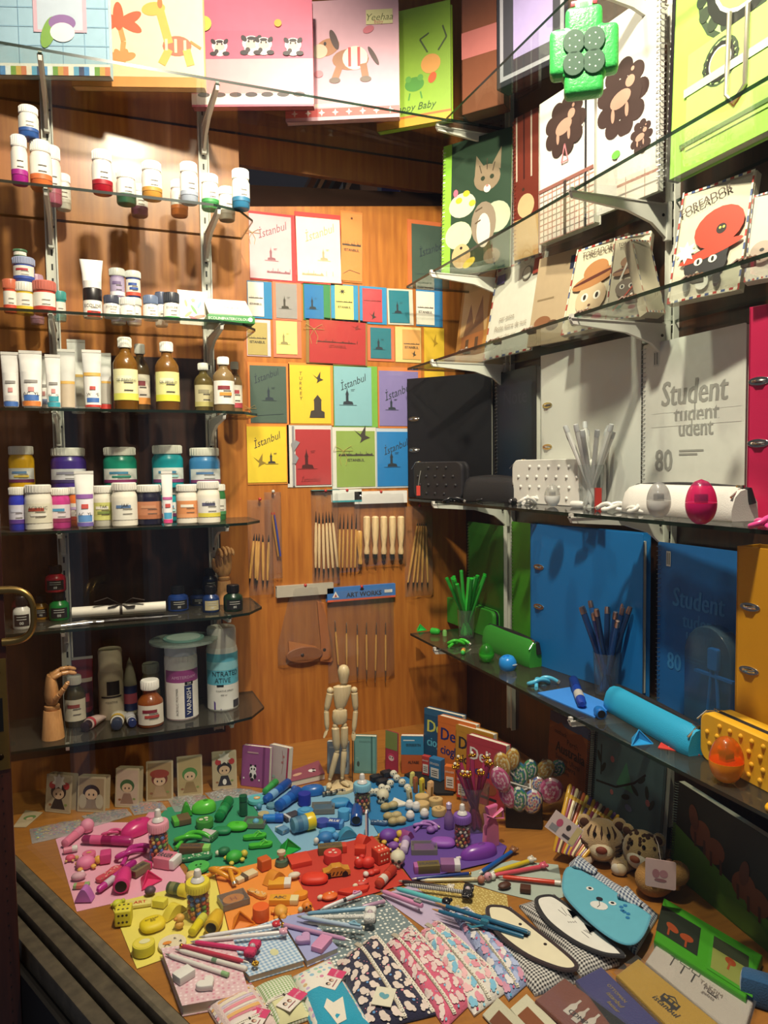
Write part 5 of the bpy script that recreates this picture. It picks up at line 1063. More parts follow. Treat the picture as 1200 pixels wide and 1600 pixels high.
# ---- shelf B: kitten and teddy notebooks
z = ZB_
KIT = [('r',.13,0,1,1,'#28402c'),('r',0,0,.13,1,'#8cc83c'),('e',.3,.52,.2,.16,'#c8c8b0'),('e',.25,.30,.2,.18,'#c4d0a8'),('e',.8,.38,.2,.2,'#b4bca0'),('e',.25,.56,.05,.04,'#e0c030'),('e',.36,.60,.05,.04,'#e0c030'),('e',.2,.62,.035,.05,'#d06a80'),('e',.45,.52,.05,.04,'#d8b838'),('e',.62,.35,.18,.28,'#8a7c68'),('e',.62,.30,.10,.22,'#d8d0c0'),
       ('e',.66,.68,.19,.17,'#8a7860'),('p',[(.48,.70),(.50,.86),(.62,.76)],'#8a7860'),('p',[(.72,.76),(.86,.88),(.85,.72)],'#8a7860'),('e',.60,.68,.03,.03,'#2a3420'),('e',.73,.68,.03,.03,'#2a3420'),('e',.665,.60,.05,.05,'#e0d8cc'),('e',.665,.62,.02,.015,'#c07a70'),
       ('l',[(.55,.78),(.58,.72)],.012,'#4a3c2c'),('l',[(.66,.82),(.66,.74)],.012,'#4a3c2c'),('l',[(.77,.78),(.74,.72)],.012,'#4a3c2c'),('l',[(.5,.45),(.6,.47)],.015,'#5a4c38'),('l',[(.5,.36),(.58,.38)],.015,'#5a4c38'),('e',.30,.14,.14,.16,'#c8a878'),('e',.30,.20,.02,.02,'#2a2018'),('e',.42,.08,.1,.05,'#d8c040',30),('e',.75,.1,.12,.1,'#7a6a54')]
spiralbook('q',22,268,.855,.96,z,520,'#8cc83c','green spiral notebook with a tabby kitten photo',KIT,coil='#c8c8b8',lean=3,t=.010)
spiralbook('q',284,372,.945,.965,z,430,'#6a2c20','spiral notebook with reddish stripes over a hay coloured photo',[('r',0,0,1,.28,'#b89460'),('e',.5,.36,.34,.36,'#c8a87c'),('e',.4,.48,.05,.05,'#3a2a1c'),('r',.1,.55,.16,1,'#b8a898'),('r',.4,.55,.46,1,'#3a1410'),('r',.7,.55,.76,1,'#b8a898')],coil='#c05a50',t=.010)
plaid = [('r',0,i*.0415,1,i*.0415+.008,('#a87c70','#8a8078','#b88a7c')[i%3])for i in range(9)]+[('r',i*.083,0,i*.083+.016,.37,('#a07468','#8a8078','#b89084')[i%3])for i in range(12)]
def bubble(cx,cy,s,ry=.8):return[('e',cx,cy,s*1.18,s*ry*1.18,'#cfcac0'),('e',cx,cy,s*1.13,s*ry*1.13,'#e2ded6')]+[('e',cx+s*.88*math.cos(a*.7),cy+.68*s*ry*.88*math.sin(a*.7),s*.38,s*.36,'#3c2c28')for a in range(9)]+[('e',cx,cy,s*.95,s*ry*.95,'#3c2c28'),('e',cx-.02,cy,s*.5,s*.3,'#b08a78',8),('e',cx+s*.4,cy+s*.2,s*.22,s*.2,'#b08a78'),('e',cx-s*.42,cy-s*.2,s*.09,s*.26,'#b08a78'),('e',cx+s*.25,cy-s*.2,s*.09,s*.26,'#b08a78'),('e',cx+s*.52,cy+s*.36,s*.08,s*.08,'#b08a78')]
plainbook('q',376,572,.93,.95,z,378,'#dedad2','white notebook with a teddy bear badge and plaid foot',[('r',0,0,1,.37,'#dcd0c4')]+plaid+[('r',0,.36,1,.385,'#8a5a50')]+bubble(.5,.74,.30)+[('l',[(.5,.62),(.44,.5),(.56,.5),(.5,.62)],.02,'#c07a80'),('r',.48,0,.53,.37,'#3a3430')],band=.86,t=.02)
spiralbook('q',582,806,.93,.95,z,110,'#cfcac4','tall white spiral notebook with a large teddy bear badge',bubble(.42,.56,.34,.75)+[('r',.36,.12,.96,.36,'#e0dcd4')]+bubble(.74,.31,.14)+[('e',.34,.28,.07,.05,'#6ac04a'),('r',.36,.0,1,.14,'#dcd0c4'),('r',.36,.10,1,.115,'#a87c70'),('r',.36,.05,1,.06,'#8a8078'),('r',.5,0,.51,.14,'#a07468'),('r',.8,0,.81,.14,'#a07468')],side='R',coil='#d0d0d0',t=.012)
def lace_circle(cx,cy,r):return[('e',cx,cy,r*1.25,r*1.25,'#3a4a34'),('e',cx,cy,r*1.12,r*1.12,'#a4c87c')]+[('e',cx+r*1.12*math.cos(a*PI/8),cy+r*.8*math.sin(a*PI/8),r*.16,r*.16,'#33402e')for a in range(16)]+[('e',cx,cy,r,r,'#20241e'),('e',cx,cy,r*.78,r*.78,'#dfe4d4'),('e',cx,cy,r*.7,r*.7,'#9ac864')]
th,w,h = plainbook('o',1046,1290,.93,.93,z,-40,'#9ccc58','big lime green notebook with dark lace rings, upper right',lace_circle(.50,.78,.26)+[('r',.12,.1,1,.56,'#a8d468')]+lace_circle(.36,.43,.10)+[('r',.1,.36,1,.40,'#b8c8a8'),('r',.08,.12,1,.14,'#5a7a44')],t=.025,lean=2)
b = MB(M('#141216',.4),FV); b.box((-.004,h/2,-.012),(.008,h,.025));
for i in range(26):b.box((-.0085,h*(.03+i*.037),-.006),(.002,.003,.012),M('#d8d8d8',.3))
b.build('black_spine',th,label='black spine with white stitching')
b = MB(M('#b0a898',.3,.7),FV); b.tube([(w*.42,h*.62,.004),(w*.42,h*.25,.004),(w*.47,h*.2,.004),(w*.54,h*.25,.004),(w*.54,h*.6,.004)],.004); b.build('clasp',th,label='silver clasp')
# ---- shelf A: big albums seen from below
z = ZA
def album(c,uL,uR,XL,Xr,zz,h,t,col,lab,pics,rough=.25,lean=0.):
    a = colX(P(c,uL,0)[0],XL,zz); b2 = colX(P(c,uR,0)[0],Xr,zz); w = (b2-a).length
    th = thing('photo_album',lab,'photo album',a,rot=(-math.radians(lean),0,math.atan2(b2.y-a.y,b2.x-a.x)))
    b = MB(M(col,rough,coat=.5),FV); b.prism(rrect(w,h,.003),-.003,0); b.prism(rrect(w,h,.003),-t,-t+.003); b.box((.0015,h/2,-t/2),(.003,h,t)); b.deco(w,h,pics,0); b.build('cover',th,smooth=False)
    MB(M('#c8b89c',.8),FV).box((w*.5,h*.5,-t/2),(w*.95,h*.97,t-.0065)).build('pages',th,smooth=False); return th,w
def album2(a,b2,h,t,col,lab,pics,rough=.22,lean=0.,pg='#c8b89c',z=None):
    a = Vector((a[0],a[1],ZA if z is None else z)); b2 = Vector((b2[0],b2[1],a.z)); w = (b2-a).length
    th = thing('photo_album',lab,'photo album',a,rot=(-math.radians(lean),0,math.atan2(b2.y-a.y,b2.x-a.x)))
    b = MB(M(col,rough,coat=.6),FV); b.prism(rrect(w,h,.003),-.002,0); b.prism(rrect(w,h,.003),-t,-t+.002); b.box((.001,h/2,-t/2),(.002,h,t)); b.box((w/2,.001,-t/2),(w,.002,t)); b.deco(w,h,pics,0); b.build('cover',th,smooth=False)
    MB(M(pg,.8),FV).box((w*.5,h*.5,-t/2),(w*.96,h*.97,t-.0045)).build('pages',th,smooth=False); return th,w
album2((.850,1.632),(.915,1.55),.30,.045,'#7a4a34','glossy brown photo album with a pink band, top right shelf',[('r',0,.42,1,.62,'#b86a64'),('r',0,.9,1,1,'#8a5a44')],pg='#8a6448')
album2((.868,1.50),(.935,1.33),.30,.04,'#2c2c32','dark grey album with lilac centre panel, top right shelf',[('r',.05,.04,.95,.97,'#8c8c94'),('r',.10,.07,.90,.93,'#34343c'),('r',.25,.16,.8,1,'#9488b4')],pg='#5a5048')
# ---- nursery albums fanned along the topmost shelf
ST = ['#c8a45a','#4a8ac0','#e0d8c8','#6a9a4a','#384a6a','#c87a5a','#d8e0e4','#5aa0c0']
def palm(x,y,s):return[('l',[(x,y),(x+.03*s,y+.25*s),(x-.02*s,y+.5*s)],.04,'#d88a50')]+[('e',x-.02*s+.14*s*math.cos(a),y+.52*s+.08*s*math.sin(a),.17*s,.04,'#c85a3c',math.degrees(a))for a in(-.5,.5,1.6,2.6,3.7)]+[('e',x+.08*s*math.cos(a),y+.02,.1*s,.03,'#d8844c',math.degrees(a))for a in(.3,1.2,2.,2.9)]
def cow(x,y,s):return[('e',x,y,.075*s,.06*s,'#e8dcd8'),('e',x,y-.055*s,.06*s,.05*s,'#e0d0cc'),('e',x-.06*s,y+.045*s,.03*s,.02*s,'#2c2428',130),('e',x+.06*s,y+.045*s,.03*s,.02*s,'#2c2428',50),('e',x,y+.045*s,.035*s,.015*s,'#2c2428'),('e',x,y-.012*s,.05*s,.032*s,'#e0c0a8'),('e',x-.022*s,y+.018*s,.008*s,.011*s,'#2c2428'),('e',x+.022*s,y+.018*s,.008*s,.011*s,'#2c2428'),('e',x-.06*s,y-.085*s,.035*s,.02*s,'#2c2428'),('e',x+.06*s,y-.085*s,.035*s,.02*s,'#2c2428'),('e',x-.03*s,y-.06*s,.02*s,.02*s,'#3a3034')]
album2((-.196,1.814),(.070,1.727),.24,.020,'#a8c0cc','light blue nursery album with a striped foot, top left',[('r',0,.10,1,1,'#9cbccc'),('r',0,.07,1,.10,'#dcdcd4')]+[('r',i/26,0,(i+1)/26,.075,ST[(i*5)%8])for i in range(26)]+[('l',[(.02+.16*i,.1),(.02+.16*i,1)],.004,'#7aa0b8')for i in range(7)]+[('l',[(0,.25+.16*i),(1,.25+.16*i)],.004,'#7aa0b8')for i in range(5)]+[('r',.45,.36,.84,.7,'#c8a8b4'),('r',.48,.38,.81,.68,'#b8c4d0'),('e',.56,.36,.05,.12,'#7aa04a',-20),('e',.66,.44,.1,.06,'#8a6a9a'),('e',.66,.36,.09,.07,'#e4dcd8')])
album2((-.007,1.797),(.262,1.708),.24,.022,'#d8a878','cream nursery album with a giraffe and a palm, top left',[('r',0,.02,1,1,'#e0d0a8'),('r',0,0,1,.09,'#d8904c')]+palm(.38,.24,.62)+[('e',.80,.36,.11,.075,'#c8644c'),('l',[(.74,.38),(.68,.66)],.065,'#dca24c'),('e',.63,.68,.09,.05,'#dca24c',8),('e',.68,.73,.02,.04,'#b86a3c'),('l',[(.74,.33),(.68,.20)],.06,'#dca24c'),('l',[(.87,.33),(.90,.19)],.06,'#dca24c'),('l',[(.9,.40),(.98,.34)],.02,'#b87a3c'),('l',[(.72,.32),(.72,.42)],.02,'#e0c8a0'),('l',[(.79,.3),(.79,.42)],.02,'#e0c8a0'),('l',[(.86,.32),(.86,.41)],.02,'#e0c8a0')])
album2((.247,1.806),(.508,1.707),.24,.022,'#c06068','pink nursery album with a row of cartoon cows, top middle',[('r',0,.0,1,1,'#c4607a'),('r',0,.42,1,.7,'#c05a74'),('r',0,.10,1,.44,'#d89aa0'),('r',0,.02,1,.12,'#e4d8d4')]+[('e',.1+i*.13,.11,.05,.02,'#4a3a40')for i in range(7)]+cow(.24,.56,.85)+cow(.50,.58,1.)+cow(.60,.57,.9)+cow(.84,.56,.9)+[('e',.72,.76,.03,.03,'#d89a30'),('e',.12,.76,.06,.06,'#a8b84a')])
album2((.467,1.808),(.714,1.69),.275,.022,'#c898a4','pale pink nursery album with a small horse in a blanket, top middle',[('r',.0,.0,1,1,'#cc9eac'),('r',0,.03,1,.10,'#c85050'),('r',0,.11,1,.14,'#e0ccc0')]+[('s',.08+.12*i,.065,.03,4,.4,'#e8d8d0')for i in range(8)]+up([('e',.58,.36,.16,.09,'#9a6a4a'),('e',.38,.47,.11,.07,'#a87450',20),('e',.31,.44,.07,.06,'#c8b8a0'),('e',.44,.53,.09,.03,'#4a3430',110),('e',.62,.37,.11,.10,'#e0d4c4'),('r',.56,.30,.585,.46,'#c04848'),('r',.64,.30,.665,.46,'#c04848'),('l',[(.49,.32),(.44,.20)],.06,'#9a6a4a'),('l',[(.69,.32),(.71,.20)],.06,'#9a6a4a'),('e',.44,.19,.05,.025,'#6a5a50'),('e',.71,.19,.05,.025,'#6a5a50'),('e',.78,.38,.02,.09,'#4a3430',30),('e',.36,.50,.012,.016,'#2a2020'),('e',.74,.6,.05,.03,'#c86a78',20),('e',.3,.25,.04,.03,'#c87a84')],.14)+[('r',.72,.78,.95,.9,'#d8d098'),('t','Yeehaa',.83,.84,.06,M('#6a6a3c'),dict(shear=.3)),('t','Baby',.83,.80,.03,M('#b05050'))])
album2((.692,1.783),(.834,1.658),.275,.022,'#8cb030','lime green nursery album with a frog and a bird, top middle',[('r',.0,.0,1,1,'#8ab034'),('r',0,0,1,.07,'#d8a030'),('r',0,.07,1,.09,'#c86a30'),('e',.52,.35,.13,.09,'#4a8c34'),('e',.44,.40,.04,.04,'#5a9a3c'),('e',.60,.40,.04,.04,'#5a9a3c'),('l',[(.46,.28),(.44,.22)],.02,'#4a8c34'),('l',[(.6,.28),(.62,.22)],.02,'#4a8c34'),('e',.74,.50,.13,.12,'#d89a50'),('e',.76,.38,.07,.05,'#d05a2c',60),('l',[(.7,.6),(.6,.72),(.72,.76)],.02,'#4a5a34'),('l',[(.84,.6),(.95,.7),(.9,.8)],.02,'#4a5a34'),('e',.22,.5,.05,.03,'#d8a030',30),('e',.28,.53,.05,.03,'#d06a30',-30),('t','Happy Baby',.5,.16,.09,M('#3a5a20'),dict(shear=.3))])
# clover plush hanging before the teddy notebooks
pt = onX(912,85,.72); k = mpp(pt)
th = thing('clover_plush','green padded four leaf clover ornament hanging upper right','hanging ornament',pt,math.radians(-35))
b = MB(M('#3cb054',.35,bump=.4,scale=250));
for cx_,cz_,rx,rz_ in((-30,2,22,36),(30,2,22,36),(0,42,28,26),(0,-44,30,22),(0,0,34,40)):b.box((cx_*k,0,cz_*k),(rx*2*k,30*k,rz_*2*k),bev=11*k,seg=4)
b.build('cushion',th,ang=80)
b = MB(M('#1c4a30',.6),RX90)
for ax in(45,135,225,315):
    a = math.radians(ax); b.prism([(x*k,y*k)for x,y in[(21*math.cos(a)+17*math.cos(t)*(1.0),-4+23*math.sin(a)+19*math.sin(t))for t in[2*PI*i/18 for i in range(18)]]],15*k,18*k,inset=1*k)
    for i in range(5):b.ball(((21*math.cos(a)+8*math.cos(i*1.26))*k,(-4+23*math.sin(a)+9*math.sin(i*1.26))*k,18*k),(1.3*k,1.3*k,.5*k),'#d8e8dc',seg=6)
b.build('clover_patch',th,label='dark dotted clover leaves')
b = MB(M('#8fd8a0',.6)); b.box((-14*k,-3*k,62*k),(26*k,20*k,30*k),bev=6*k,T=Rt(12,'Y')); b.box((14*k,-3*k,62*k),(26*k,20*k,30*k),bev=6*k,T=Rt(-12,'Y')); b.box((0,-2*k,74*k),(40*k,14*k,9*k),'#c03a4a',bev=3*k); b.build('bow',th,label='pale green bow with red trim')
b = MB(M('#e0e0da',.6)); hz = .3
for dx in(-6,8):b.tube([(dx*k,0,76*k),(dx*k,0,76*k+hz)],.0009,seg=5)
b.build('string',th)

# ---- shelf E: green, blue and yellow groups
z = ZE
spiralbook('e',232,345,.985,.985,z,30,'#2f6a24','dark green spiral notebook at the back of the colour shelf',[('r',.1,.1,.9,.9,M('#2c6420',.3))],coil='#8ca080')
spiralbook('e',372,436,.985,.985,z,30,'#4a9a24','bright green spiral notebook beside the blue binder',[('r',.1,.04,.2,.1,'#b8c8a0')],coil='#b8b8a8')
binder('o',829,1003,.93,.975,z,818,'#1670b8','bright blue ring binder on the lower right shelf',t=.022,rings=(.42,.70),ringx=.07)
B8 = M('#3a86c4',.5)
spiralbook('o',1026,1150,.985,.985,z,846,'#1c66ac','blue spiral notebook printed Student 80',student(B8,M('#1c66ac',.5)),coil='#a8a8b0')
binder('o',1147,1270,.925,.94,z,853,'#d89418','yellow orange ring binder on the lower right shelf',t=.055,rings=(.42,.72),ringx=.14)
studcase('e',140,312,.955,.965,z,268,'#3a9a2c','green pencil case with black zip at the back of the shelf',0,0,.03)
softcase('e',272,425,.90,.90,z,362,'#2f8a28','low green soft pencil case before the green notebooks',t=.04)
def green_tip(o,L,i):MB(plastic('#2cb438')).lathe([(.0052,L),(.0052,L+.006),(0,L+.007)],10).build('end_cap',o)
q = onZ(*P('e',225,405),z); q.x = min(q.x,.925)
cupset(q,.024,.075,13,'clear cup full of green pencils','green pencils in the cup','green pencil standing in the clear cup',['#2c9a34','#228a2c','#3cb040'],.165,green_tip,seed=2)
q = onZ(*P('e',690,588),z); q.x = min(q.x,.935)
cupset(q,.026,.085,13,'clear cup full of blue pencils','blue pencils in the cup','dark blue pencil standing in the clear cup',['#1c3c70','#24508c','#183058'],.165,caps('#c8a8a0',True),seed=9)
th_,w_,h_ = softcase('e',662,935,.875,.845,z,560,'#1e9cc8','turquoise soft pencil case with black zip and metal pull',t=.05)
studcase('e',978,1260,.865,.85,z,640,'#e0a81c','yellow studded pencil case at the lower right',7,4,.05)
for x,y,r,h,col,bc,l in(((290,486),0,.0185,.045,'#4cc03c','#38b02c','green egg sharpener on the shelf edge'),((1040,880),0,.024,.068,'#f0901c','#e88a10','orange egg sharpener before the yellow studded case')):
    q = onZ(*P('e',*x),z); q.x = max(q.x,.828); egg(q,r,h,col,l,bc)
for(u,v),s,rt,col,l in(((196,432),.024,0,'#4cc83c','light green flexible pencil knot near the green cup'),((464,560),.028,20,'#58b8dc','light blue flexible pencil knot on the shelf edge'),((1190,975),.026,30,'#e0a81c','yellow flexible pencil knot at the right end of the shelf')):
    q = onZ(*P('e',u,v),z); q.x = max(q.x,.83); knot(q,s,col,l,rt,r=.004)
for(u,v),s,rt,col,l in(((75,382),.018,10,'#28b048','green pyramid eraser at the far tip of the shelf'),((780,745),.022,-10,'#2a96d8','blue pyramid eraser on the lower right shelf')):
    q = onZ(*P('e',u,v),z); q.x = max(q.x,.82); tetra(q,s,col,l,rt)
def barrelsh(q,col,lab,rz=0.,r=.009,L=.026,hole='#14141a'):
    th = thing('barrel_sharpener',lab,'pencil sharpener',q+Vector((0,0,r)),rz); T = Rt(90,'Y')
    MB(plastic(col)).lathe([(r*.75,0),(r,.002),(r,L*.6),(r*.8,L*.9),(r*.4,L),(0,L)],20,T=T).build('body',th); MB(M(hole,.4)).lathe([(0,-.0008),(r*.7,-.0006),(r*.74,.001)],16,T=T).build('opening',th)
barrelsh(onZ(*P('e',100,396),z)+Vector((.01,0,0)),'#34a838','green barrel sharpener beside the far green pyramid',-.9)
barrelsh(onZ(*P('e',662,672),z),'#1c6cc0','blue barrel sharpener lying before the turquoise case',1.2,.010)
q = onZ(*P('e',362,508),z); q.x = max(q.x,.83); th = thing('pencil_sharpener','sky blue rounded pencil sharpener on the shelf edge','pencil sharpener',q,.2); b = MB(plastic('#2a8cdc')); b.lathe([(.014,0),(.019,.006),(.020,.016),(.016,.027),(.010,.031),(.007,.031),(.006,.028),(0,.028)],24,T=Rt(-14,'Y')); b.build('body',th); MB(M('#d8e8f0',.4),RX90).prism(ellip(.007,.0015),.0195,.0205,T=Tr(0,.014,0)).build('slot',th)
q = onZ(*P('e',215,458),z); q.x = max(q.x,.82); b = MB(plastic('#3cb84c'))
for i in range(5):b.ball((.007*i-.014,0,.006+.001*(i%2)),(.0055,.0055,.006),('#3cb84c','#e0b83c','#3cb84c','#c84a3c','#3cb84c')[i],seg=10)
tag(b.build('worm_eraser',loc=q,rot=(0,0,1.)),'tiny striped green worm eraser on the shelf edge','eraser')
q = onZ(*P('e',155,400),z); b = MB(plastic('#7ab060')); b.lathe([(.006,0),(.006,.012),(.004,.016),(0,.017)],12); tag(b.build('stamp',loc=q),'small green stamp standing beside the green cup','stamp')
pA = [onZ(*P('e',u,v),z)for u,v in((455,588),(560,570),(705,632),(640,668))]; pA = [Vector((max(p.x,.806),p.y,0))for p in pA]
b = MB(M('#3a86dc',.6)); b.prism([(p.x,p.y)for p in pA],0,.003,inset=.0003); tag(b.build('sticky_note_pad',loc=(0,0,z)),'thin blue note pad lying on the shelf','note pad')
def marker(p1,p2,r,body,capc,lab,name='marker_pen',cat='marker pen',lbl='#b8b4ac',zz=0.):
    d = p2-p1; L = d.length; th = thing(name,lab,cat,p1+Vector((0,0,r+zz)),math.atan2(d.y,d.x)); T = Rt(90,'Y')
    MB(plastic(body)).lathe([(r*.5,L*.02),(r*.96,L*.06),(r,L*.62)],18,T=T).build('barrel',th)
    MB(plastic(capc)).lathe([(r*1.06,L*.62),(r*1.08,L*.63),(r*1.08,L*.96),(r*.8,L),(0,L)],18,T=T).build('cap',th)
    if lbl:MB(M(lbl,.5)).lathe([(r*1.012,L*.2),(r*1.012,L*.42)],18,T=T,caps=False).build('band',th)
    return th
marker(onZ(*P('e',600,645),z),onZ(*P('e',570,560),z),.009,'#1c3c9c','#1a2c7c','blue marker pen lying on the blue note pad',zz=.0035)
q1,q2 = onZ(*P('e',865,735),z),onZ(*P('e',975,788),z)
th = thing('price_tag','red card tag with a white price label below the turquoise case','tag',((q1+q2)/2),math.radians(-52)); b = MB(M('#c8382c',.55)); b.box((0,0,.001),(.062,.045,.0012)); b.box((.0,.0,.0018),(.034,.024,.0003),'#e4e0d8'); b.text('KALEMLIK',0,.006,.005,M('#3a3a3a'),.0021); b.text('9,50',0,-.005,.008,M('#3a3a3a'),.0021,bold=True); b.build('tag_card',th,smooth=False)
q3 = onZ(*P('e',915,722),z); th.children; MB(metal('#b8b4a8')).tube([(-.01,.02,.002),(.0,.034,.012),(.002,.04,.028)],.0012,seg=6).build('bead_chain',th)
# clear capsule case with blue fittings
th,w,h = stand('e',925,1078,.935,.93,z,350,'clear_capsule_case','clear domed plastic case holding blue stationery','clear case')
cap = [(0,0),(w,0)]+[(w/2+w/2*math.cos(PI*i/14),h-w/2+w/2*math.sin(PI*i/14))for i in range(15)]
MB(tintclear('#9cc4dc',.10),FV).prism(cap,-.03,0,inset=.006).build('shell',th); MB(plastic('#2a84c4'),FV).box((w*.5,h*.55,-.016),(w*.8,.004,.008)).build('inner_bar',th)
b = MB(plastic('#1c8ac8'),FV); b.prism(rrect(w*.2,h*.2,.004,4,w*.4,h*.6),-.02,-.010,inset=.002); b.tube([(w*.45,h*.6,-.015),(w*.4,h*.3,-.015),(w*.35,h*.06,-.015)],.003); b.tube([(w*.55,h*.6,-.015),(w*.6,h*.3,-.015),(w*.62,h*.06,-.015)],.003); b.build('compass',th,label='blue drawing compass')
# ------------------------------------------------------------------ the deck: coloured card sheets
def D(c,u,v,z=0.):q = onZ(*P(c,u,v),ZD+z); return q
def sheet(pts,col,lab,z=0.,c='o',name='card_sheet',cat='card sheet',t=.0006,mat=None):
    q = [D(c,u,v)for u,v in pts]; cen = sum(q,Vector())/len(q)
    o = MB(mat or M(col,.75,var=.03)).prism([(p.x-cen.x,p.y-cen.y)for p in q],0,t).build(name,loc=(cen.x,cen.y,ZD+.0002+z),smooth=False); tag(o,lab,cat); return o
sheet([(87,1312),(120,1425),(300,1384),(237,1286),(150,1285)],'#dd9fb4','pale pink card sheet at the left of the deck')
sheet([(262,1262),(382,1243),(440,1318),(441,1352),(336,1366),(296,1360),(238,1286)],'#2a8a62','green card sheet between the pink and red ones')
sheet([(173,1413),(214,1515),(358,1463),(335,1366),(302,1382)],'#ddd060','yellow card sheet at the lower left',.0007)
sheet([(336,1366),(360,1464),(492,1424),(446,1340)],'#e08a34','orange card sheet in the middle of the deck',.0014)
sheet([(446,1340),(492,1425),(645,1380),(582,1308)],'#b83424','red card sheet in the middle of the deck',.0021)
sheet([(384,1244),(455,1340),(592,1306),(545,1226),(440,1234)],'#7aa8c4','light blue card sheet at the back of the deck',.0007)
sheet([(545,1226),(592,1305),(702,1276),(640,1214)],'#2272a8','strong blue card sheet behind the skulls',.0014)
sheet([(592,1306),(645,1379),(782,1346),(792,1325),(704,1276)],'#5a3c8c','violet card sheet on the right of the red one',.0028)
DOTG = dots_mat('dotted_grey_paper','#6c7c80',['#dcdcd4'],130,.30,.8)
DOTY = dots_mat('dotted_gold_paper','#a8904c',['#cfc07c'],190,.30,.8)
sheet([(440,1430),(560,1396),(596,1400),(650,1450),(690,1500),(560,1560)],'#8a9aa0','grey patterned paper with white dots under the pens',.0004,mat=DOTG)
sheet([(592,1400),(640,1385),(700,1380),(760,1440),(740,1500),(690,1470)],'#b4a4c0','lilac paper sheet under the pink pen',.0004)
sheet([(706,1372),(800,1345),(872,1352),(882,1402),(850,1412),(780,1395)],'#a0aca0','pale green paper sheet under the animal topped pens',.0004)
sheet([(650,1388),(700,1374),(792,1400),(795,1425),(745,1432),(700,1420)],'#b4a060','gold dotted paper sheet near the black heart pen',.0010,mat=DOTY)

# ---- generic small things
def base_at(c,u,v,z=.003):p = D(c,u,v); return Vector((p.x,p.y,ZD+z)),mpp(p)*CR[c][2]
def ang2(a,b):return math.atan2(b.y-a.y,b.x-a.x)
SH = .0034  # top of the card sheets
def blockeraser(c,u1,v1,u2,v2,w,h,rub,sl,lab,txt=None,z=SH,f=(.25,1.),name='block_eraser',cat='eraser',tc='#4a4448'):
    a,k = base_at(c,u1,v1,z); b2,_ = base_at(c,u2,v2,z); L = (b2-a).length; w*=k; h*=k
    th = thing(name,lab,cat,a,ang2(a,b2)); MB(rubber(rub)).box((L/2,0,h/2),(L,w,h),bev=h*.15).build('rubber',th)
    if sl:
        b = MB(M(sl,.5)); x0,x1 = L*f[0],L*f[1]; b.box(((x0+x1)/2,0,h/2),(x1-x0,w*1.04,h*1.05),bev=.0004)
        if txt:b.text(txt,(x0+x1)/2,0,w*.45,M(tc),h*1.0275+.0002,maxw=(x1-x0)*.85,bold=True)
        b.build('sleeve',th)
    return th
def cube(c,u,v,s,rot,col,lab,pips='#3a2a20',z=SH,name='dice_eraser',cat='eraser',n=True):
    p,k = base_at(c,u,v,z); s*=k; th = thing(name,lab,cat,p,math.radians(rot)); b = MB(rubber(col)); b.box((0,0,s/2),(s,s,s),bev=s*.12,seg=3)
    if n:
        for i in(-1,0,1):
            for j in(-1,1):b.lathe([(s*.08,0),(s*.06,.0004)],8,M(pips),T=Tr(i*s*.27,j*s*.24,s)); b.lathe([(s*.08,0),(s*.06,.0004)],8,M(pips),T=Tr(i*s*.24,-s*.5,s*.5+j*s*.22)@Rt(90,'X'))
    b.build('body',th); return th
def disc(c,u,v,r,h,col,lab,top=None,z=SH,topd=None,name='round_eraser',cat='eraser',ry=1.,rot=0):
    p,k = base_at(c,u,v,z); r*=k; h*=k; th = thing(name,lab,cat,p,math.radians(rot)); MB(rubber(col)).prism(ellip(r,r*ry,28),0,h,inset=r*.06).build('body',th)
    if top or topd:
        b = MB(M(top or col,.6));
        if top:b.prism(ellip(r*.86,r*.86*ry,26),h,h+.0004)
        if topd:b.deco(2*r,2*r*ry,topd,h+.0006,-r,-r*ry)
        b.build('printed_top',th)
    return th
def pebble(c,u,v,rx,ry,h,rot,col,lab,txt=None,z=SH,name='pebble_eraser',cat='eraser',tc='#5a4a20',flat=.5):
    p,k = base_at(c,u,v,z); rx*=k; ry*=k; h*=k; th = thing(name,lab,cat,p,math.radians(rot))
    b = MB(rubber(col)); n = 26; rows = [(.72,0),(.92,.12),(1,.38),(.97,.62),(.82,.86),(.55,.98),(0.001,1.)]
    sq = lambda t,e=.8:math.copysign(abs(t)**e,t); vs = [(rx*a*sq(math.cos(2*PI*i/n)),ry*a*sq(math.sin(2*PI*i/n)),h*zz)for a,zz in rows for i in range(n)]
    b.add(vs,[(j*n+i,j*n+(i+1)%n,(j+1)*n+(i+1)%n,(j+1)*n+i)for j in range(len(rows)-1)for i in range(n)]+[tuple(range(n))[::-1]])
    if txt:
        for i,t in enumerate(txt):b.text(t,0,(-.1+.32*(len(txt)/2-i))*ry,ry*.34,M(tc),h*1.01)
    b.build('body',th); return th
def arch(c,u,v,L,H,W,rot,col,lab,z=SH,name='arched_eraser'):
    p,k = base_at(c,u,v,z); L*=k; H*=k; W*=k; pts = [(-L/2+L*i/12,H*math.sin(PI*i/12))for i in range(13)]
    o = MB(rubber(col),RX90).prism(pts,-W/2,W/2,inset=.0006).build(name,loc=p,rot=(0,0,math.radians(rot))); tag(o,lab,'eraser'); return o
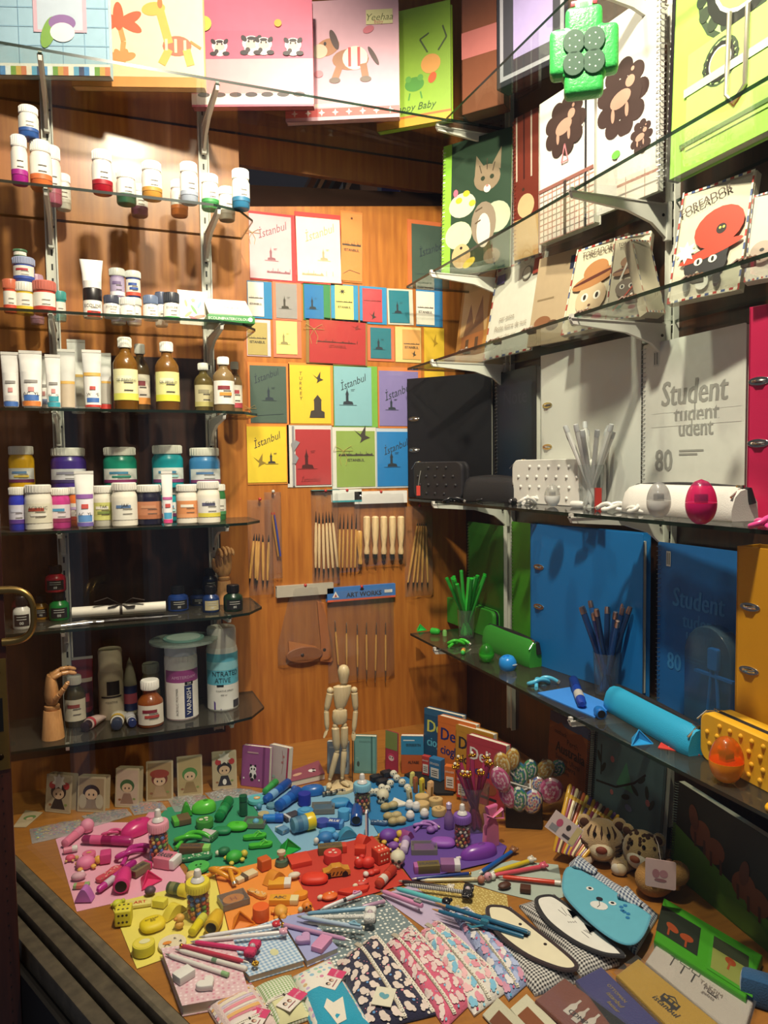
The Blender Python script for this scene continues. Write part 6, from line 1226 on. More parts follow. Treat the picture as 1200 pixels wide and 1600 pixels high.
def tray(c,u,v,w,d,rot,col,lab,shape='r',z=SH,letter=None,cat='stamp pad',name='stamp_pad'):
    p,k = base_at(c,u,v,z); w*=k; d*=k; h = .3*d; th = thing(name,lab,cat,p,math.radians(rot))
    b = MB(tintclear('#c8c4bc',.25));
    b.box((0,0,.0008),(w,d,.0016));
    for sx,sy,lx,ly in((1,0,.0015,d),(-1,0,.0015,d),(0,1,w,.0015),(0,-1,w,.0015)):b.box((sx*w/2,sy*d/2,h/2),(lx,ly,h))
    b.box((0,0,h),(w*1.0,d*1.0,.0008),CLEAR); b.build('clear_box',th)
    b = MB(M(col,.8));
    if shape=='e':b.prism(ellip(w*.4,d*.4,26),.0018,h*.7)
    else:b.box((0,0,h*.4),(w*.8,d*.8,h*.55),bev=.001)
    if letter:b.text(letter,0,0,d*.35,M('#a8431c'),h*.7+.0004 if shape=='e' else h*.68+.0004)
    b.build('ink_pad',th,label=None); return th
def turtle(c,u,v,s,rot,shell,skin,lab,z=SH,name='turtle_eraser'):
    p,k = base_at(c,u,v,z); s*=k; th = thing(name,lab,'eraser',p,math.radians(rot))
    MB(rubber(shell)).ball((0,0,s*.28),(s*.55,s*.46,s*.38),seg=20).build('shell',th)
    b = MB(rubber(skin)); b.ball((-s*.72,0,s*.24),s*.24,seg=14)
    for sx in(-1,1):
        for sy in(-1,1):b.ball((sx*s*.38,sy*s*.42,s*.13),(s*.17,s*.17,s*.13),seg=10)
    b.ball((-s*.90,-s*.08,s*.3),s*.035,'#1c1814',8); b.ball((-s*.90,s*.08,s*.3),s*.035,'#1c1814',8); b.build('head_and_feet',th); return th
def solepts(L,W):return[(L*x,W*y)for x,y in((-.5,0),(-.46,.28),(-.34,.36),(-.15,.30),(.05,.32),(.25,.46),(.42,.40),(.5,.1),(.48,-.2),(.36,-.42),(.15,-.44),(-.1,-.34),(-.34,-.36),(-.47,-.24))]
def sole(c,u,v,L,rot,col,lab,strap=None,dots=None,z=SH,name='sandal_eraser',cat='eraser',dm=None,h=.006):
    p,k = base_at(c,u,v,z); L*=k; W = L*.42; th = thing(name,lab,cat,p,math.radians(rot))
    b = MB(dm or rubber(col)); b.prism(solepts(L,W),0,h,inset=.0006)
    if dots:
        rnd = random.Random(2)
        for i in range(16):
            x,y = rnd.uniform(-.4,.4),rnd.uniform(-.26,.26); b.prism(ellip(L*.035,L*.035,10,L*x,W*y),h,h+.0004,M(dots[i%len(dots)],.6))
    b.build('sole',th)
    if strap:MB(plastic(strap)).tube([(-L*.02,W*.36,h*.8),(L*.16,W*.2,h*2),(L*.3,0,h*1.2),(L*.16,-W*.2,h*2),(-L*.02,-W*.36,h*.8)],.0012,seg=7).build('strap',th)
    return th
def beads(c,u,v,r,h,cap,lab,z=SH,cols=('#e0602c','#e89a3c','#5a80c8','#7ab04c','#d84a3c','#ecc868'),milk=True):
    """little feeding-bottle jar full of coloured beads"""
    p,k = base_at(c,u,v,z); r*=k; h*=k; th = thing('bead_bottle',lab,'bead bottle',p)
    hb = h*.58; MB(CLEAR).lathe([(r*.86,0),(r,.002),(r*.93,hb*.45),(r,hb*.85),(r*.82,hb)],24,caps=False).build('clear_jar',th)
    b = MB(plastic(cap)); b.lathe([(r*.96,hb*.97),(r*1.04,hb),(r*1.04,h*.725),(r*.98,h*.745),(0,h*.745)],28)
    for i in range(28):a = 2*PI*i/28; b.box((r*1.04*math.cos(a),r*1.04*math.sin(a),h*.65),(.0009,.0009,h*.12))
    b.build('screw_ring',th); MB(plastic('#dcd8d4')).lathe([(r*.60,h*.76),(r*.52,h*.80),(r*.32,h*.84),(r*.34,h*.90),(r*.26,h*.98),(r*.1,h),(0,h)],20).build('teat',th)
    b = MB(None); rnd = random.Random(int(u)); n = 0; rb = r*.23; zz = rb
    while zz<hb*.82:
        for ring,m in((0,1),(.38,5),(.74,9)):
            for i in range(m):a = 2*PI*i/m+zz*900; b.ball((r*ring*math.cos(a),r*ring*math.sin(a),zz+rnd.uniform(-.1,.1)*rb),rb*rnd.uniform(.85,1.),M(cols[rnd.randrange(len(cols))],.35),7)
        zz+=rb*1.75
    o = b.build('coloured_beads',loc=(p.x,p.y,p.z+.0006)); tag(o,'loose coloured beads inside the '+lab.split(' with ')[0].replace('little ',''),'beads',kind='stuff'); return th
def mouse(c,u,v,rx,ry,h,rot,col,lab,txt=None,z=SH,name='correction_roller',cat='correction tape',win=None):
    p,k = base_at(c,u,v,z); rx*=k; ry*=k; h*=k; th = thing(name,lab,cat,p,math.radians(rot))
    b = MB(plastic(col)); n = 22; rows = [(1.,0,0),(1.02,.15,0),(.95,.55,.04),(.72,.85,.1),(.4,.98,.14),(.001,1,.16)]
    b.add([(rx*(a*math.cos(2*PI*i/n)*(1+.18*(math.cos(2*PI*i/n)<0))+s_),ry*a*math.sin(2*PI*i/n),h*zz)for a,zz,s_ in rows for i in range(n)],[(j*n+i,j*n+(i+1)%n,(j+1)*n+(i+1)%n,(j+1)*n+i)for j in range(len(rows)-1)for i in range(n)]+[tuple(range(n))[::-1]]); b.build('shell',th)
    b = MB(tintclear(win or col,.5)); b.ball((rx*.1,0,h*.5),(rx*.5,ry*.6,h*.56),seg=16); b.build('window',th)
    b = MB(plastic('#d8d4d0')); b.box((-rx*1.25,0,h*.12),(rx*.35,ry*.3,h*.2),bev=.0006); b.build('tip',th); return th
def hl(c,u1,v1,u2,v2,r,body,cap,lab,**kw):a,k = base_at(c,u1,v1,SH); b2,_ = base_at(c,u2,v2,SH); return marker(a,b2,r*k,body,cap,lab,**kw)
def bsharp(c,u1,v1,u2,v2,r,col,lab,hole='#14141a',z=SH,name='barrel_sharpener'):
    a,k = base_at(c,u1,v1,z); b2,_ = base_at(c,u2,v2,z); L = (b2-a).length; r*=k; th = thing(name,lab,'pencil sharpener',a+Vector((0,0,r)),ang2(a,b2)); T = Rt(90,'Y')
    MB(plastic(col)).lathe([(r*.72,0),(r,L*.05),(r*1.02,L*.5),(r*.8,L*.85),(r*.4,L),(0,L)],22,T=T).build('body',th); MB(M(hole,.4)).lathe([(0,-.001),(r*.7,-.0008),(r*.74,.001)],16,T=T).build('opening',th)
def kn(c,u,v,s,rot,col,lab,r=.0042,z=SH):
    p,k = base_at(c,u,v,z); knot(p,s*k,col,lab,rot,r)
def tet(c,u,v,s,rot,col,lab,z=SH):p,k = base_at(c,u,v,z); tetra(p,s*k,col,lab,rot)
def lump(c,u,v,parts,lab,name,cat='eraser',rot=0,z=SH,pn='body'):
    """small moulded figure: ellipsoids (dx, dy, dz, rx, ry, rz, colour) in crop units"""
    p,k = base_at(c,u,v,z); b = MB(None)
    for q in parts:b.ball((q[0]*k,q[1]*k,q[2]*k),(q[3]*k,q[4]*k,q[5]*k),rubber(q[6]),14)
    o = b.build(name,loc=p,rot=(0,0,math.radians(rot))); tag(o,lab,cat); return o
def sachet(pts,lab,cols,c='m',z=.004):
    q = [D(c,u,v)for u,v in pts]; cen = sum(q,Vector())/4; q = [p-cen for p in q]; th = thing('bead_sachet',lab,'sachet',(cen.x,cen.y,ZD+.0005)); nx,ny = 12,5; rnd = random.Random(int(pts[0][0]))
    vs = []
    for s_ in(0,1):
        for j in range(ny+1):
            for i in range(nx+1):
                a,b_ = i/nx,j/ny; p = (q[0]*(1-a)+q[1]*a)*(1-b_)+(q[3]*(1-a)+q[2]*a)*b_; e = math.sin(PI*a)**.4*math.sin(PI*b_)**.5
                vs.append((p.x,p.y,.0006+s_*(.0008+e*.010+rnd.uniform(-.0012,.0012)*(e>0))))
    n = (nx+1)*(ny+1); F_ = [(j*(nx+1)+i,j*(nx+1)+i+1,(j+1)*(nx+1)+i+1,(j+1)*(nx+1)+i)for j in range(ny)for i in range(nx)]
    b = MB(glassy('sachet_film','#eef0ee',.16,.12,1.5,1.6)); b.add(vs,[f[::-1]for f in F_]+[tuple(x+n for x in f)for f in F_]); b.build('clear_film',th,smooth=True)
    b = MB(None)
    for i in range(110):
        a,b_ = rnd.uniform(.08,.92),rnd.uniform(.15,.85); p = (q[0]*(1-a)+q[1]*a)*(1-b_)+(q[3]*(1-a)+q[2]*a)*b_; b.ball((p.x,p.y,.003+rnd.uniform(0,.003)),(.0028,.0012,.0012),M(cols[int(a*len(cols))%len(cols)]if rnd.random()<.6 else rnd.choice(cols),.35),6)
    o = b.build('glitter_beads',loc=(cen.x,cen.y,ZD+.0005)); tag(o,'tiny coloured beads inside the '+lab,'beads',kind='stuff')
# ---- pink sheet
sachet([(18,410),(255,365),(300,418),(30,478)],'flat sachet of mixed beads at the far left of the deck',['#4aa0a0','#c8a84a','#b04a6a','#6a4a8a','#d8c84a'])
sachet([(262,348),(475,315),(500,345),(320,398)],'dark flat sachet above the pink sheet',['#3a6a4a','#7a3a5a','#4a4a5a','#8a4a4a'])
sachet([(475,290),(640,285),(665,320),(510,345)],'crumpled sachet with orange and blue beads above the pink sheet',['#3a5a9a','#c85a34','#8a4a4a'])
sachet([(660,260),(840,250),(880,300),(700,330)],'clear sachet between the pink and green sheets',['#6a7a5a','#b8b8b0','#a84a4a'])
sachet([(840,240),(1000,222),(1110,240),(880,280)],'white edged sachet behind the green sheet',['#c8c8c8','#7a5a4a','#4a7a8a'])
hl('m',262,480,500,490,20,'#8a1c50','#a8286c','fat pink glue stick with dotted band on the pink sheet',name='glue_stick',cat='glue stick',lbl='#d85a8c')
lump('m',290,425,[(0,0,30,32,32,30,'#dd8aa4'),(0,0,8,26,26,10,'#cf7090')],'round pink ball eraser at the top left of the pink sheet','ball_eraser')
hl('m',180,505,262,435,20,'#e07a98','#d8809c','short pink highlighter lying at the upper left of the pink sheet',name='highlighter',lbl=None)
kn('m',405,440,45,20,'#d8588c','thin pink flexible pencil behind the glue stick',.0025)
mouse('m',525,425,72,48,55,30,'#cc3478','bright pink correction roller on the pink sheet',win='#d8508c')
kn('m',505,540,78,35,'#b83488','thick magenta flexible pencil knot on the pink sheet')
beads('m',626,548,46,235,'#e09aac','little baby bottle jar with pink cap')
blockeraser('m',622,575,715,590,75,45,'#e0dcdc','#d0788c','pink and white block eraser on a clear card, pink sheet','ERASER',f=(0,.78))
disc('m',298,540,30,16,'#d8688c','small pink disc eraser with a face',topd=[('e',.5,.5,.2,.12,'#d8a05a')])
turtle('m',282,592,78,-170,'#e07aa0','#d8a43c','pink turtle eraser with yellow head and feet')
blockeraser('m',350,568,402,560,62,44,'#cc4480',None,'bright pink cube shaped sharpener on the pink sheet',name='cube_sharpener',cat='pencil sharpener')
sole('m',392,632,140,40,'#c84a5c','red floral foot shaped file on the pink sheet',dots=['#e0a8a0','#d87a6a'],name='nail_file',cat='nail file')
hl('m',335,722,512,585,17,'#b8308c','#a82880','long magenta marker lying across the pink sheet',lbl='#c8b8c4')
bsharp('m',448,722,470,640,38,'#d83c84','pink barrel sharpener with dark open end, pink sheet')
blockeraser('m',500,640,580,590,48,30,'#c83c78','#7a6a50','eraser in a kraft paper sleeve on the pink sheet','NATUREL',f=(.0,.85))
tet('m',575,665,62,30,'#d8346c','pink pyramid eraser at the right of the pink sheet')
lump('m',585,722,[(0,0,20,26,24,20,'#5a4450')],'small dark round eraser at the lower edge of the pink sheet','ball_eraser')
hl('m',175,530,245,515,14,'#e08aa0','#d8d0cc','tiny pink bottle shaped eraser at the left of the pink sheet',name='bottle_eraser',cat='eraser',lbl=None)
turtle('m',210,560,40,170,'#d8506c','#c8a05a','little red and pink animal eraser at the left of the pink sheet',name='animal_eraser')
lump('m',250,648,[(0,0,14,34,24,18,'#d0a0ac'),(-22,0,12,12,12,12,'#c86a8c'),(16,8,22,10,10,12,'#e0c8cc')],'patterned pink and white shell eraser, left of the pink sheet','shell_eraser')
blockeraser('m',225,690,300,682,30,16,'#8aa86a','#c86a5a','thin striped green and red eraser, left of the pink sheet',f=(.2,.7))
arch('m',278,745,80,62,50,-20,'#b868b4','mauve house shaped eraser at the lower left corner of the pink sheet')
blockeraser('m',580,380,600,352,45,20,'#d890a8',None,'flat pink eraser behind the pink capped bottle')
# ---- green sheet
arch('m',755,345,50,55,40,0,'#3ca82c','small lime crown shaped eraser at the back of the green sheet')
mouse('m',840,325,52,40,48,-10,'#5ac03c','lime green rounded roller at the back of the green sheet',win='#4ab82c')
hl('m',905,385,955,300,24,'#128040','#0e7438','tapered dark green glue tube standing on the green sheet',name='glue_tube',cat='glue',lbl='#2c9a54')
blockeraser('m',690,390,770,372,70,24,'#58b038','#6a5438','green eraser in a brown paper sleeve, back of the green sheet',f=(.3,1))
disc('m',840,400,40,34,'#3c8c34','green disc eraser with daisies on top',topd=[('e',.3,.5,.12,.12,'#dcdcc8'),('e',.6,.6,.12,.12,'#dcdcc8'),('e',.6,.3,.08,.08,'#dcdcc8'),('e',.3,.5,.04,.04,'#c8b43c'),('e',.6,.6,.04,.04,'#c8b43c')])
kn('m',775,470,72,15,'#4cba34','lime green flexible pencil knot on the green sheet')
blockeraser('m',822,450,890,462,58,26,'#3a7a44','#c8c0c0','green eraser with a pink and white pattern sleeve',f=(0,.85))
pebble('m',920,430,44,28,24,-25,'#1f8450','dark green bean shaped eraser on the green sheet')
pebble('m',992,412,50,34,28,-25,'#4ac02c','bright green pebble eraser printed 88',['88'],tc='#2c7a1c')
tray('m',1075,392,100,72,-25,'#2a9c4c','stamp pad with green ink in a clear box')
sole('m',1075,455,110,-8,'#3cae2c','bright green sandal eraser, rear one of the pair',strap='#6ad04a'); sole('m',1102,495,112,-8,'#3cae2c','bright green sandal eraser, front one of the pair',strap='#6ad04a')
turtle('m',978,562,72,-165,'#34a838','#c8b83c','green turtle eraser with yellow feet on the green sheet')
lump('m',930,532,[(0,0,16,30,22,18,'#1c6a40'),(-30,0,12,11,10,12,'#d8d4bc')],'small dark green snail eraser beside the green turtle','snail_eraser')
blockeraser('m',725,522,865,520,44,30,'#8ac860','#6a5034','green eraser bar in a brown kraft sleeve on the green sheet','NATUREL',f=(0,.78))
sole('m',800,552,150,-8,'#2c7a4c','green foot shaped file with white flowers',dots=['#d8dcc8','#8ac08a'],name='nail_file',cat='nail file')
disc('m',812,600,50,16,'#4ab04c','flat green disc eraser with a face below the flowered file',topd=[('e',.4,.55,.05,.05,'#1c4a20'),('e',.6,.55,.05,.05,'#1c4a20'),('l',[(.4,.35),(.5,.3),(.6,.35)],.03,'#1c4a20')])
p,k = base_at('m',1022,345); th = thing('glitter_jar','small dark green glitter jar standing at the back of the green sheet','glitter jar',p); MB(tintclear('#2a6a4c',.6)).lathe([(16*k,0),(19*k,2*k),(19*k,60*k),(15*k,68*k)],18).build('jar_body',th); MB(plastic('#1c5a3c')).lathe([(19*k,68*k),(19*k,92*k),(0,93*k)],18).build('lid',th)
hl('m',1120,255,1175,205,16,'#3a9a4c','#2f8a40','green highlighter lying behind the green stamp pad',name='highlighter',lbl=None)
# ---- yellow sheet
turtle('m',430,775,44,-150,'#c8cc3c','#b8bc3c','small lime yellow frog eraser beside the yellow dice',name='frog_eraser')
cube('l',705,960,90,-10,'#d8cc3c','yellow dice eraser at the left of the yellow sheet','#3a3420')
blockeraser('l',730,870,862,850,60,16,'#d8d4b0','#dcd07a','flat yellow eraser printed with red script','ART',tc='#c84a34',f=(0,1))
blockeraser('l',878,862,945,872,52,42,'#dcd044',None,'small yellow block eraser behind the arch shaped one')
arch('l',990,915,150,60,55,35,'#dcca3c','yellow arch shaped eraser on the yellow sheet')
pebble('l',868,990,72,66,46,10,'#e0c824','large yellow pebble eraser printed 88',['eraser','88'])
lump('l',1020,995,[(0,0,22,26,24,22,'#dca84a'),(4,8,55,28,24,24,'#dca84a'),(-20,-6,60,12,10,10,'#d08a34')],'small orange yellow duck eraser on the yellow sheet','duck_eraser')
disc('l',818,1130,62,56,'#d0c438','thick yellow drum shaped eraser',top='#dccc4c',topd=[('e',.55,.55,.25,.18,'#dcd8a4')])
disc('l',980,1095,78,22,'#d8ccac','cream disc eraser with orange bird and two signs',topd=[('e',.32,.5,.16,.10,'#dc8a34'),('l',[(.2,.3),(.3,.42),(.42,.3)],.02,'#3a2a1c'),('t','R',.62,.68,.12,M('#2a2420')),('t','4',.78,.45,.16,M('#2a2420'))])
hl('l',1088,1050,1160,950,26,'#d8c820','#c8c44c','clear yellow highlighter on the yellow sheet',name='highlighter',lbl=None)
bsharp('f',480,280,515,210,32,'#d8b02c','yellow barrel sharpener with dark opening on the yellow sheet',z=SH)
beads('f',428,200,48,205,'#dccc3c','little baby bottle jar with yellow cap')
p,k = base_at('f',310,98); hl('f',300,100,385,118,24,'#4a5434','#dcc83c','olive glitter glue tube lying behind the yellow bottle',name='glitter_tube',cat='glitter tube',lbl='#7a7a4c')
pebble('f',400,52,26,24,40,0,'#d8b878','small peach egg eraser behind the yellow capped bottle')
# ---- orange sheet
kn('m',930,640,80,-35,'#dc9420','orange flexible pencil knot on the orange sheet')
tray('m',975,760,125,96,8,'#dc8420','stamp pad with orange ink in a clear box','e',letter='H')
blockeraser('m',985,665,1078,622,48,18,'#d8c8a0','#5a4c3c','stack of striped cream erasers beside the orange knot',f=(.3,.5))
cube('m',1120,600,52,15,'#c85a1c','small dark orange cube eraser',z=SH+.0,name='cube_eraser',n=False)
arch('m',1165,655,110,45,50,35,'#d88a28','orange arch shaped eraser between knot and cube')
sole('m',1085,725,110,-55,'#dc9a44','orange flower patterned foot shaped file',dots=['#e0c49a'],name='nail_file',cat='nail file')
tet('f',600,235,62,15,'#dc7c14','orange pyramid eraser on the orange sheet')
disc('f',688,210,34,55,'#e0601c','orange jelly barrel sharpener standing on the orange sheet',name='jelly_sharpener',cat='pencil sharpener')
turtle('f',770,195,62,90,'#dca03c','#dc942c','orange turtle eraser facing the pens')
blockeraser('n',120,620,225,615,62,22,'#d8d4cc','#dca02c','orange and clear eraser at the top of the orange sheet',f=(0,.7))
blockeraser('n',125,700,260,700,48,26,'#d8cc9a','#dc9c28','pencil shaped orange and cream eraser','ABC',f=(.0,.72),name='pencil_shaped_eraser')
disc('n',270,675,34,22,'#e08c1c','small orange jelly disc near the pencil shaped eraser',ry=.8)
lump('n',300,735,[(0,0,20,26,24,20,'#dc7c1c'),(10,-18,28,5,4,5,'#2a1c10'),(-8,-20,26,5,4,5,'#2a1c10'),(-34,-4,12,12,10,14,'#dcd0b0')],'round orange pumpkin eraser beside the pens','pumpkin_eraser')
lump('n',240,590,[(0,0,20,30,18,14,'#d8ccb8')],'small cream pebble behind the orange eraser','pebble_eraser')
# ---- red sheet
p,k = base_at('n',180,520); th = thing('whistle_stamp','dark green and cream knob stamp at the left corner of the red sheet','stamp',p); MB(plastic('#4a6450')).lathe([(30*k,0),(32*k,4*k),(28*k,22*k),(14*k,26*k)],22).build('base',th); MB(plastic('#c8bca0')).lathe([(13*k,24*k),(11*k,44*k),(20*k,52*k),(20*k,66*k),(8*k,72*k),(0,72*k)],20).build('knob',th)
blockeraser('n',215,520,310,500,92,22,'#d8d0c4','#d0402c','small red notebook shaped eraser on the red sheet',f=(0,1),name='mini_notebook')
pebble('n',335,600,64,42,34,-20,'#d8361c','red pebble eraser on the red sheet')
disc('n',420,505,42,44,'#c83430','red drum eraser with flower print on top',topd=[('e',.35,.5,.1,.1,'#e0b8a8'),('e',.6,.65,.09,.09,'#e0b8a8'),('e',.62,.35,.09,.09,'#e0b8a8')])
blockeraser('n',352,468,485,455,46,34,'#c8402c','#6a5a34','red eraser in an olive kraft sleeve at the back of the red sheet','NATUREL',f=(0,.84))
p,k = base_at('n',435,572); th = thing('toy_car','toy car with tiger stripes and black wheels on the red sheet','toy car',p,math.radians(-8))
b = MB(plastic('#c88a30')); b.prism([(x*k,y*k)for x,y in((-66,14),(-60,32),(-38,36),(-20,52),(22,52),(38,38),(62,34),(68,16),(60,8),(-60,8))],-22*k,22*k,T=RX90,inset=2*k)
for i in range(6):b.prism([(x*k,y*k)for x,y in((-50+18*i,30),(-44+18*i,30),(-52+18*i,14),(-58+18*i,14))],22.2*k,22.8*k,'#2a1810',T=RX90)
b.build('body',th);
for sx in(-40,40):
    for sy in(-1,1):MB(M('#14100e',.5)).lathe([(0,0),(14*k,0),(14*k,8*k),(0,8*k)],16,T=Tr(sx*k,(sy*20+4)*k,14*k)@Rt(90,'X')).build('wheel',th)
arch('n',560,415,80,34,46,35,'#c83a24','red arch shaped eraser at the top of the red sheet'); blockeraser('n',525,468,575,470,44,36,'#c83820',None,'small red block eraser below the red arch')
lump('n',565,535,[(-18,8,24,26,22,24,'#c82c1c'),(20,-8,26,32,24,26,'#d8382c'),(0,20,44,14,12,10,'#c82c24'),(-24,12,42,8,8,8,'#d8c8b8')],'red boxing glove shaped eraser with white cuff','glove_eraser')
cube('n',645,505,66,12,'#c83c24','red dice eraser at the right of the red sheet','#e8c8a8')
lump('n',585,575,[(-10,0,12,14,16,12,'#d8d0c8'),(18,6,12,20,20,12,'#c83424'),(42,6,12,24,12,12,'#c83424')],'small red sock shaped eraser with white top','sock_eraser')
lump('n',560,622,[(0,8,12,34,22,12,'#c83c30'),(-36,0,10,14,10,10,'#dcccb0'),(4,0,24,5,4,3,'#e0d0c4'),(16,14,22,5,4,3,'#e0d0c4'),(-12,10,22,5,4,3,'#e0d0c4')],'red spotted mushroom eraser on the red sheet','mushroom_eraser')
lump('n',405,682,[(0,0,14,40,30,14,'#dc641c'),(-42,8,12,16,12,12,'#dcccb0'),(0,0,26,6,5,3,'#e0d0b4'),(18,8,24,6,5,3,'#e0d0b4')],'orange spotted mushroom eraser at the front of the red sheet','mushroom_eraser')
b_,k = base_at('n',520,655); o = MB(rubber('#cc3420')).prism([(x*k,y*k)for x,y in((-75,20),(-60,30),(60,22),(82,12),(60,-16),(-30,-18))],0,18*k,inset=4*k).build('fish_eraser',loc=b_); tag(o,'flat red leaf shaped eraser at the front edge of the red sheet','eraser')
hl('n',630,640,705,560,22,'#b8402c','#a83424','red and white correction pen at the right edge of the red sheet',name='correction_pen',cat='correction pen',lbl='#d0c4b8')
def skull(c,u,v,s,rot,lab,z=SH,col='#cfcab0'):
    p,k = base_at(c,u,v,z); s*=k; th = thing('skull_eraser',lab,'eraser',p,math.radians(rot)); b = MB(rubber(col)); b.ball((0,0,s*.55),(s*.5,s*.56,s*.46)); b.box((0,-s*.34,s*.2),(s*.5,s*.34,s*.32),bev=s*.1); b.build('head',th)
    b = MB(M('#2a2420',.7)); b.ball((-s*.2,-s*.5,s*.52),(s*.12,s*.08,s*.12),seg=10); b.ball((s*.2,-s*.5,s*.52),(s*.12,s*.08,s*.12),seg=10); b.ball((0,-s*.53,s*.36),(s*.05,s*.04,s*.07),seg=8); b.box((0,-s*.515,s*.15),(s*.36,.0008,s*.02)); b.build('eye_sockets',th)
skull('n',725,525,72,-35,'white skull eraser between the red and violet sheets')
skull('n',655,225,60,-40,'pale skull eraser on the blue sheet beside the white triangle')
# ---- light blue sheet
hl('n',100,240,215,150,20,'#1c54a8','#164898','blue dotted glue stick at the back of the light blue sheet',name='glue_stick',cat='glue stick',lbl='#7aa8d0')
hl('n',160,275,262,200,26,'#1c5ab0','#184c9c','large blue clear highlighter beside the glue stick',name='highlighter',lbl='#2c78cc')
mouse('n',325,185,55,34,40,-15,'#2464b0','blue clear correction roller at the back of the light blue sheet',win='#3a7ac8')
disc('n',288,235,30,52,'#182c9c','deep blue drum sharpener',name='drum_sharpener',cat='pencil sharpener')
disc('n',65,225,42,18,'#5ab0b4','turquoise disc eraser with orange centre',topd=[('e',.5,.5,.18,.18,'#d89a4a'),('e',.5,.5,.1,.1,'#d8d0b0')])
disc('n',292,298,38,36,'#3a8cc4','sky blue round eraser',topd=[('e',.5,.5,.3,.3,'#4a9ccc')])
tray('n',375,265,105,78,-18,'#2a6a8c','stamp pad with blue grey ink in a clear box')
pebble('n',455,240,48,36,28,-10,'#3a8cc0','blue pebble eraser on the light blue sheet'); tet('n',495,265,48,0,'#2c78c0','blue pyramid eraser beside the blue pebble')
disc('n',472,305,28,44,'#4a9cd0','sky blue jelly sharpener near the blue pyramid',name='jelly_sharpener',cat='pencil sharpener')
bsharp('n',530,340,535,265,28,'#1c4c98','navy barrel sharpener standing by the white card corner')
hl('n',225,375,335,345,36,'#5a8aa4','#dcc024','glitter jar lying on its side with yellow lid',name='glitter_jar',cat='glitter jar',lbl='#3a6a8c')
p,k = base_at('n',240,370);
disc('n',372,335,32,24,'#3448a0','indigo round eraser right of the glitter jar')
blockeraser('n',400,340,470,345,50,28,'#4a8cc8','#1c4a9c','small blue block eraser with white print','BLUE',f=(0,.8),tc='#d8d8d8')
pebble('n',395,375,40,24,24,-5,'#4a9ccc','sky blue bean eraser in front of the blue block'); arch('n',487,390,98,42,40,0,'#3a8cb0','blue arch shaped eraser at the front of the light blue sheet')
turtle('n',385,412,70,180,'#2c74b4','#4a94cc','blue animal eraser with white head at the front of the light blue sheet',name='animal_eraser')
lump('n',343,425,[(0,0,16,13,12,16,'#d8d4c8')],'tiny white ball eraser beside the blue animal','ball_eraser')
blockeraser('n',190,315,258,290,50,20,'#3a3a44','#c0c4cc','black and white striped eraser on the light blue sheet',f=(.15,.3))
hl('n',90,320,190,318,18,'#2478c8','#1c5cc0','short clear blue marker at the left of the light blue sheet',lbl=None)
disc('n',135,248,26,12,'#5a8a9c','small grey blue disc eraser at the left of the light blue sheet'); disc('n',95,290,26,12,'#b0a880','small pale disc eraser left of the blue marker')
tet('n',210,455,60,25,'#24a03c','green pyramid eraser at the tip of the red and light blue sheets')
blockeraser('n',165,355,200,375,40,20,'#b8c8d0','#5a8ab0','pale blue block eraser left of the yellow lid')
for i,(u,v,r,col,l)in enumerate(((75,260,14,'#4a8ca8','tiny teal bead eraser near the turquoise disc'),(60,335,16,'#5aa8c8','tiny sky blue bead eraser above the green stamp pad'),(160,300,14,'#3a7ab8','tiny blue bead eraser by the striped eraser'),(240,180,16,'#2c5ca8','tiny royal blue bead eraser by the correction roller'))):lump('n',u,v,[(0,0,r,r,r,r,col)],l,'bead_eraser')
a,k = base_at('n',585,385); th = thing('mini_notebook','small white and blue notebook standing on edge between sheets','mini notebook',a,math.radians(65)); MB(M('#2c4c9c',.5)).box((0,0,60*k),(42*k,3*k,120*k)).build('cover',th); MB(M('#dcdcd8',.7)).box((0,6*k,60*k),(40*k,9*k,116*k)).build('pages',th)
beads('n',560,268,40,180,'#7ab4cc','little baby bottle jar with pale blue cap',cols=('#a83a34','#c89a5c','#5a3a2c','#7a8a4c','#d0b878'))
p,k = base_at('n',425,190); b = MB(M('#6a6460',.5));
for i in range(12):b.lathe([(9*k,-5*k),(9*k,5*k)],10,M(('#8a8478','#3a3634','#b8b0a0')[i%3],.3,.6),T=Tr((-50+i*9)*k,math.sin(i)*4*k,12*k)@Rt(90,'Y'))
tag(b.build('bead_bracelet',loc=p),'dark metallic bead bracelet at the foot of the mannequin','bracelet')
# ---- strong blue sheet: black, white and beige bits
b_,k = base_at('n',620,130);
for i,(u,v,l)in enumerate(((600,130,'black block eraser at the back of the blue sheet, left one'),(650,110,'black block eraser at the back of the blue sheet, right one'),(630,150,'black block eraser in front of the two rear black ones'))):blockeraser('n',u,v,u+45,v-12,36,24,'#1c1c20','#2a2a30',l,f=(.2,.6))
for i,(u,v)in enumerate(((600,195),(625,195),(675,180),(690,155),(720,130),(745,150),(650,175),(705,110),(770,175))):lump('n',u,v,[(0,0,17,18,16,17,'#d0ccba'),(5,-12,22,3.5,3,4,'#2a2624'),(-5,-12,22,3.5,3,4,'#2a2624')],'tiny white animal head eraser in the row on the blue sheet','animal_eraser'); C.objects[-1]['group'] = 'white animal head erasers'
b_,k = base_at('n',718,235); o = MB(M('#dcd8cc',.6)); o.prism([(-50*k,-32*k),(48*k,-38*k),(10*k,52*k)],0,10*k,inset=2*k); tag(o.build('triangle_eraser',loc=b_),'white triangle eraser on the blue sheet','eraser')
def peanut(u,v,rot,l):lump('n',u,v,[(-20,0,18,26,20,18,'#a8986a'),(20,0,18,26,20,18,'#b0a074'),(0,0,17,16,15,15,'#a8986a')],l,'peanut_eraser',rot=rot)
peanut(685,262,5,'peanut eraser alone below the white triangle'); peanut(700,308,-10,'upper peanut eraser of the two near the violet sheet'); peanut(722,332,-5,'lower peanut eraser of the two near the violet sheet')
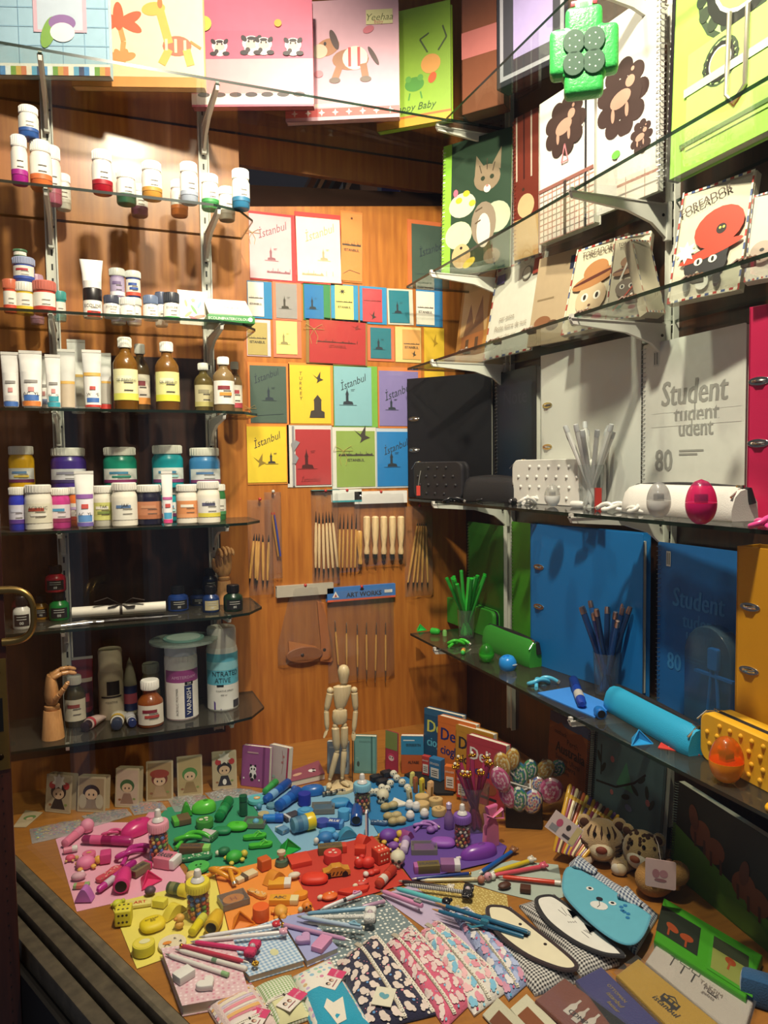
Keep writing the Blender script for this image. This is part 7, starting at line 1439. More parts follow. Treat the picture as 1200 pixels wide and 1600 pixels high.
sole('n',638,330,85,-35,'#3a5a80','blue and white flowered foot shaped file on the blue sheet',dots=['#c8d0d8','#8aa4c0'],name='nail_file',cat='nail file')
for u,v,l in((780,262,'back left'),(812,270,'back right'),(783,312,'front left'),(850,302,'front right')):lump('n',u,v,[(0,0,22,22,20,22,'#d8d4d0'),(0,0,34,17,16,13,'#dcd8d4')],'white marshmallow shaped eraser, %s of the four'%l,'marshmallow_eraser')
for u,v,r,l,f_ in((838,225,34,'cookie shaped eraser behind the other cookies',0),(838,260,36,'plain cookie shaped eraser left of the faced ones',0),(903,240,34,'cookie shaped eraser with a spiral top',2),(917,285,34,'cookie shaped eraser with a smiling face',1)):disc('n',u,v,r,30,'#b89c68',l,top='#c8aa74',ry=.9,topd=[('e',.35,.6,.05,.06,'#4a3420'),('e',.65,.6,.05,.06,'#4a3420'),('l',[(.3,.4),(.5,.28),(.7,.4)],.04,'#4a3420')]if f_==1 else([('l',[(.3,.5),(.5,.7),(.7,.5),(.5,.35),(.42,.5),(.55,.55)],.04,'#7a5a34')]if f_ else None))
def stick(u,v,w,h,col,l,lean=0):
    p,k = base_at('n',u,v); b = MB(rubber(col)); b.box((0,0,h*k/2),(w*k,w*k*.9,h*k),bev=2*k); b.box((w*.1*k,0,h*k),(w*.7*k,w*.7*k,8*k),bev=2*k); b.box((0,-w*.46*k,h*k*.5),(w*.5*k,1*k,h*.5*k),M('#8a6a30')); tag(b.build('stick_eraser',loc=p,rot=(0,math.radians(lean),.3)),l,'eraser')
stick(790,150,18,62,'#d8d07a','pale yellow stick shaped eraser, leftmost standing one',5); stick(808,180,18,70,'#a8603c','brown stick shaped eraser standing between yellow ones'); stick(838,185,20,70,'#dcc83c','bright yellow stick shaped eraser standing'); stick(875,215,24,85,'#d8b080','tan stick shaped eraser standing at the right',4); stick(783,220,22,62,'#d0ccac','cream stick shaped eraser standing at the front',-8)
# ---- violet sheet
turtle('n',680,405,78,175,'#6a3c9c','#c8a43c','violet turtle eraser with yellow feet'); turtle('n',705,445,48,165,'#7a4a9c','#c0a880','small violet animal eraser below the violet turtle',name='animal_eraser')
arch('n',765,400,70,40,44,30,'#8a3c7c','plum arch shaped eraser on the violet sheet'); hl('n',752,478,765,420,20,'#c8b8d0','#8a6aa8','small clear violet highlighter on the violet sheet',name='highlighter',lbl=None)
tray('n',848,455,118,86,-22,'#7a3c8c','stamp pad with violet ink in a clear box'); pebble('n',935,430,60,38,32,-28,'#8c50b0','violet pebble eraser on the violet sheet')
kn('n',850,345,50,0,'#a878c0','clear lilac flexible pencil at the back of the violet sheet',.003); lump('n',880,372,[(0,0,16,22,20,16,'#8a5ca8'),(26,8,14,14,14,14,'#9a6cb8')],'lilac bow shaped eraser on the violet sheet','bow_eraser')
p,k = base_at('n',965,350); th = thing('mini_bottle','small clear lilac bottle standing behind the violet capped one','mini bottle',p); MB(tintclear('#b08ac8',.45)).lathe([(20*k,0),(24*k,6*k),(22*k,60*k),(12*k,80*k),(10*k,100*k)],18).build('bottle_body',th); MB(plastic('#c8b8d8')).lathe([(13*k,98*k),(13*k,120*k),(0,130*k)],16).build('cap',th)
beads('n',1028,430,40,200,'#7a54a8','little baby bottle jar with violet cap',cols=('#c8502c','#2a2a2c','#3a5a9a','#d8b45c','#a83a34','#d8d0c0'))
mouse('n',1110,478,85,40,55,-3,'#7a3ca0','violet clear stapler shaped roller at the right of the violet sheet',win='#8a50b4')
blockeraser('n',800,555,920,548,50,36,'#a85ca0','#6a5c34','violet eraser in an olive kraft sleeve','ERASER',f=(.15,1)); blockeraser('n',925,540,1018,540,62,36,'#d0ccd0','#8a5c8c','violet and white block eraser on a clear card',f=(0,.7))
# ------------------------------------------------------------------ back of the deck: cards, notebooks, books, boxes
def sbook(pl,pr_,vtop,t,col,lab,pics,c='o',name='notebook',cat='notebook',lean=6,pages=True,band=None,rnd=.003,rough=.5,pgc='#ddd6c4',hh=None):
    a = D(c,*pl); b2 = D(c,*pr_); h = hh or zat(a,P(c,0,vtop)[1]); h/=math.cos(math.radians(lean)); w = (b2-a).length
    th = thing(name,lab,cat,a+Vector((0,0,.0008)),rot=(-math.radians(lean),0,ang2(a,b2)))
    b = MB(M(col,rough),FV); b.prism(rrect(w,h,rnd),-.0012,0); b.prism(rrect(w,h,rnd),-t,-t+.0012); b.box((.0006,h/2,-t/2),(.0012,h*.98,t)); b.deco(w,h,pics,0); b.build('cover',th,smooth=False)
    if pages and t>.004:MB(M(pgc,.8),FV).box((w/2,h/2,-t/2),(w*.97,h*.975,t-.0026)).build('pages',th,smooth=False)
    if band:MB(M(band,.7),FV).box((w*.8,h/2,.0006),(w*.07,h+.001,.0012)).build('elastic_band',th,smooth=False)
    return th,w,h
def doll(hair,body,bg=None,hat=None):return([('r',.06,.05,.94,.95,bg)]if bg else[])+[('e',.5,.55,.30,.26,hair),('e',.5,.50,.22,.18,'#c8a888'),('e',.42,.49,.03,.04,'#2a1c18'),('e',.58,.49,.03,.04,'#2a1c18'),('p',[(.36,.36),(.64,.36),(.78,.1),(.22,.1)],body)]+([('e',.5,.68,.36,.16,hat)]if hat else[])+[('e',.2,.2,.06,.04,'#8a5a3c'),('e',.8,.22,.06,.04,'#7a8a4a')]
def cardbox(c,uL,vL,uR,vR,vtop,lab,pics,col='#b8a888',side=True,t=.022):return sbook((uL,vL),(uR,vR),vtop,t if side else .003,col,lab,pics,c,'greeting_card_box','boxed card',8,False)
ROSE = [('e',.25,.72,.12,.12,'#a83434'),('e',.8,.72,.12,.12,'#a83434'),('s',.5,.82,.28,7,.6,'#d0c8b8')]
cardbox('m',90,325,210,338,158,'small standing card box with roses and a dark dressed figure, furthest left',doll('#2a1c1c','#2c2426','#a8987c')+ROSE)
cardbox('m',240,325,372,330,170,'standing card box with a dark haired figure and white sleeves',doll('#2a1818','#8a7868','#9a8466')+[('e',.2,.3,.14,.24,'#b0a48c'),('e',.8,.3,.14,.24,'#b0a48c')],side=True)
cardbox('m',418,305,530,308,132,'standing card box with a green haired figure on pale pink',doll('#3a5a34','#8a6a5a','#b8a08c'))
cardbox('m',565,280,692,272,102,'standing card box with a red broad hat figure',doll('#6a2c20','#a88a68','#9a8058','#8a3420'),side=False)
cardbox('m',712,262,832,248,80,'standing card box with a green haired figure and flowers, between the hat and the roses',doll('#4a7a3c','#8a7048','#a89468'),side=False)
cardbox('m',876,228,992,216,56,'standing card box with roses and a white fronted dark figure, nearest the purple notebook',doll('#2a2024','#2c2830','#b0a080')+ROSE+[('e',.5,.2,.08,.12,'#d8d4cc')],side=False)
q = [(0,320),(82,330),(2,400),(-60,400)]; o = sheet([P('m',u,v)for u,v in q],'#a89878','flat card with a green haired figure lying at the far left of the deck',.0005,name='greeting_card',cat='greeting card'); MB(None).deco(.05,.05,[('e',.5,.5,.25,.2,'#5a7a48'),('e',.5,.4,.14,.12,'#c8a888')],.0007,-.02,-.02).build('figure_print',o,smooth=False)
PANDA = [('e',.42,.30,.13,.15,'#dcd8d8'),('e',.42,.44,.12,.11,'#dcd8d8'),('e',.34,.52,.04,.04,'#201c20'),('e',.5,.52,.04,.04,'#201c20'),('e',.37,.44,.03,.035,'#201c20'),('e',.47,.44,.03,.035,'#201c20'),('e',.35,.28,.05,.08,'#201c20'),('e',.50,.26,.05,.08,'#201c20'),('e',.40,.18,.06,.05,'#201c20'),('r',.2,.82,.6,.86,'#b08a94'),('e',.1,.2,.03,.03,'#d8d8d8'),('e',.66,.18,.03,.03,'#d8d8d8')]
sbook(P('t',20,1560),P('t',158,1578),P('t',0,1368)[1],.016,'#8c4a80','purple notebook with a panda and elastic strap, left of the mannequin',PANDA,band='#6a2c60',lean=8)
sbook(P('t',152,1545),P('t',250,1570),P('t',0,1362)[1],.016,'#b8a8a8','white floral notebook with a crimson edge beside the purple one',[('r',.92,0,1,1,'#a02c4c'),('l',[(.7,.3),(.75,.6),(.66,.9)],.02,'#8a5a5a'),('e',.75,.75,.05,.05,'#a86a6a'),('e',.7,.6,.05,.05,'#a86a6a'),('e',.3,.2,.1,.06,'#9ab0a8')],lean=8)
def flatbook(pts,t,col,lab,deco=None,c='t',name='notebook',cat='notebook',z=.0006,pg='#ddd6c4',mat=None,w0=1.):
    q = [D(c,u,v)for u,v in pts]; cen = sum(q,Vector())/len(q); a = ang2(q[0],q[1]); th = thing(name,lab,cat,(cen.x,cen.y,ZD+z),a); R_ = Matrix.Rotation(-a,3,'Z'); pp = [(R_@(p-cen))for p in q]; pp = [(p.x,p.y)for p in pp]
    b = MB(mat or M(col,.5)); b.prism(pp,t-.001,t); b.prism(pp,0,.001)
    if deco:
        x0 = min(p[0]for p in pp); x1 = max(p[0]for p in pp); y0 = min(p[1]for p in pp); y1 = max(p[1]for p in pp); b.deco(x1-x0,y1-y0,deco,t,x0,y0)
    b.build('cover',th,smooth=False); MB(M(pg,.8)).prism([(x*.97,y*.97)for x,y in pp],.001,t-.001).build('pages',th,smooth=False); return th
flatbook([(245,1525),(410,1462),(442,1530),(262,1572)],.014,'#8c4a5c','rose notebook with a small panda lying beside the mannequin',[('e',.6,.5,.07,.07,'#dcd8d8'),('e',.6,.42,.03,.03,'#201c20'),('e',.66,.55,.03,.03,'#201c20'),('e',.3,.6,.1,.05,'#c8a088')])
sbook(P('t',452,1500),P('t',560,1505),P('t',0,1345)[1],.014,'#7c8c98','grey blue notebook standing behind the mannequin legs',[('e',.8,.3,.12,.2,'#4a5058'),('r',.1,.8,.5,.85,'#a0acb0')],band=None,lean=4)
sbook(P('t',585,1498),P('t',698,1502),P('t',0,1318)[1],.016,'#5c8c88','pale teal notebook with a strap right of the mannequin',[('r',.06,.06,.94,.94,'#6c9c96'),('t','FASHION',.5,.85,.09,M('#3a5a58')),('e',.2,.25,.06,.12,'#3a4a48'),('r',.1,.4,.2,.42,'#88b0a8')],band='#3c6460',lean=4)
sbook(P('t',742,1480),P('t',802,1500),P('t',0,1285)[1],.004,'#a83450','small open notebook with a pink cat figure, left page',[('r',0,.55,1,1,'#7a8a4c'),('e',.5,.35,.32,.26,'#c83c64'),('e',.5,.33,.22,.17,'#dcc8c4'),('e',.4,.35,.05,.05,'#2a1c20'),('e',.6,.35,.05,.05,'#2a1c20')],lean=2)
sbook(P('t',822,1500),P('t',935,1502),P('t',0,1318)[1],.02,'#b05424','blue and orange pocket notebook pack beside the dictionaries',[('r',0,.5,1,1,'#2c7ca4'),('t',"BERBER'IN",.55,.76,.13,M('#1c2c34'),dict(bold=True,xs=.8)),('t','ALFABE',.55,.3,.13,M('#2a140c'),dict(bold=True,xs=.8)),('r',.1,.87,.6,.9,'#c8d0d0')],lean=4)
LET = dict(bold=True,align='L',xs=.9)
def dic(pl,pr_,vt,col,c1,c2,lab,l1='Deli',top='#5a8a9c'):return sbook(pl,pr_,vt,.018,col,lab,[('r',0,.9,1,1,top),('t',l1,.10,.74,.27,c1,dict(bold=True,align='L',xs=.9,maxw=None)),('t','cioglu',.10,.50,.20,c2,dict(bold=True,align='L',xs=.8)),('r',.1,.1,.8,.14,M('#20202a')),('e',.6,.26,.2,.12,M('#8a4a2c'))],name='paperback_book',cat='book',lean=3)
dic((661,1206),(720,1224),1107,'#1c4a6c',M('#c8c85c'),M('#5cb0c8'),'blue paperback with yellow title, rearmost of the row',top='#2a5a7c')
dic((682,1218),(741,1238),1119,'#cc6a24',M('#1c2464'),M('#1c2464'),'orange paperback with navy title, second in the row',top='#cc6a24')
dic((710,1231),(768,1252),1133,'#b88424',M('#1c1c2c'),M('#1c1c2c'),'ochre paperback with black title, third in the row',top='#b88424')
dic((727,1247),(788,1270),1149,'#a83440',M('#dcd8d0'),M('#1c2c7c'),'crimson paperback with white title, nearest in the row',top='#a83440')
sheet([P('n',u,v)for u,v in((755,100),(905,190),(985,190),(1010,120),(860,60))],'#141210','black tray under the small eraser boxes',.0,name='display_tray',cat='tray',t=.006)
def ebox(u0,v0,u1,v1,vt,col,lab):
    a = D('n',u0,v0); b2 = D('n',u1,v1); a.z = b2.z = ZD+.0075; h = zat(a,P('n',0,vt)[1]); w = (b2-a).length
    th = thing('eraser_box',lab,'small box',a,ang2(a,b2)); b = MB(M(col,.5)); b.box((w/2,w*.3,h/2),(w,w*.6,h),bev=.0008)
    b.box((w/2,-.0004,h*.35),(w*.7,.0006,h*.45),'#dcd6cc'); b.text('ERASER',w/2,h*.78,w*.18,M('#e0dcd0'),.0006,T=RX90,maxw=w*.8)
    for i in range(3):b.box((w/2,-.0009,h*(.25+.1*i)),(w*.5,.0003,h*.03),'#5a5048')
    b.build('carton',th,smooth=False)
ebox(838,104,872,112,2,'#b83a34','small red and white carton, leftmost of the four'); ebox(872,124,925,140,12,'#2c6c9c','small blue and white carton of the four'); ebox(944,178,994,186,50,'#cc6c2c','small orange and white carton of the four'); ebox(1000,210,1048,222,84,'#c03a2c','small red carton furthest right of the four')
# pink pencils with gold bead crowns in a clear cup
q = D('o',742,1296); q.z = ZD+.0005;
def crown(o,L,i):
    b = MB(M('#c8942c',.25,.9));
    for j in range(7):a = 2*PI*j/7; b.ball((.006*math.cos(a),.006*math.sin(a),L+.007+.002*(j%2)),.0032,seg=8)
    b.ball((0,0,L+.013),.0035,M('#dcd4c0',.2),8); b.build('bead_crown',o,label='gold bead crown')
cupset(q,.031,.095,9,'clear cup of pink pencils beside the lollipops','bead crowned pencils in the deck cup','dark pink pencil with a gold bead crown in the deck cup',['#8a2c50','#a0345c'],.135,crown,seed=6)
# lollipops in a dark holder
hp = D('o',818,1285); hp.z = ZD
th = thing('lollipop_holder','dark box holding the swirled lollipops','holder',hp,math.radians(-30)); b = MB(M('#16110e',.5)); b.box((0,0,.035),(.075,.06,.07),bev=.004); b.box((0,0,.071),(.06,.045,.003),'#2a221c'); b.build('box',th)
def lolly(u,v,r,cols,lab,tilt=0.,oval=1.,depth=0.):
    c0 = onY(*P('h',u,v),hp.y+depth); k = mpp(c0)*.3833; r*=k; th = thing('lollipop',lab,'lollipop',c0,rot=(0,math.radians(tilt),math.radians(-28)))
    b = MB(None); n = 30; m = 6; vs = []; fsm = {}
    for side in(1,-1):  # spiral coloured wedges on a lens
        base = [];
        for j in range(m+1):
            for i in range(n):t = 2*PI*i/n; rr = r*j/m; base.append((rr*math.cos(t)*1.,-side*r*.32*math.sqrt(max(0,1-(j/m)**2)),rr*math.sin(t)*oval))
        for j in range(m):
            for i in range(n):
                i2 = (i+1)%n; ci = ((i+j*3*side)//3)%len(cols); b.add([base[j*n+i],base[j*n+i2],base[(j+1)*n+i2],base[(j+1)*n+i]],[(0,1,2,3)if side>0 else(3,2,1,0)],plastic(cols[ci]))
    b.build('candy',th,smooth=True); MB(FILM).ball((0,0,0),(r*1.12,r*.42,r*1.12*oval),seg=16).build('wrapper',th)
    e = (hp+Vector((random.Random(int(u)).uniform(-.02,.02),random.Random(int(v)).uniform(-.015,.015),.072)))-c0
    e = Matrix.Rotation(math.radians(28),3,'Z')@e; e = Matrix.Rotation(math.radians(-tilt),3,'Y')@e
    d = e.normalized(); MB(M('#dcd8d0',.5)).tube([d*r*.9*max(oval,1),e],.0018,seg=8).build('stick',th)
GY = ['#c8a040','#d8cc9c','#b8802c']; BG = ['#2c6c8c','#d8d4c4','#4a9a5c']; PK = ['#c86490','#dcb8c4','#b84878']; MX = ['#5a6ab0','#dccfa0','#c86c84','#d8d4d0']
for a_ in((118,195,34,GY,'gold swirled lollipop at the left of the bunch',-15,1.5),(158,172,30,GY,'gold swirled lollipop at the top of the bunch',5,1.5),(185,235,36,BG,'blue green swirled lollipop near the top left',-10,1.5),(230,215,30,BG,'green and blue swirled lollipop at the top middle',8,1.4),
           (292,218,36,GY,'gold and red swirled lollipop at the upper right',25,1.3,-.01),(342,210,30,BG,'blue and green swirled lollipop at the far right',20,1.2),(110,255,36,PK,'pink twisted lollipop at the left front',-25,1.5,-.02),(140,320,34,PK,'pink lollipop low at the left',-20,1.6,-.02),
           (185,335,34,BG,'blue green lollipop low in the middle',-5,1.5,-.03),(240,345,38,MX,'multicoloured lollipop at the bottom middle',10,1.3,-.04),(314,302,50,PK,'big round pink spiral lollipop at the right front',20,1.1,-.03),(262,280,30,MX,'small multicoloured lollipop in the centre of the bunch',10,1.2,-.015)):lolly(*a_)
p,k = base_at('h',70,535,.0006); th = thing('gift_bag','pink satin gift bag with a tied bow before the pink pencils','gift bag',p,.2); b = MB(M('#c85c8c',.35,sheen=.4)); b.prism([(x*k,y*k)for x,y in((-40,0),(38,0),(34,90),(16,130),(30,178),(-24,178),(-10,130),(-32,90))],-12*k,12*k,T=RX90,inset=8*k); b.build('pouch',th)
b = MB(M('#d8709c',.35,sheen=.4)); b.tube([(-4*k,-14*k,132*k),(44*k,-20*k,160*k),(50*k,-20*k,120*k),(2*k,-14*k,130*k),(-46*k,-20*k,160*k),(-44*k,-20*k,118*k)],[5*k,10*k,8*k,5*k,10*k,6*k],seg=8,flat=.4); b.build('bow',th)

# fan of coloured candy pencils with its printed band, and the plush animals
for i in range(15):
    u0,v0 = 395+i*14,275+i*9; u1,v1 = 330+i*8,560+i*2; a = onY(*P('h',u0,v0),1.20-i*.004); g = onZ(*P('h',u1,v1-10),ZD+.02); d = a-g; L = d.length
    col = ('#c8982c','#8a3c54','#d8c89c','#5a3c2c','#b85a34','#c8b04a','#6a4a7a')[i%7]; o = thing('candy_stick','coloured candy stick in the fan behind the tiger plush','candy stick',g,group='fanned candy sticks',rot=d.to_track_quat('Z','Y').to_euler()); MB(plastic(col)).lathe([(.0035,0),(.0048,.004),(.0048,L*.96),(.002,L)],10).build('stick',o)
    MB(plastic('#d0a43c')).lathe([(.0050,L*.8),(.0050,L*.86)],10,caps=False).build('band',o)
a = onY(*P('h',315,425),1.13); b2 = onY(*P('h',445,520),1.09); w = (b2-a).length; th = thing('header_card','pale pink packet card leaning on the fanned sticks','packet card',(a+b2)/2+Vector((-.014,-.012,.016)),rot=(math.radians(-12),math.radians(36),math.radians(-30)))
b = MB(M('#d0b8b4',.5),FV); b.box((0,.0,0),(w*.9,.036,.001)); b.deco(w*.9,.036,[('e',.3,.6,.1,.12,'#b8506c'),('e',.6,.65,.07,.09,'#3a2c2c'),('r',.1,.1,.35,.4,'#8a8488'),('r',.55,.15,.9,.3,'#4a3c40'),('r',.8,.05,.98,.95,'#c8b07a')],.0006,-w*.45,-.018); b.build('card',th,smooth=False)
def plush(c,u,v,rad,depthY,lab,col,name,rot,muzzle,stripes=None,spots=None,nose='#7a3420',ear='#4a2818'):
    h0 = onY(*P(c,u,v),depthY); k = mpp(h0)*CR[c][2]; r = rad*k; z0 = h0.z; th = thing(name,lab,'plush toy',(h0.x,h0.y,ZD),math.radians(rot)); H = h0.z-ZD; fur = M(col,.95,bump=.8,scale=500,sheen=.6)
    b = MB(fur); b.ball((0,r*.3,H*.42),(r*.75,r*.6,max(H*.42,r*.6)),seg=20); b.ball((0,r*.1,H*.8),(r*.42,r*.4,r*.5),seg=16); b.build('torso',th)
    b = MB(fur); b.ball((0,0,H),(r*.92,r*.78,r*.9),seg=24); b.ball((0,-r*.52,H-r*.18),(r*.52,r*.46,r*.40),M(muzzle,.95,bump=.6,scale=500),20); b.build('head',th)
    for sx in(-1,1):
        b = MB(fur); b.ball((sx*r*.72,r*.05,H+r*.72),(r*.3,r*.16,r*.3),seg=14); b.ball((sx*r*.72,-r*.08,H+r*.72),(r*.2,r*.08,r*.2),M(ear,.9),12); b.build('ear',th)
        b = MB(M('#120e0c',.15)); b.ball((sx*r*.28,-r*.62,H+r*.48),(r*.09,r*.08,r*.11),seg=10); b.build('eye',th)
        b = MB(fur); b.tube([(sx*r*.6,r*.1,H*.62),(sx*r*.9,-r*.35,H*.4),(sx*r*.7,-r*.75,H*.28)],[r*.24,r*.24,r*.2],seg=12); b.build('arm',th)
        b = MB(fur); b.tube([(sx*r*.45,r*.1,r*.26),(sx*r*.65,-r*.6,r*.26),(sx*r*.75,-r*1.0,r*.28)],[r*.3,r*.28,r*.26],seg=12); b.ball((sx*r*.76,-r*1.12,r*.3),(r*.26,r*.14,r*.26),M(muzzle,.9),12); b.build('leg',th)
    b = MB(M(nose,.7)); b.ball((0,-r*.93,H-r*.02),(r*.24,r*.12,r*.16),seg=14); b.build('nose',th)
    b = MB(M('#3a2014',.9))
    if stripes:
        for t in(-50,-25,0,25,50):
            a = math.radians(t); b.tube([(r*.90*math.sin(a)*f_,-r*(.80*math.cos(a*.8))*math.sqrt(max(0,1-g_*g_))*.96,H+r*.9*g_)for f_,g_ in((.75,.35),(.8,.6),(.6,.85))],[r*.015,r*.06,r*.02],seg=6)
        for sx in(-1,1):
            for g_ in(-.35,-.1,.12):b.tube([(sx*r*.90*math.sqrt(1-g_*g_),-r*.1,H+r*g_*.9),(sx*r*.78,-r*.45,H+r*(g_*.9-.06)),(sx*r*.55,-r*.68,H+r*(g_*.8-.04))],[r*.07,r*.06,r*.02],seg=6)
    if spots:
        rnd = random.Random(5)
        for i in range(46):
            t,ph = rnd.uniform(-PI,0),rnd.uniform(-.2,1.3); x,y,zz = math.cos(t)*math.cos(ph),math.sin(t)*math.cos(ph),math.sin(ph)
            if y<-.55 and zz<.25:continue
            b.ball((x*r*.9,y*r*.76,H+zz*r*.88),(r*.085,r*.085,r*.085),seg=8)
    b.build('markings',th); return h0,k,r
plush('h',522,500,95,1.13,'striped tiger plush with a big brown nose','#b8986c','tiger_plush',-38,'#cfc0a0',stripes=True)
h0,k,r = plush('h',690,545,90,1.07,'spotted giraffe plush with a white muzzle and square tag','#a88c5c','giraffe_plush',-62,'#c8c0b0',spots=True,nose='#8a4a2c')
tp = onY(*P('h',762,640),.93); th = thing('swing_tag','square pinkish tag hanging from the giraffe plush','tag',tp,math.radians(-42)); b = MB(M('#c8a8a4',.5),FV); kk = mpp(tp)*.3833; b.prism(rrect(118*kk,118*kk,8*kk,4,-59*kk,-59*kk),0,.001); b.deco(118*kk,118*kk,[('e',.35,.5,.12,.16,'#a06a70'),('e',.6,.52,.14,.14,'#a8747c'),('e',.5,.28,.2,.06,'#8a5a60')],.001,-59*kk,-59*kk); b.build('card',th,smooth=False); MB(M('#8a8078')).tube([(0,.001,57*kk),(-.004,.012,.042),(-.01,.03,.048)],.0007,seg=5).build('cord',th)
p = D('h',690,690); o = MB(M('#a87c44',.95,bump=.8,scale=500)); o.ball((0,0,.03),(.036,.03,.03),seg=18); o.ball((.02,-.03,.05),(.022,.02,.02),seg=14); o.ball((-.022,-.022,.055),(.010,.008,.01),'#5a3420',10); o.ball((.005,-.028,.068),(.009,.007,.009),'#5a3420',10); tag(o.build('bear_plush',loc=(min(p.x,.93),p.y-.03,ZD)),'small tan plush tucked under the giraffe plush','plush toy')

# notebooks standing against the right wall under the lowest shelf
def wallbook(c,uL,uR,XL,Xr,vtop,col,lab,pics,side='L',coil='#909090',t=.012,lean=4):return spiralbook(c,uL,uR,XL,Xr,ZD,vtop,col,lab,pics,side,t,coil,lean=lean)
AUS = [('r',0,.55,1,1,'#8a4c24'),('r',0,.86,1,1,'#3a4a6c'),('p',[(0,.55),(0,.75),(.3,.9),(.5,.8),(.8,.88),(1,.7),(1,.55)],'#7a3c1c'),('t','Australia',.55,.56,.16,M('#0c0a0a'),dict(bold=True,xs=.9)),('t','Sydney Uluru',.5,.42,.08,M('#140e0c')),('t','Canberra',.5,.34,.08,M('#140e0c')),('t','Perth',.6,.68,.09,M('#140e0c')),('t','Darwin',.4,.26,.08,M('#140e0c')),('t','outback',.3,.76,.07,M('#140e0c'))]
wallbook('e',484,612,.985,.985,640,'#6a3418','dark orange spiral notebook titled Australia',AUS,'R')
FLO = [('r',.03,.03,.97,.97,'#4c6a70'),('p',[(.35,.5),(.48,.8),(.6,.5)],'#4a8a6c'),('l',[(.05,.40),(.35,.46),(.6,.62),(.75,.78)],.02,'#14181a'),('l',[(.12,.5),(.10,.85)],.015,'#14181a')]+[('e',x,y,.06,.025,'#1c2c24',r_)for x,y,r_ in((.15,.6,60),(.08,.7,120),(.7,.7,40),(.78,.6,100),(.62,.55,150),(.85,.5,60),(.5,.42,20))]+[('e',.28,.75,.03,.03,'#a86a6c'),('e',.8,.5,.03,.03,'#a86a6c'),('e',.3,.38,.025,.025,'#a86a6c'),('e',.55,.32,.05,.03,'#6a7a9c')]
wallbook('e',628,852,.98,.975,700,'#3a5054','grey green notebook with black floral branches',FLO,'L','#4a5454')
HOR = [('r',0,0,1,1,'#14180f'),('p',[(0,.55),(.4,.40),(.7,.3),(1,.22),(1,0),(0,0)],'#4c7420')]+[('e',x,y,.09,.07,'#70381c',a_)for x,y,a_ in((.24,.62,30),(.36,.54,20),(.60,.42,25),(.70,.36,10))]+[('l',[(x,y),(x+.01,y-.14)],.02,'#4a2412')for x,y in((.2,.6),(.28,.58),(.34,.52),(.42,.5),(.56,.4),(.64,.36),(.72,.34))]+[('e',.18,.74,.04,.07,'#5a2c18',20),('e',.60,.54,.035,.07,'#5a2c18',-10),('e',.3,.2,.16,.05,'#4c7020'),('e',.6,.12,.2,.06,'#527824')]
wallbook('h',800,1330,.965,.93,260,'#122016','big spiral notebook with brown horses on grass',HOR,'L','#8a948c',t=.014)
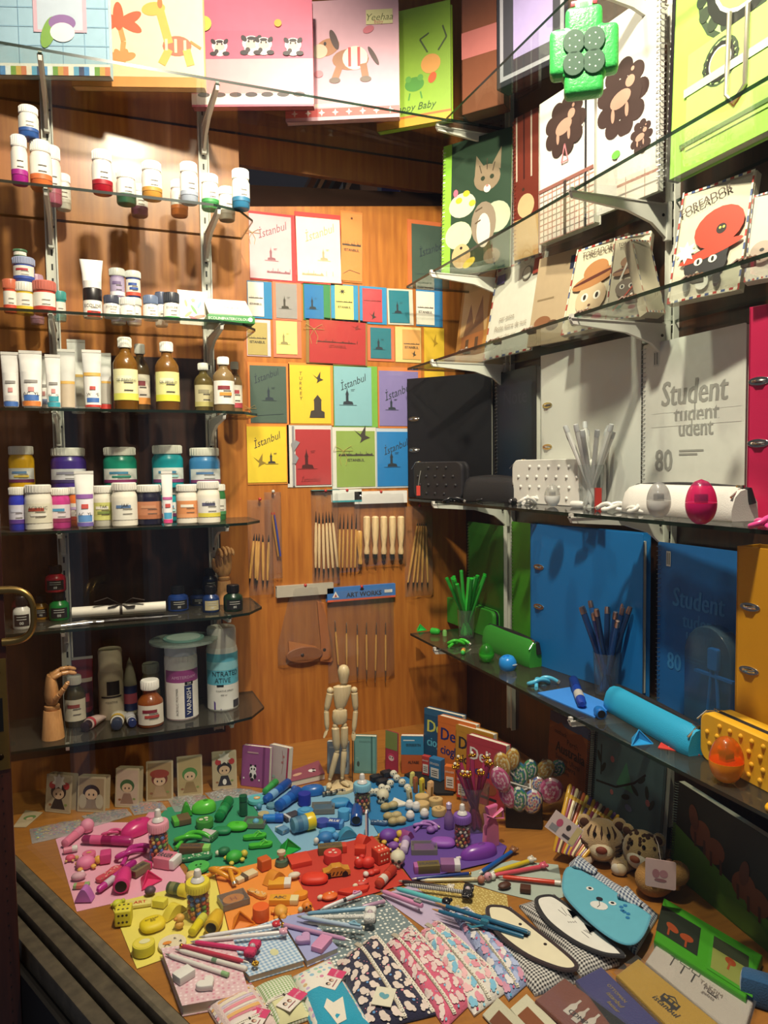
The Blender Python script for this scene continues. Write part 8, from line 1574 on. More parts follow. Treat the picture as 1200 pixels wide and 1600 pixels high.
# ------------------------------------------------------------------ front of the deck: pens, pouches, wallets
class Pillow:
    """soft flat pouch lying on the deck: outline of four photo corners, padded top"""
    def __init__(s,c,pts,t,z=.001,nx=12,ny=12,pw=4,wr=.0,seed=0,tilt=0.):
        s.q = [D(c,u,v,t*.5)for u,v in pts]; s.cen = sum(s.q,Vector())/4; s.a = ang2(s.q[0],s.q[1]); R_ = Matrix.Rotation(-s.a,3,'Z'); s.p = [R_@(p-s.cen)for p in s.q]; s.t = t; s.z = z; s.nx,s.ny,s.pw,s.wr,s.rnd = nx,ny,pw,wr,random.Random(seed); s.tilt = tilt
    def loc(s):return(s.cen.x,s.cen.y,ZD+s.z)
    def at(s,a,b,off=0.):  # a across (0 left .. 1 right), b from the far edge (0) to the near edge (1)
        p = (s.p[0]*(1-a)+s.p[1]*a)*(1-b)+(s.p[3]*(1-a)+s.p[2]*a)*b
        e = (1-abs(2*a-1)**s.pw)*(1-abs(2*b-1)**s.pw); z = s.t*(.22+.78*max(0,e)**.6)+s.tilt*(1-b)
        if s.wr:z+=s.wr*math.sin(a*19+b*7)*math.sin(b*11)*min(1,e*3)
        return Vector((p.x,p.y,z+off))
    def body(s,mat,name='fabric_body',parent=None):
        b = MB(mat); top = [s.at(i/s.nx,j/s.ny)for j in range(s.ny+1)for i in range(s.nx+1)]; bot = [Vector((v.x,v.y,.0003))for v in top]; n = s.nx+1
        F_ = [(j*n+i,(j+1)*n+i,(j+1)*n+i+1,j*n+i+1)for j in range(s.ny)for i in range(s.nx)]; N = len(top)
        rim = list(range(s.nx+1))+[j*n+s.nx for j in range(1,s.ny+1)]+[s.ny*n+i for i in range(s.nx-1,-1,-1)]+[j*n for j in range(s.ny-1,0,-1)]
        b.add(top+bot,F_+[tuple(N+x for x in f[::-1])for f in F_]+[(rim[k],rim[(k+1)%len(rim)],N+rim[(k+1)%len(rim)],N+rim[k])for k in range(len(rim))]); return b.build(name,parent,ang=70)
    def strip(s,b,a0,b0,a1,b1,w,mat,off=.0006,n=14):
        vs = []
        for i in range(n+1):
            t = i/n; a,bb = a0+(a1-a0)*t,b0+(b1-b0)*t; P0 = s.at(a,bb,off); d = s.at(min(a+(a1-a0)*.02,1),min(bb+(b1-b0)*.02,1),off)-P0; nn = Vector((-d.y,d.x,0)); nn = nn.normalized()*w/2 if nn.length>1e-9 else Vector((w/2,0,0)); vs+=[P0-nn,P0+nn]
        b.add(vs,[(2*i,2*i+2,2*i+3,2*i+1)for i in range(n)],mat)
    def lace(s,b,a0,b0,a1,b1,w,mat,n=26):
        s.strip(b,a0,b0,a1,b1,w*.6,mat,.0008)
        for i in range(n):
            t = (i+.5)/n; p = s.at(a0+(a1-a0)*t,b0+(b1-b0)*t,.0010); b.prism(ellip(w*.36,w*.36,8,p.x,p.y),p.z-.0003,p.z,mat)
            p2 = p; b.prism(ellip(w*.10,w*.10,6,p.x,p.y),p.z,p.z+.0003,M('#6a6058'))
    def blob(s,b,a,bb,r,mat,off=.0007,n=9,inner=.7,rot=0.,ry=1.):
        pts = []; c0 = s.at(a,bb)
        ux = (s.at(min(a+.05,1),bb)-s.at(max(a-.05,0),bb)).normalized(); uy = (s.at(a,max(bb-.05,0))-s.at(a,min(bb+.05,1))).normalized()
        for i in range(2*n):t = PI*i/n+rot; rr = r*(1 if i%2==0 else inner); pts.append(c0+ux*(rr*math.cos(t))+uy*(rr*ry*math.sin(t))+Vector((0,0,off)))
        b.add(pts,[tuple(range(2*n))],mat)
    def poly(s,b,pts,mat,off=.0008,dens=0):
        vs = [s.at(x,y,off)for x,y in pts]; c_ = s.at(sum(p[0]for p in pts)/len(pts),sum(p[1]for p in pts)/len(pts),off); vs.append(c_); n = len(pts); b.add(vs,[(i,(i+1)%n,n)for i in range(n)],mat)
    def grid(s,b,a0,b0,a1,b1,mat,off=.0008,n=6):
        vs = [s.at(a0+(a1-a0)*i/n,b0+(b1-b0)*j/n,off)for j in range(n+1)for i in range(n+1)]; b.add(vs,[(j*(n+1)+i,(j+1)*(n+1)+i,(j+1)*(n+1)+i+1,j*(n+1)+i+1)for j in range(n)for i in range(n)],mat)
LACE = M('#d8d2c4',.85)
def lacepouch(c,pts,base,lab,motif,laces,t=.014,z=.001,seed=1,dot=None,shade=None):
    pl = Pillow(c,pts,t,z,seed=seed); th = thing('lace_pouch',lab,'fabric pouch',pl.loc(),pl.a); rnd = random.Random(seed)
    pl.body(cloth(base),parent=th); b = MB(None)
    for j in range(9):
        for i in range(5):
            a,bb = .08+i*.2+.08*(j%2)+rnd.uniform(-.02,.02),.05+j*.11+rnd.uniform(-.02,.02)
            if not .04<a<.95 or bb>.95 or any(abs(a-l)<.06 for l in laces):continue
            m_ = M(motif[(i+j)%len(motif)],.85); pl.blob(b,a,bb,.0065,m_,n=6,inner=.9,ry=.75); sx = rnd.choice((-1,1)); [pl.blob(b,a+sx*.03+e_,bb-.03,.0033,m_,n=5,inner=1.,ry=1.7)for e_ in(0,.03)]; pl.blob(b,a-sx*.04,bb+.02,.003,m_,n=5,inner=1.)
            if rnd.random()<.8:pl.blob(b,a+.015,bb+.05,.0022,M((dot or motif)[(i*3+j)%len(dot or motif)],.85),n=5,inner=.9)
    for i in range(50):pl.blob(b,rnd.uniform(.04,.96),rnd.uniform(.04,.96),.0009,M((dot or motif)[0],.85),off=.0006,n=4,inner=1.)
    b.build('printed_motifs',th,smooth=False)
    for l in laces:bb = MB(None); pl.lace(bb,l,.01,l,.99,.009,LACE); bb.build('lace_trim',th,label='cream lace edging')
    bb = MB(M('#b8b0a0',.4,.5)); pl.strip(bb,min(laces)-.03,.02,min(laces)-.03,.98,.0022,None,.0012); q = pl.at(min(laces)-.03,.03,.003); bb.box(tuple(q),(.008,.012,.002),'#a8a090',bev=.0005); bb.build('zip',th); return th,pl
STAR = None
lacepouch('g',[(75,485),(262,352),(545,722),(225,800)],'#1c1c3a','navy lace pouch with white bunny shapes',['#d8c8c0','#cfc0b8'],[.55,.97],seed=1,dot=['#c87c8c','#5a8ac0','#d8d0c8'])
th,pl = lacepouch('g',[(312,394),(422,312),(728,648),(588,785)],'#cc5a78','pink lace pouch with white bunnies and a star charm',['#dcc8c4','#d8bcbc'],[.33,.97],seed=2,dot=['#7ab0c8','#e0d4cc'])
bb = MB(M('#d8d0c8',.4)); q = pl.at(.62,.2,.002);
for i in range(10):a0,a1 = PI*i/5,PI*(i+1)/5; r0,r1 = (.013,.006)if i%2==0 else(.006,.013); bb.tube([(q.x+r0*math.cos(a0),q.y+r0*math.sin(a0),q.z),(q.x+r1*math.cos(a1),q.y+r1*math.sin(a1),q.z)],.0011,seg=6)
bb.build('star_charm',th,label='white outline star charm')
lacepouch('g',[(470,345),(548,290),(892,600),(722,728)],'#d8d2ca','white lace pouch with pink and blue animal print',['#d890a0','#e0b0b4','#7ab4d0'],[.45,.96],seed=3,dot=['#b83c5c','#8ac0d8'])
lacepouch('g',[(612,245),(685,226),(1000,552),(885,655)],'#8a98c0','periwinkle lace pouch partly under the teal pencils',['#d8d4d4','#a8b4d8','#c890a8'],[.4,.95],seed=4,dot=['#4a98b8','#c85c7c'])
p_ = D('g',300,705); th,pl = thing('price_tag','pale paper tag with a blue bow lying on the navy pouch','tag',(p_.x,p_.y,ZD+.0165),math.radians(-35)),None; b = MB(M('#d0ccb8',.6)); b.box((0,0,0),(.028,.036,.0008)); b.deco(.028,.036,[('e',.4,.55,.14,.2,'#5a98a8',30),('e',.6,.5,.14,.2,'#5a98a8',-30)],.0004,-.014,-.018); b.build('tag_card',th,smooth=False)
# striped, gingham and dotted pouches along the front edge
def tagcard(pl,th,a,bb,rot,lab='pink and white sewn label'):
    q = pl.at(a,bb,.0012); b = MB(M('#dcd4cc',.6)); T = Tr(*q)@Rt(rot); b.box((0,0,0),(.040,.024,.0012),T=T); b.deco(.04,.024,[('r',.6,.0,1,1,'#c83c6c'),('t','pretty',.8,.55,.10,M('#e0c8d0'),dict(maxw=.014)),('e',.2,.6,.07,.09,'#2c2428'),('e',.4,.55,.07,.09,'#7a4a3c'),('e',.2,.55,.05,.05,'#d8b8a4'),('e',.4,.5,.05,.05,'#d8b8a4'),('l',[(.1,.25),(.5,.25)],.03,'#8a3c4c')],.0006,-.02,-.012,T=T); b.build('sewn_label',th,smooth=False,label=lab)
pl = Pillow('f',[(462,560),(645,458),(765,640),(560,720)],.016,.001); th = thing('striped_pouch','striped pastel pouch at the front edge of the deck','fabric pouch',pl.loc(),pl.a); pl.body(cloth('#d8c0bc'),parent=th); b = MB(None)
for i,c_ in enumerate(('#cc7c8c','#d8ccc8','#d8a868','#d8ccb8','#c8b8cc','#d88c98','#d8d0c8','#d8a868','#cc7c8c','#d8ccc8')):y0 = .02+i*.075; pl.grid(b,.01,y0,.99,y0+(.05 if i%2==0 else .07),M(c_,.9),off=.0005)
b.build('printed_stripes',th); bb = MB(None); pl.lace(bb,.02,.80,.98,.80,.009,LACE); bb.build('lace_trim',th); tagcard(pl,th,.6,.86,30)
GREENG = grid_mat('green_gingham','#dcdccc','#7a9c5c',230)
pl = Pillow('f',[(652,482),(812,424),(900,600),(752,652)],.016,.001); th = thing('gingham_pouch','green gingham pouch with a cream foot at the front edge','fabric pouch',pl.loc(),pl.a); pl.body(GREENG,parent=th); b = MB(None); pl.grid(b,.0,.58,1.,.995,M('#d0cc9c',.9),off=.0006); b.build('cream_panel',th); bb = MB(None); pl.lace(bb,.02,.56,.98,.56,.009,LACE); bb.build('lace_trim',th); tagcard(pl,th,.62,.72,30)
SPOT = dots_mat('pastel_spots','#dad6cc',['#c87c9c','#8ab0c8','#b8a4c8','#c8a878','#9ac0a8','#d89ab0'],105,.38)
pl = Pillow('f',[(820,432),(975,358),(1150,640),(915,700)],.016,.001); th = thing('dotted_pouch','pastel dotted pouch with a turquoise lower half','fabric pouch',pl.loc(),pl.a); pl.body(SPOT,parent=th); b = MB(None); pl.grid(b,.0,.42,1.,.995,cloth('#1c94b4'),off=.0007,n=8); b.build('turquoise_panel',th); tagcard(pl,th,.72,.40,32)
b = MB(M('#d8d2c4',.8)); pl.poly(b,[(.30,.72),(.42,.62),(.5,.70),(.72,.66),(.66,.78),(.60,.92),(.42,.94),(.36,.84)],None,off=.0014); b.build('bunny_patch',th)
# notebooks and papers under the pens, lower left
PINKP = dots_mat('pink_pattern','#cfaeb4',['#dcc8cc','#c88c9c'],140,.3); BLUG = grid_mat('blue_gingham','#c8d4dc','#7a9cc0',150); LILD = dots_mat('lilac_dots','#9498c4',['#d4d4e0'],60,.25)
flatbook([(272,368),(570,320),(640,560),(360,612)],.016,'#cfaeb4','pale pink patterned notebook under the white pens',None,'f',mat=PINKP,z=.0006)
flatbook([(500,318),(760,225),(868,402),(640,470)],.010,'#a8b8c8','light blue gingham notebook under the red heart pen',[('e',.62,.35,.06,.08,'#c8c89c')],'f',mat=BLUG,z=.0006)
flatbook([(768,222),(870,200),(1010,350),(880,405)],.010,'#9498c4','lilac dotted notebook with a lilac heart eraser',None,'f',mat=LILD,z=.0006)
ZP = .0112
def pen(c,u1,v1,u2,v2,r,body,lab,tip='#c8c4bc',top=None,topc='#c83c5c',zz=ZP,name='ballpoint_pen',cat='pen',band=None,dots=None,z2=None):
    """pen lying from its tip (1) to its top (2)"""
    a = D(c,u1,v1); b2 = D(c,u2,v2); a.z = ZD+zz; b2.z = ZD+(z2 if z2 is not None else zz); d = b2-a; L = d.length; k = mpp(a)*CR[c][2]; r*=k
    th = thing(name,lab,cat,a+Vector((0,0,r)),rot=(0,-math.asin(max(-1,min(1,(b2.z-a.z)/L))),ang2(a,b2))); T = Rt(90,'Y'); mt = body if not isinstance(body,str)else plastic(body)
    MB(mt).lathe([(r*.7,L*.08),(r,L*.14),(r,L*.97),(r*.85,L)],16,T=T).build('barrel',th)
    MB(M(tip,.3,.6 if tip=='#c8c4bc' else 0.)).lathe([(r*.12,0),(r*.35,L*.02),(r*.72,L*.085)],14,T=T).build('tip',th)
    if band:MB(M(band,.4)).lathe([(r*1.05,L*.55),(r*1.05,L*.62)],16,T=T,caps=False).build('band',th)
    if top:
        b = MB(None); x = L
        if top=='gem':b.ball((x,0,0),r*1.1,M('#c8942c',.25,.9),12)
        if top=='cap':b.lathe([(r*1.08,L*.93),(r*1.08,L*1.03),(0,L*1.04)],14,plastic(topc),T=T)
        if top=='flower':
            for i in range(6):b.ball((x+r*1.2*math.cos(i*1.05),r*1.2*math.sin(i*1.05),r*.5),r*.8,M('#c89c34',.3,.8),8)
        if top=='heart':m_ = cloth(topc); R = r*3.2; b.ball((x+R*.4,R*.55,r),(R*.85,R*.75,R*.6),m_,16); b.ball((x+R*.4,-R*.55,r),(R*.85,R*.75,R*.6),m_,16); b.ball((x-R*.2,0,r*.9),(R*.7,R*.6,R*.5),m_,14)
        if top=='bow':m_ = dots or cloth(topc); R = r*3.6; b.box((x-R*.2,R*.75,r*.9),(R*1.5,R*1.3,R*.9),m_,bev=R*.42,seg=4); b.box((x-R*.2,-R*.75,r*.9),(R*1.5,R*1.3,R*.9),m_,bev=R*.42,seg=4); b.ball((x-R*.2,0,r*1.8),(R*.4,R*.4,R*.4),M('#b8a8b0',.2),12)
        if top=='clip':b.box((L*.90,0,r*1.2),(L*.16,r*1.2,r*.8),plastic(topc),bev=r*.3); b.tube([(L*.80,0,r*1.1),(L*.86,r*2.2,r*1.2),(L*.93,r*.2,r*1.2)],r*.45,plastic(topc),seg=8)
        if top=='animal':m_ = plastic(topc); b.ball((x+r*1.2,0,r*.6),(r*2.0,r*1.9,r*1.4),m_,14); b.ball((x+r*2.6,r*1.4,r*.8),r*.8,m_,10); b.ball((x+r*2.6,-r*1.4,r*.8),r*.8,m_,10); b.ball((x+r*1.4,r*.6,r*1.9),r*.22,'#1c1614',6); b.ball((x+r*1.4,-r*.6,r*1.9),r*.22,'#1c1614',6)
        b.build('topper',th)
    return th
WZ = .0172; DOTR = dots_mat('red_small_dots','#c02c58',['#4a0c20'],330,.28); DOTK = dots_mat('black_small_dots','#141216',['#d8d4d0'],330,.3); DOTW = dots_mat('white_small_dots','#d0d0cc',['#34405c'],330,.25); STRK = grid_mat('black_white_stripe','#1a181c','#d0ccc8',320,'stripe')
pen('f',430,332,740,282,9,'#d4d0d0','white pen with a strawberry clip on the gingham notebook',top='animal',topc='#c83440',zz=WZ)
pen('f',400,350,770,312,9,'#d8d2d0','white pen with pink mitten top',top='animal',topc='#d8a0b4',zz=WZ)
pen('f',395,350,660,388,9,'#c83468','pink dotted pen with a big red bow',top='bow',topc='#c02c58',dots=DOTR,zz=WZ)
pen('f',640,440,358,368,9,'#b8384c','rose red pen with a gold flower end',top='gem',zz=WZ); pen('f',330,382,620,465,9,'#d4d0c8','white printed pen on the pink notebook, third from the front',top='cap',topc='#d8d4cc',zz=WZ,band='#6a8a6c')
pen('f',290,402,545,490,9,'#d8d4ce','white pen with a green cap end, nearest the deck edge',top='cap',topc='#8ab07c',zz=WZ)
p,k = base_at('f',665,440,WZ+.002); b = MB(M('#c89c34',.3,.8));
for i in range(6):b.ball((10*k*math.cos(i*1.05),10*k*math.sin(i*1.05),6*k),7*k,seg=8)
tag(b.build('flower_charm',loc=(p.x,p.y,ZD+.0172)),'small gold flower charm at the end of the rose red pen','charm')
blockeraser('f',335,520,400,478,58,34,'#d8d6d0',None,'white block eraser on the pink notebook',z=.0172)
def heart_er(c,u,v,s,col,lab,z):p,k = base_at(c,u,v,z); s*=k; o = MB(rubber(col)).prism([(s*16*math.sin(t)**3/16,s*(13*math.cos(t)-5*math.cos(2*t)-2*math.cos(3*t)-math.cos(4*t))/16)for t in[2*PI*i/30 for i in range(30)]],0,s*.6,inset=s*.15).build('heart_eraser',loc=p,rot=(0,0,.5)); tag(o,lab,'eraser')
heart_er('f',462,535,42,'#d8d4ce','white heart eraser beside the striped pouch',.0172); heart_er('f',868,325,36,'#b890bc','lilac heart eraser on the lilac notebook',.0112)
blockeraser('f',918,372,965,318,52,22,'#cc8cb4','#c888b0','small pink block eraser on the lilac notebook',f=(.1,.9),z=.0112)
pen('f',1065,330,780,262,9,'#b88cb0','mauve pen with a gold flower cap across the lilac notebook',top='gem',zz=ZP)
pen('g',0,265,195,205,9,'#d0ccd0','white pen with black cow pattern and pink ribbon clip',top='clip',topc='#cc8cb4',zz=.004,band='#2a2428',z2=.012)
pen('g',190,258,300,230,9,'#b08ca8','mauve pen end lying behind the dotted bow pen',zz=.006,top='cap',topc='#b890a8'); pen('f',862,205,1130,195,9,'#6c98b4','steel blue pen above the dotted bow',top='cap',topc='#8ab0c4',zz=.006,z2=.012)
pen('f',870,225,1150,235,9,DOTW,'white and black dotted pen with a dotted bow',top='bow',dots=DOTW,zz=.008,z2=.014); pen('f',865,250,1120,275,8,'#d0ccac','cream pen under the dotted bow pen',zz=.0112)
pen('f',838,242,1110,300,9,'#a4b8cc','pale blue pen with a light blue bow clip',top='clip',topc='#7aa8c0',zz=.0172,z2=.02)
# pens around the black heart, right of centre
pen('g',430,118,702,92,8,'#1c3478','navy blue pen with gold end on the gold dotted paper',top='gem',zz=.004); pen('g',470,125,740,118,8,'#cfc49c','cream pen beside the navy one',zz=.004,top='cap',topc='#b8a888')
pen('g',368,128,600,160,9,'#2c1c1c','dark brown pen with a white cow clip',top='animal',topc='#cfc8bc',zz=.004); pen('g',395,160,700,200,9,STRK,'black and white striped pen with a black dotted heart',top='bow',dots=DOTK,zz=.010)
pen('g',345,172,580,240,11,'#5cb4b8','turquoise pen with a black and white figure clip',top='animal',topc='#141418',zz=.008); pen('g',282,180,480,270,11,'#cc88b0','pink pen with a grey clip leading to the teal pencils',zz=.006,top='clip',topc='#8a8c8c',z2=.012)
for i,(a_,l)in enumerate((((540,275,985,425),'upper teal blue pencil of the tied bundle'),((525,305,955,440),'lower teal blue pencil of the tied bundle'),((560,300,975,436),'middle teal blue pencil of the tied bundle'))):pen('g',*a_,10,'#1c5a7c',l,tip='#b88c60',zz=.020+.006*(i==2),name='pencil',cat='pencil')
a,b2 = D('g',765,358),D('g',790,388); p = (a+b2)/2; k = mpp(p)/3; th = thing('pencil_tie','teal ribbon tie around the bundled pencils','ribbon',(p.x,p.y,ZD+.0245),ang2(D('g',540,290),D('g',970,432))); b = MB(cloth('#1c6c84')); b.box((0,0,0),(40*k,52*k,.014),bev=.003); b.tube([(0,-24*k,0),(-50*k,-50*k,-.004),(-80*k,-30*k,-.006)],[6*k,9*k,4*k],flat=.4); b.build('ribbon',th)
pen('g',745,95,900,-10,10,'#1c54a0','blue pen with a brown animal topper',tip='#d8d4cc',top='animal',topc='#8a5c3c',zz=.004); pen('g',800,92,980,35,10,'#ccb42c','yellow pen with a white rabbit topper',tip='#d8d4cc',top='animal',topc='#cfc8b8',zz=.004)
pen('g',800,105,1035,62,10,'#cc4c5c','coral pen with a pink animal topper',tip='#d8d4cc',top='animal',topc='#c8586c',zz=.004); pen('g',835,108,1120,138,10,'#c8381c','orange red pen with a white end, nearest the brown erasers',top='cap',topc='#d8cfc4',zz=.004)
lump('g',770,125,[(-16,0,18,18,18,18,'#a86c5c'),(22,4,22,20,16,20,'#c890a0'),(22,-10,28,4,3,4,'#2a1c1c'),(50,10,14,16,16,16,'#d8d4cc')],'pink and brown figure topper between the pens','figure_topper','topper')
lump('g',865,150,[(0,0,12,34,22,14,'#4a2818')],'round brown chocolate eraser on the pale green paper','chocolate_eraser'); blockeraser('g',938,162,988,168,46,22,'#4a2818',None,'square brown chocolate eraser on the pale green paper')
# ---- the three animal faced pouches
GING = grid_mat('black_gingham','#cfccc6','#18161c',210)
def facepouch(body_pts,flap_pts,fcol,outline,lab,face,c='i',t=.017,z=.001,mat=GING,zf=None,name='animal_pouch',ow=.004):
    pl = Pillow(c,body_pts,t,z,wr=.0012); th = thing(name,lab,'pencil pouch',pl.loc(),pl.a); pl.body(mat,parent=th)
    q = [D(c,u,v,zf if zf is not None else t)for u,v in flap_pts]; R_ = Matrix.Rotation(-pl.a,3,'Z'); pp = [R_@(p-pl.cen)for p in q]; pp = [Vector((p.x,p.y,0))for p in pp]
    sm = []; n = len(pp)
    for i in range(n):  # smooth closed outline
        p0,p1,p2,p3 = pp[i-1],pp[i],pp[(i+1)%n],pp[(i+2)%n]
        for j in range(5):s_ = j/5; sm.append(.5*((2*p1)+(p2-p0)*s_+(2*p0-5*p1+4*p2-p3)*s_*s_+(3*p1-p0-3*p2+p3)*s_**3))
    ztop = (zf if zf is not None else t); b = MB(M(fcol,.7)); b.prism([(p.x,p.y)for p in sm],ztop,ztop+.003,inset=.001); b.build('face_flap',th,label='smooth face flap')
    b = MB(cloth(outline)); b.tube([(p.x,p.y,ztop+.0018)for p in sm],ow,closed=True,seg=8,flat=.7); b.build('piping',th,label='dark piping')
    b = MB(None); face(b,lambda u,v:(lambda p:(p.x,p.y))(R_@(D(c,u,v,ztop)-pl.cen)),ztop+.0032,mpp(pl.cen)*CR[c][2]); b.build('stitched_face',th); return th,pl
def spotp(b,xy,z,rx,ry,col,rot=0):b.prism([(xy[0]+rx*math.cos(t)*math.cos(rot)-ry*math.sin(t)*math.sin(rot),xy[1]+rx*math.cos(t)*math.sin(rot)+ry*math.sin(t)*math.cos(rot))for t in[2*PI*i/16 for i in range(16)]],z-.0004,z+.0006,M(col,.6))
def linep(b,pts,z,r,col):b.tube([(x,y,z)for x,y in pts],r,M(col,.6),seg=6)
def dogf(b,m,z,k):spotp(b,m(190,282),z,7*k,7*k,'#2a1c1c'); spotp(b,m(292,364),z,7*k,7*k,'#2a1c1c'); spotp(b,m(213,326),z,16*k,12*k,'#3a2020'); linep(b,[m(195,322),m(205,334),m(213,332)],z,.8*k,'#2a1c1c')
facepouch([(10,240),(150,190),(430,490),(250,545)],[(58,215),(95,207),(150,222),(250,300),(345,375),(415,440),(405,465),(340,458),(220,408),(120,335),(72,275)],'#d8d0b4','#2c1a1c','cream dog faced pouch with brown piping on black gingham',dogf)
def catf(b,m,z,k):
    for(u,v),d in(((402,238),1),((472,300),1)):b.add([m(u-22,v-20)+(z,),m(u+28,v+2)+(z,),m(u+2,v+18)+(z,)],[(0,1,2)],'#1a181c'); b.add([m(u-22,v-20)+(z,),m(u+28,v+2)+(z,),m(u+2,v+18)+(z,)],[(2,1,0)],'#1a181c'); linep(b,[m(u-16,v+4),m(u+4,v+20),m(u+22,v+8)],z,1*k,'#1a181c')
    for p_,q_ in(((345,222),(378,248)),((358,212),(382,244)),((440,312),(470,338)),((448,306),(482,326))):linep(b,[m(*p_),m(*q_)],z,.9*k,'#1a181c')
    for u in(388,398,408):linep(b,[m(u-4,270),m(u,276),m(u+4,272)],z,.9*k,'#2a2428')
    linep(b,[m(412,268),m(420,276)],z,.9*k,'#2a2428')
facepouch([(185,185),(330,140),(600,420),(440,470)],[(258,178),(290,165),(335,172),(420,235),(520,318),(605,400),(590,408),(520,398),(410,350),(310,275),(266,215)],'#d8d6ce','#1a181c','white cat faced pouch with black piping on black gingham',catf)
TURQ = '#5aa4b8'; BGING = grid_mat('blue_grey_gingham','#c8ccd0','#3c4a68',190)
def bearf(b,m,z,k):
    for u,v in((474,137),(566,197)):spotp(b,m(u,v),z,13*k,15*k,'#d8d8d4'); spotp(b,m(u,v),z+.0008,6*k,7*k,'#16161a')
    spotp(b,m(511,206),z,28*k,34*k,'#cfd0cc'); spotp(b,m(513,180),z+.0008,11*k,13*k,'#1c1c28'); linep(b,[m(512,190),m(514,206),m(504,214)],z+.0008,1.2*k,'#1c1c28')
    for u,v in((602,212),(618,206),(614,232),(630,240),(628,256),(606,226)):spotp(b,m(u,v),z,8*k,8*k,'#1c6ca0')
th,pl = facepouch([(372,75),(425,15),(752,215),(660,368)],[(376,60),(400,48),(480,85),(600,165),(706,235),(716,258),(690,320),(650,358),(590,350),(500,290),(410,205),(370,150),(366,100)],TURQ,'#4a94ac','turquoise bear faced pouch with small eyes and a cream muzzle',bearf,mat=BGING,t=.028,zf=.03,ow=.0022)
for cs in(((396,34),(500,62)),((600,158),(680,196))):
    b = MB(BGING); R_ = Matrix.Rotation(-pl.a,3,'Z'); a,b2 = [R_@(D('i',*q_,.03)-pl.cen)for q_ in cs]; m_ = (a+b2)/2; b.tube([(a.x,a.y,.03),(m_.x,m_.y+.012,.04),(b2.x,b2.y,.03)],[.008,.017,.008],seg=12,flat=.5); b.build('ear',th,label='gingham ear')
# ---- wallets and cards bottom right
def wallet(pts,col,lab,deco,c='i',t=.010,z=.001,name='canvas_wallet',cat='wallet',sl=True,mat=None,rot=True):
    q = [D(c,u,v,t)for u,v in pts]; q = q[1:]+q[:1]if rot else q; cen = sum(q,Vector())/4; th = thing(name,lab,cat,(cen.x,cen.y,ZD+z),ang2(q[0],q[1])); R_ = Matrix.Rotation(-ang2(q[0],q[1]),3,'Z'); pp = [R_@(p-cen)for p in q]
    b = MB(mat or cloth(col)); b.prism([(p.x,p.y)for p in pp],0,t,inset=.003); b.build('canvas_body',th)
    e1 = (pp[1]-pp[0]); e2 = (pp[3]-pp[0]); Wd,Hd = e1.length,e2.length; A_ = Matrix(((e1.x/Wd,-e2.x/Hd,0,pp[3].x),(e1.y/Wd,-e2.y/Hd,0,pp[3].y),(0,0,1,0),(0,0,0,1)))
    b = MB(None); b.deco(Wd,Hd,deco,t+.0003,T=A_); b.build('print',th,smooth=False)
    if sl:cc = [Vector((p.x*1.06,p.y*1.05,0))for p in pp]; MB(FILM).prism([(p.x,p.y)for p in cc],t+.0018,t+.0022).build('clear_sleeve',th,smooth=False)
    return th
BOT = lambda x,y,c_:[('p',[(x,y),(x+.09,y),(x+.09,y+.28),(x+.06,y+.38),(x+.06,y+.52),(x+.03,y+.52),(x+.03,y+.38),(x,y+.28)],c_)]
wallet([(250,580),(370,490),(640,690),(500,800)],'#7c3c24','reddish brown canvas wallet printed with white bottles',BOT(.34,.22,'#cfc8bc')+BOT(.48,.18,'#c8c0b4')+BOT(.62,.22,'#cfc8bc')+[('t','CDMP',.52,.34,.07,M('#2a1c18'),dict(bold=True))])
wallet([(415,500),(520,445),(760,680),(610,760)],'#2c2c78','dark blue canvas wallet with gold lettering',[('t','OTTOMAN',.42,.70,.045,M('#b09838'),dict(shear=.2)),('t','istanbul',.48,.50,.06,M('#b09838'),dict(shear=.35)),('t','bazaar',.55,.30,.05,M('#b09838'),dict(shear=.35))])
wallet([(580,480),(670,412),(1000,680),(860,760)],'#bc9418','mustard canvas wallet printed with a black tram',[('r',.46,.40,.66,.62,'#1c1814'),('r',.48,.50,.52,.58,'#b08c18'),('r',.54,.50,.58,.58,'#b08c18'),('r',.60,.50,.64,.58,'#b08c18'),('l',[(.5,.62),(.56,.72),(.62,.62)],.012,'#1c1814'),('e',.50,.39,.02,.02,'#1c1814'),('e',.62,.39,.02,.02,'#1c1814'),('t','istanbul',.56,.30,.07,M('#1c1814'),dict(shear=.3))])
sgn = lambda x,y,s:[('l',[(x-.04*s,y),(x-.04*s,y+.2*s),(x+.04*s,y+.2*s),(x+.04*s,y),(x-.04*s,y)],.006,'#2a2624'),('l',[(x,y),(x,y-.28)],.012,'#2a2624'),('l',[(x-.04*s,y+.16*s),(x+.04*s,y+.16*s)],.006,'#2a2624')]
wallet([(700,425),(765,325),(1140,590),(1090,760)],'#c4bcb0','off white canvas wallet printed with three street signs',sgn(.22,.66,1.)+sgn(.34,.64,1.3)+sgn(.46,.62,1.)+[('t','TAKSIM',.64,.55,.05,M('#8a7c70')),('t','PERA',.66,.46,.05,M('#6a5c54')),('l',[(.62,.4),(.72,.4)],.01,'#3a302c'),('t','galata',.64,.32,.04,M('#6a5c54'),dict(shear=.3))])
wallet([(35,640),(98,570),(250,720),(180,800)],'#b8b49c','cream card with brown print at the very front, left one',[('r',.2,.0,.9,.62,'#6a3c24')],name='printed_card',cat='card',sl=False,t=.004)
wallet([(148,615),(215,555),(380,720),(300,800)],'#c0bca4','cream card with brown print at the very front, right one',[('r',.2,.0,.9,.6,'#7a4628')],name='printed_card',cat='card',sl=False,t=.004)
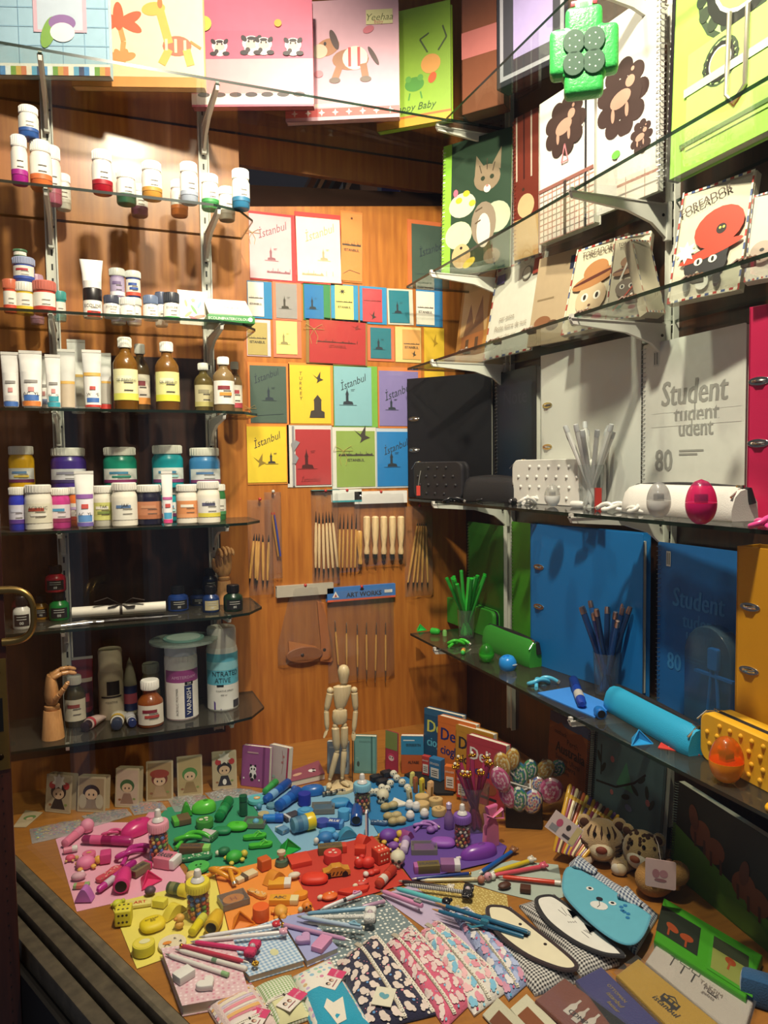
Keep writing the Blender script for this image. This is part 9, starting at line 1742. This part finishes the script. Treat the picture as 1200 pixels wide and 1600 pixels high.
# green horse bag behind the wallets
GRN = '#3c8c1e'; th = wallet([(775,165),(1178,400),(1110,575),(735,335)],GRN,'bright green bag with horse photo windows behind the white wallet',[('r',.0,.20,.42,.80,'#1c2418'),('e',.15,.45,.07,.05,'#8a3c18',-30),('e',.30,.42,.07,.05,'#8a3c18',20),('l',[(.12,.45),(.12,.25)],.02,'#8a3c18'),('l',[(.30,.40),(.30,.22)],.02,'#8a3c18'),('r',.52,.08,.92,.86,GRN),('r',.55,.14,.88,.80,'#7c8440'),('r',.55,.55,.88,.80,'#2c3420'),('e',.72,.48,.05,.05,'#8a3c18',30),('l',[(.72,.48),(.70,.3)],.02,'#8a4420')],t=.018,name='horse_photo_bag',cat='bag',sl=False,rot=False,mat=M(GRN,.4))
p = D('i',1240,650); th = thing('blue_wallet','dark blue item cut by the lower right corner','wallet',(p.x+.02,p.y,ZD+.001),-.9); MB(cloth('#164a74')).box((0,0,.02),(.12,.03,.04),bev=.008).build('canvas_body',th)
# ------------------------------------------------------------------ small fittings belong to the part that carries them
SUBP = {'zip_pull':('zip',),'ring_eyelet':('cover',),'paper_label':('jar_body','bottle_body','glass_body','tube_body'),'printed_label':('can_body','tube_body'),'band':('barrel','tube_body','stick'),'elastic_band':('cover',),'cord_bow':('card',),'ribbon':('card','paper_roll'),'piping':('face_flap',),'stitched_face':('face_flap',),'clover_patch':('cushion',),'strap':('sole',),'printed_top':('body',),'blade':('bowl',),'slot':('body',),'opening':('body',),'ferrule':('barrel','shaft'),'sewn_label':('fabric_body',),'lace_trim':('fabric_body',),'bunny_patch':('turquoise_panel',),'clasp':('cover',),'screw_ring':('clear_jar',),'teat':('screw_ring',)}
for o in list(C.objects):
    r = o.parent
    if r is None or r.parent is not None:continue
    nm = o.name.split('.')[0]
    if nm not in SUBP or nm=='teat':continue
    for s_ in r.children:
        if s_ is not o and s_.name.split('.')[0]in SUBP[nm]and s_.type=='MESH' and not any(c_ in SUBP for c_ in(s_.name.split('.')[0],)if c_!='zip'):
            o.parent = s_; break
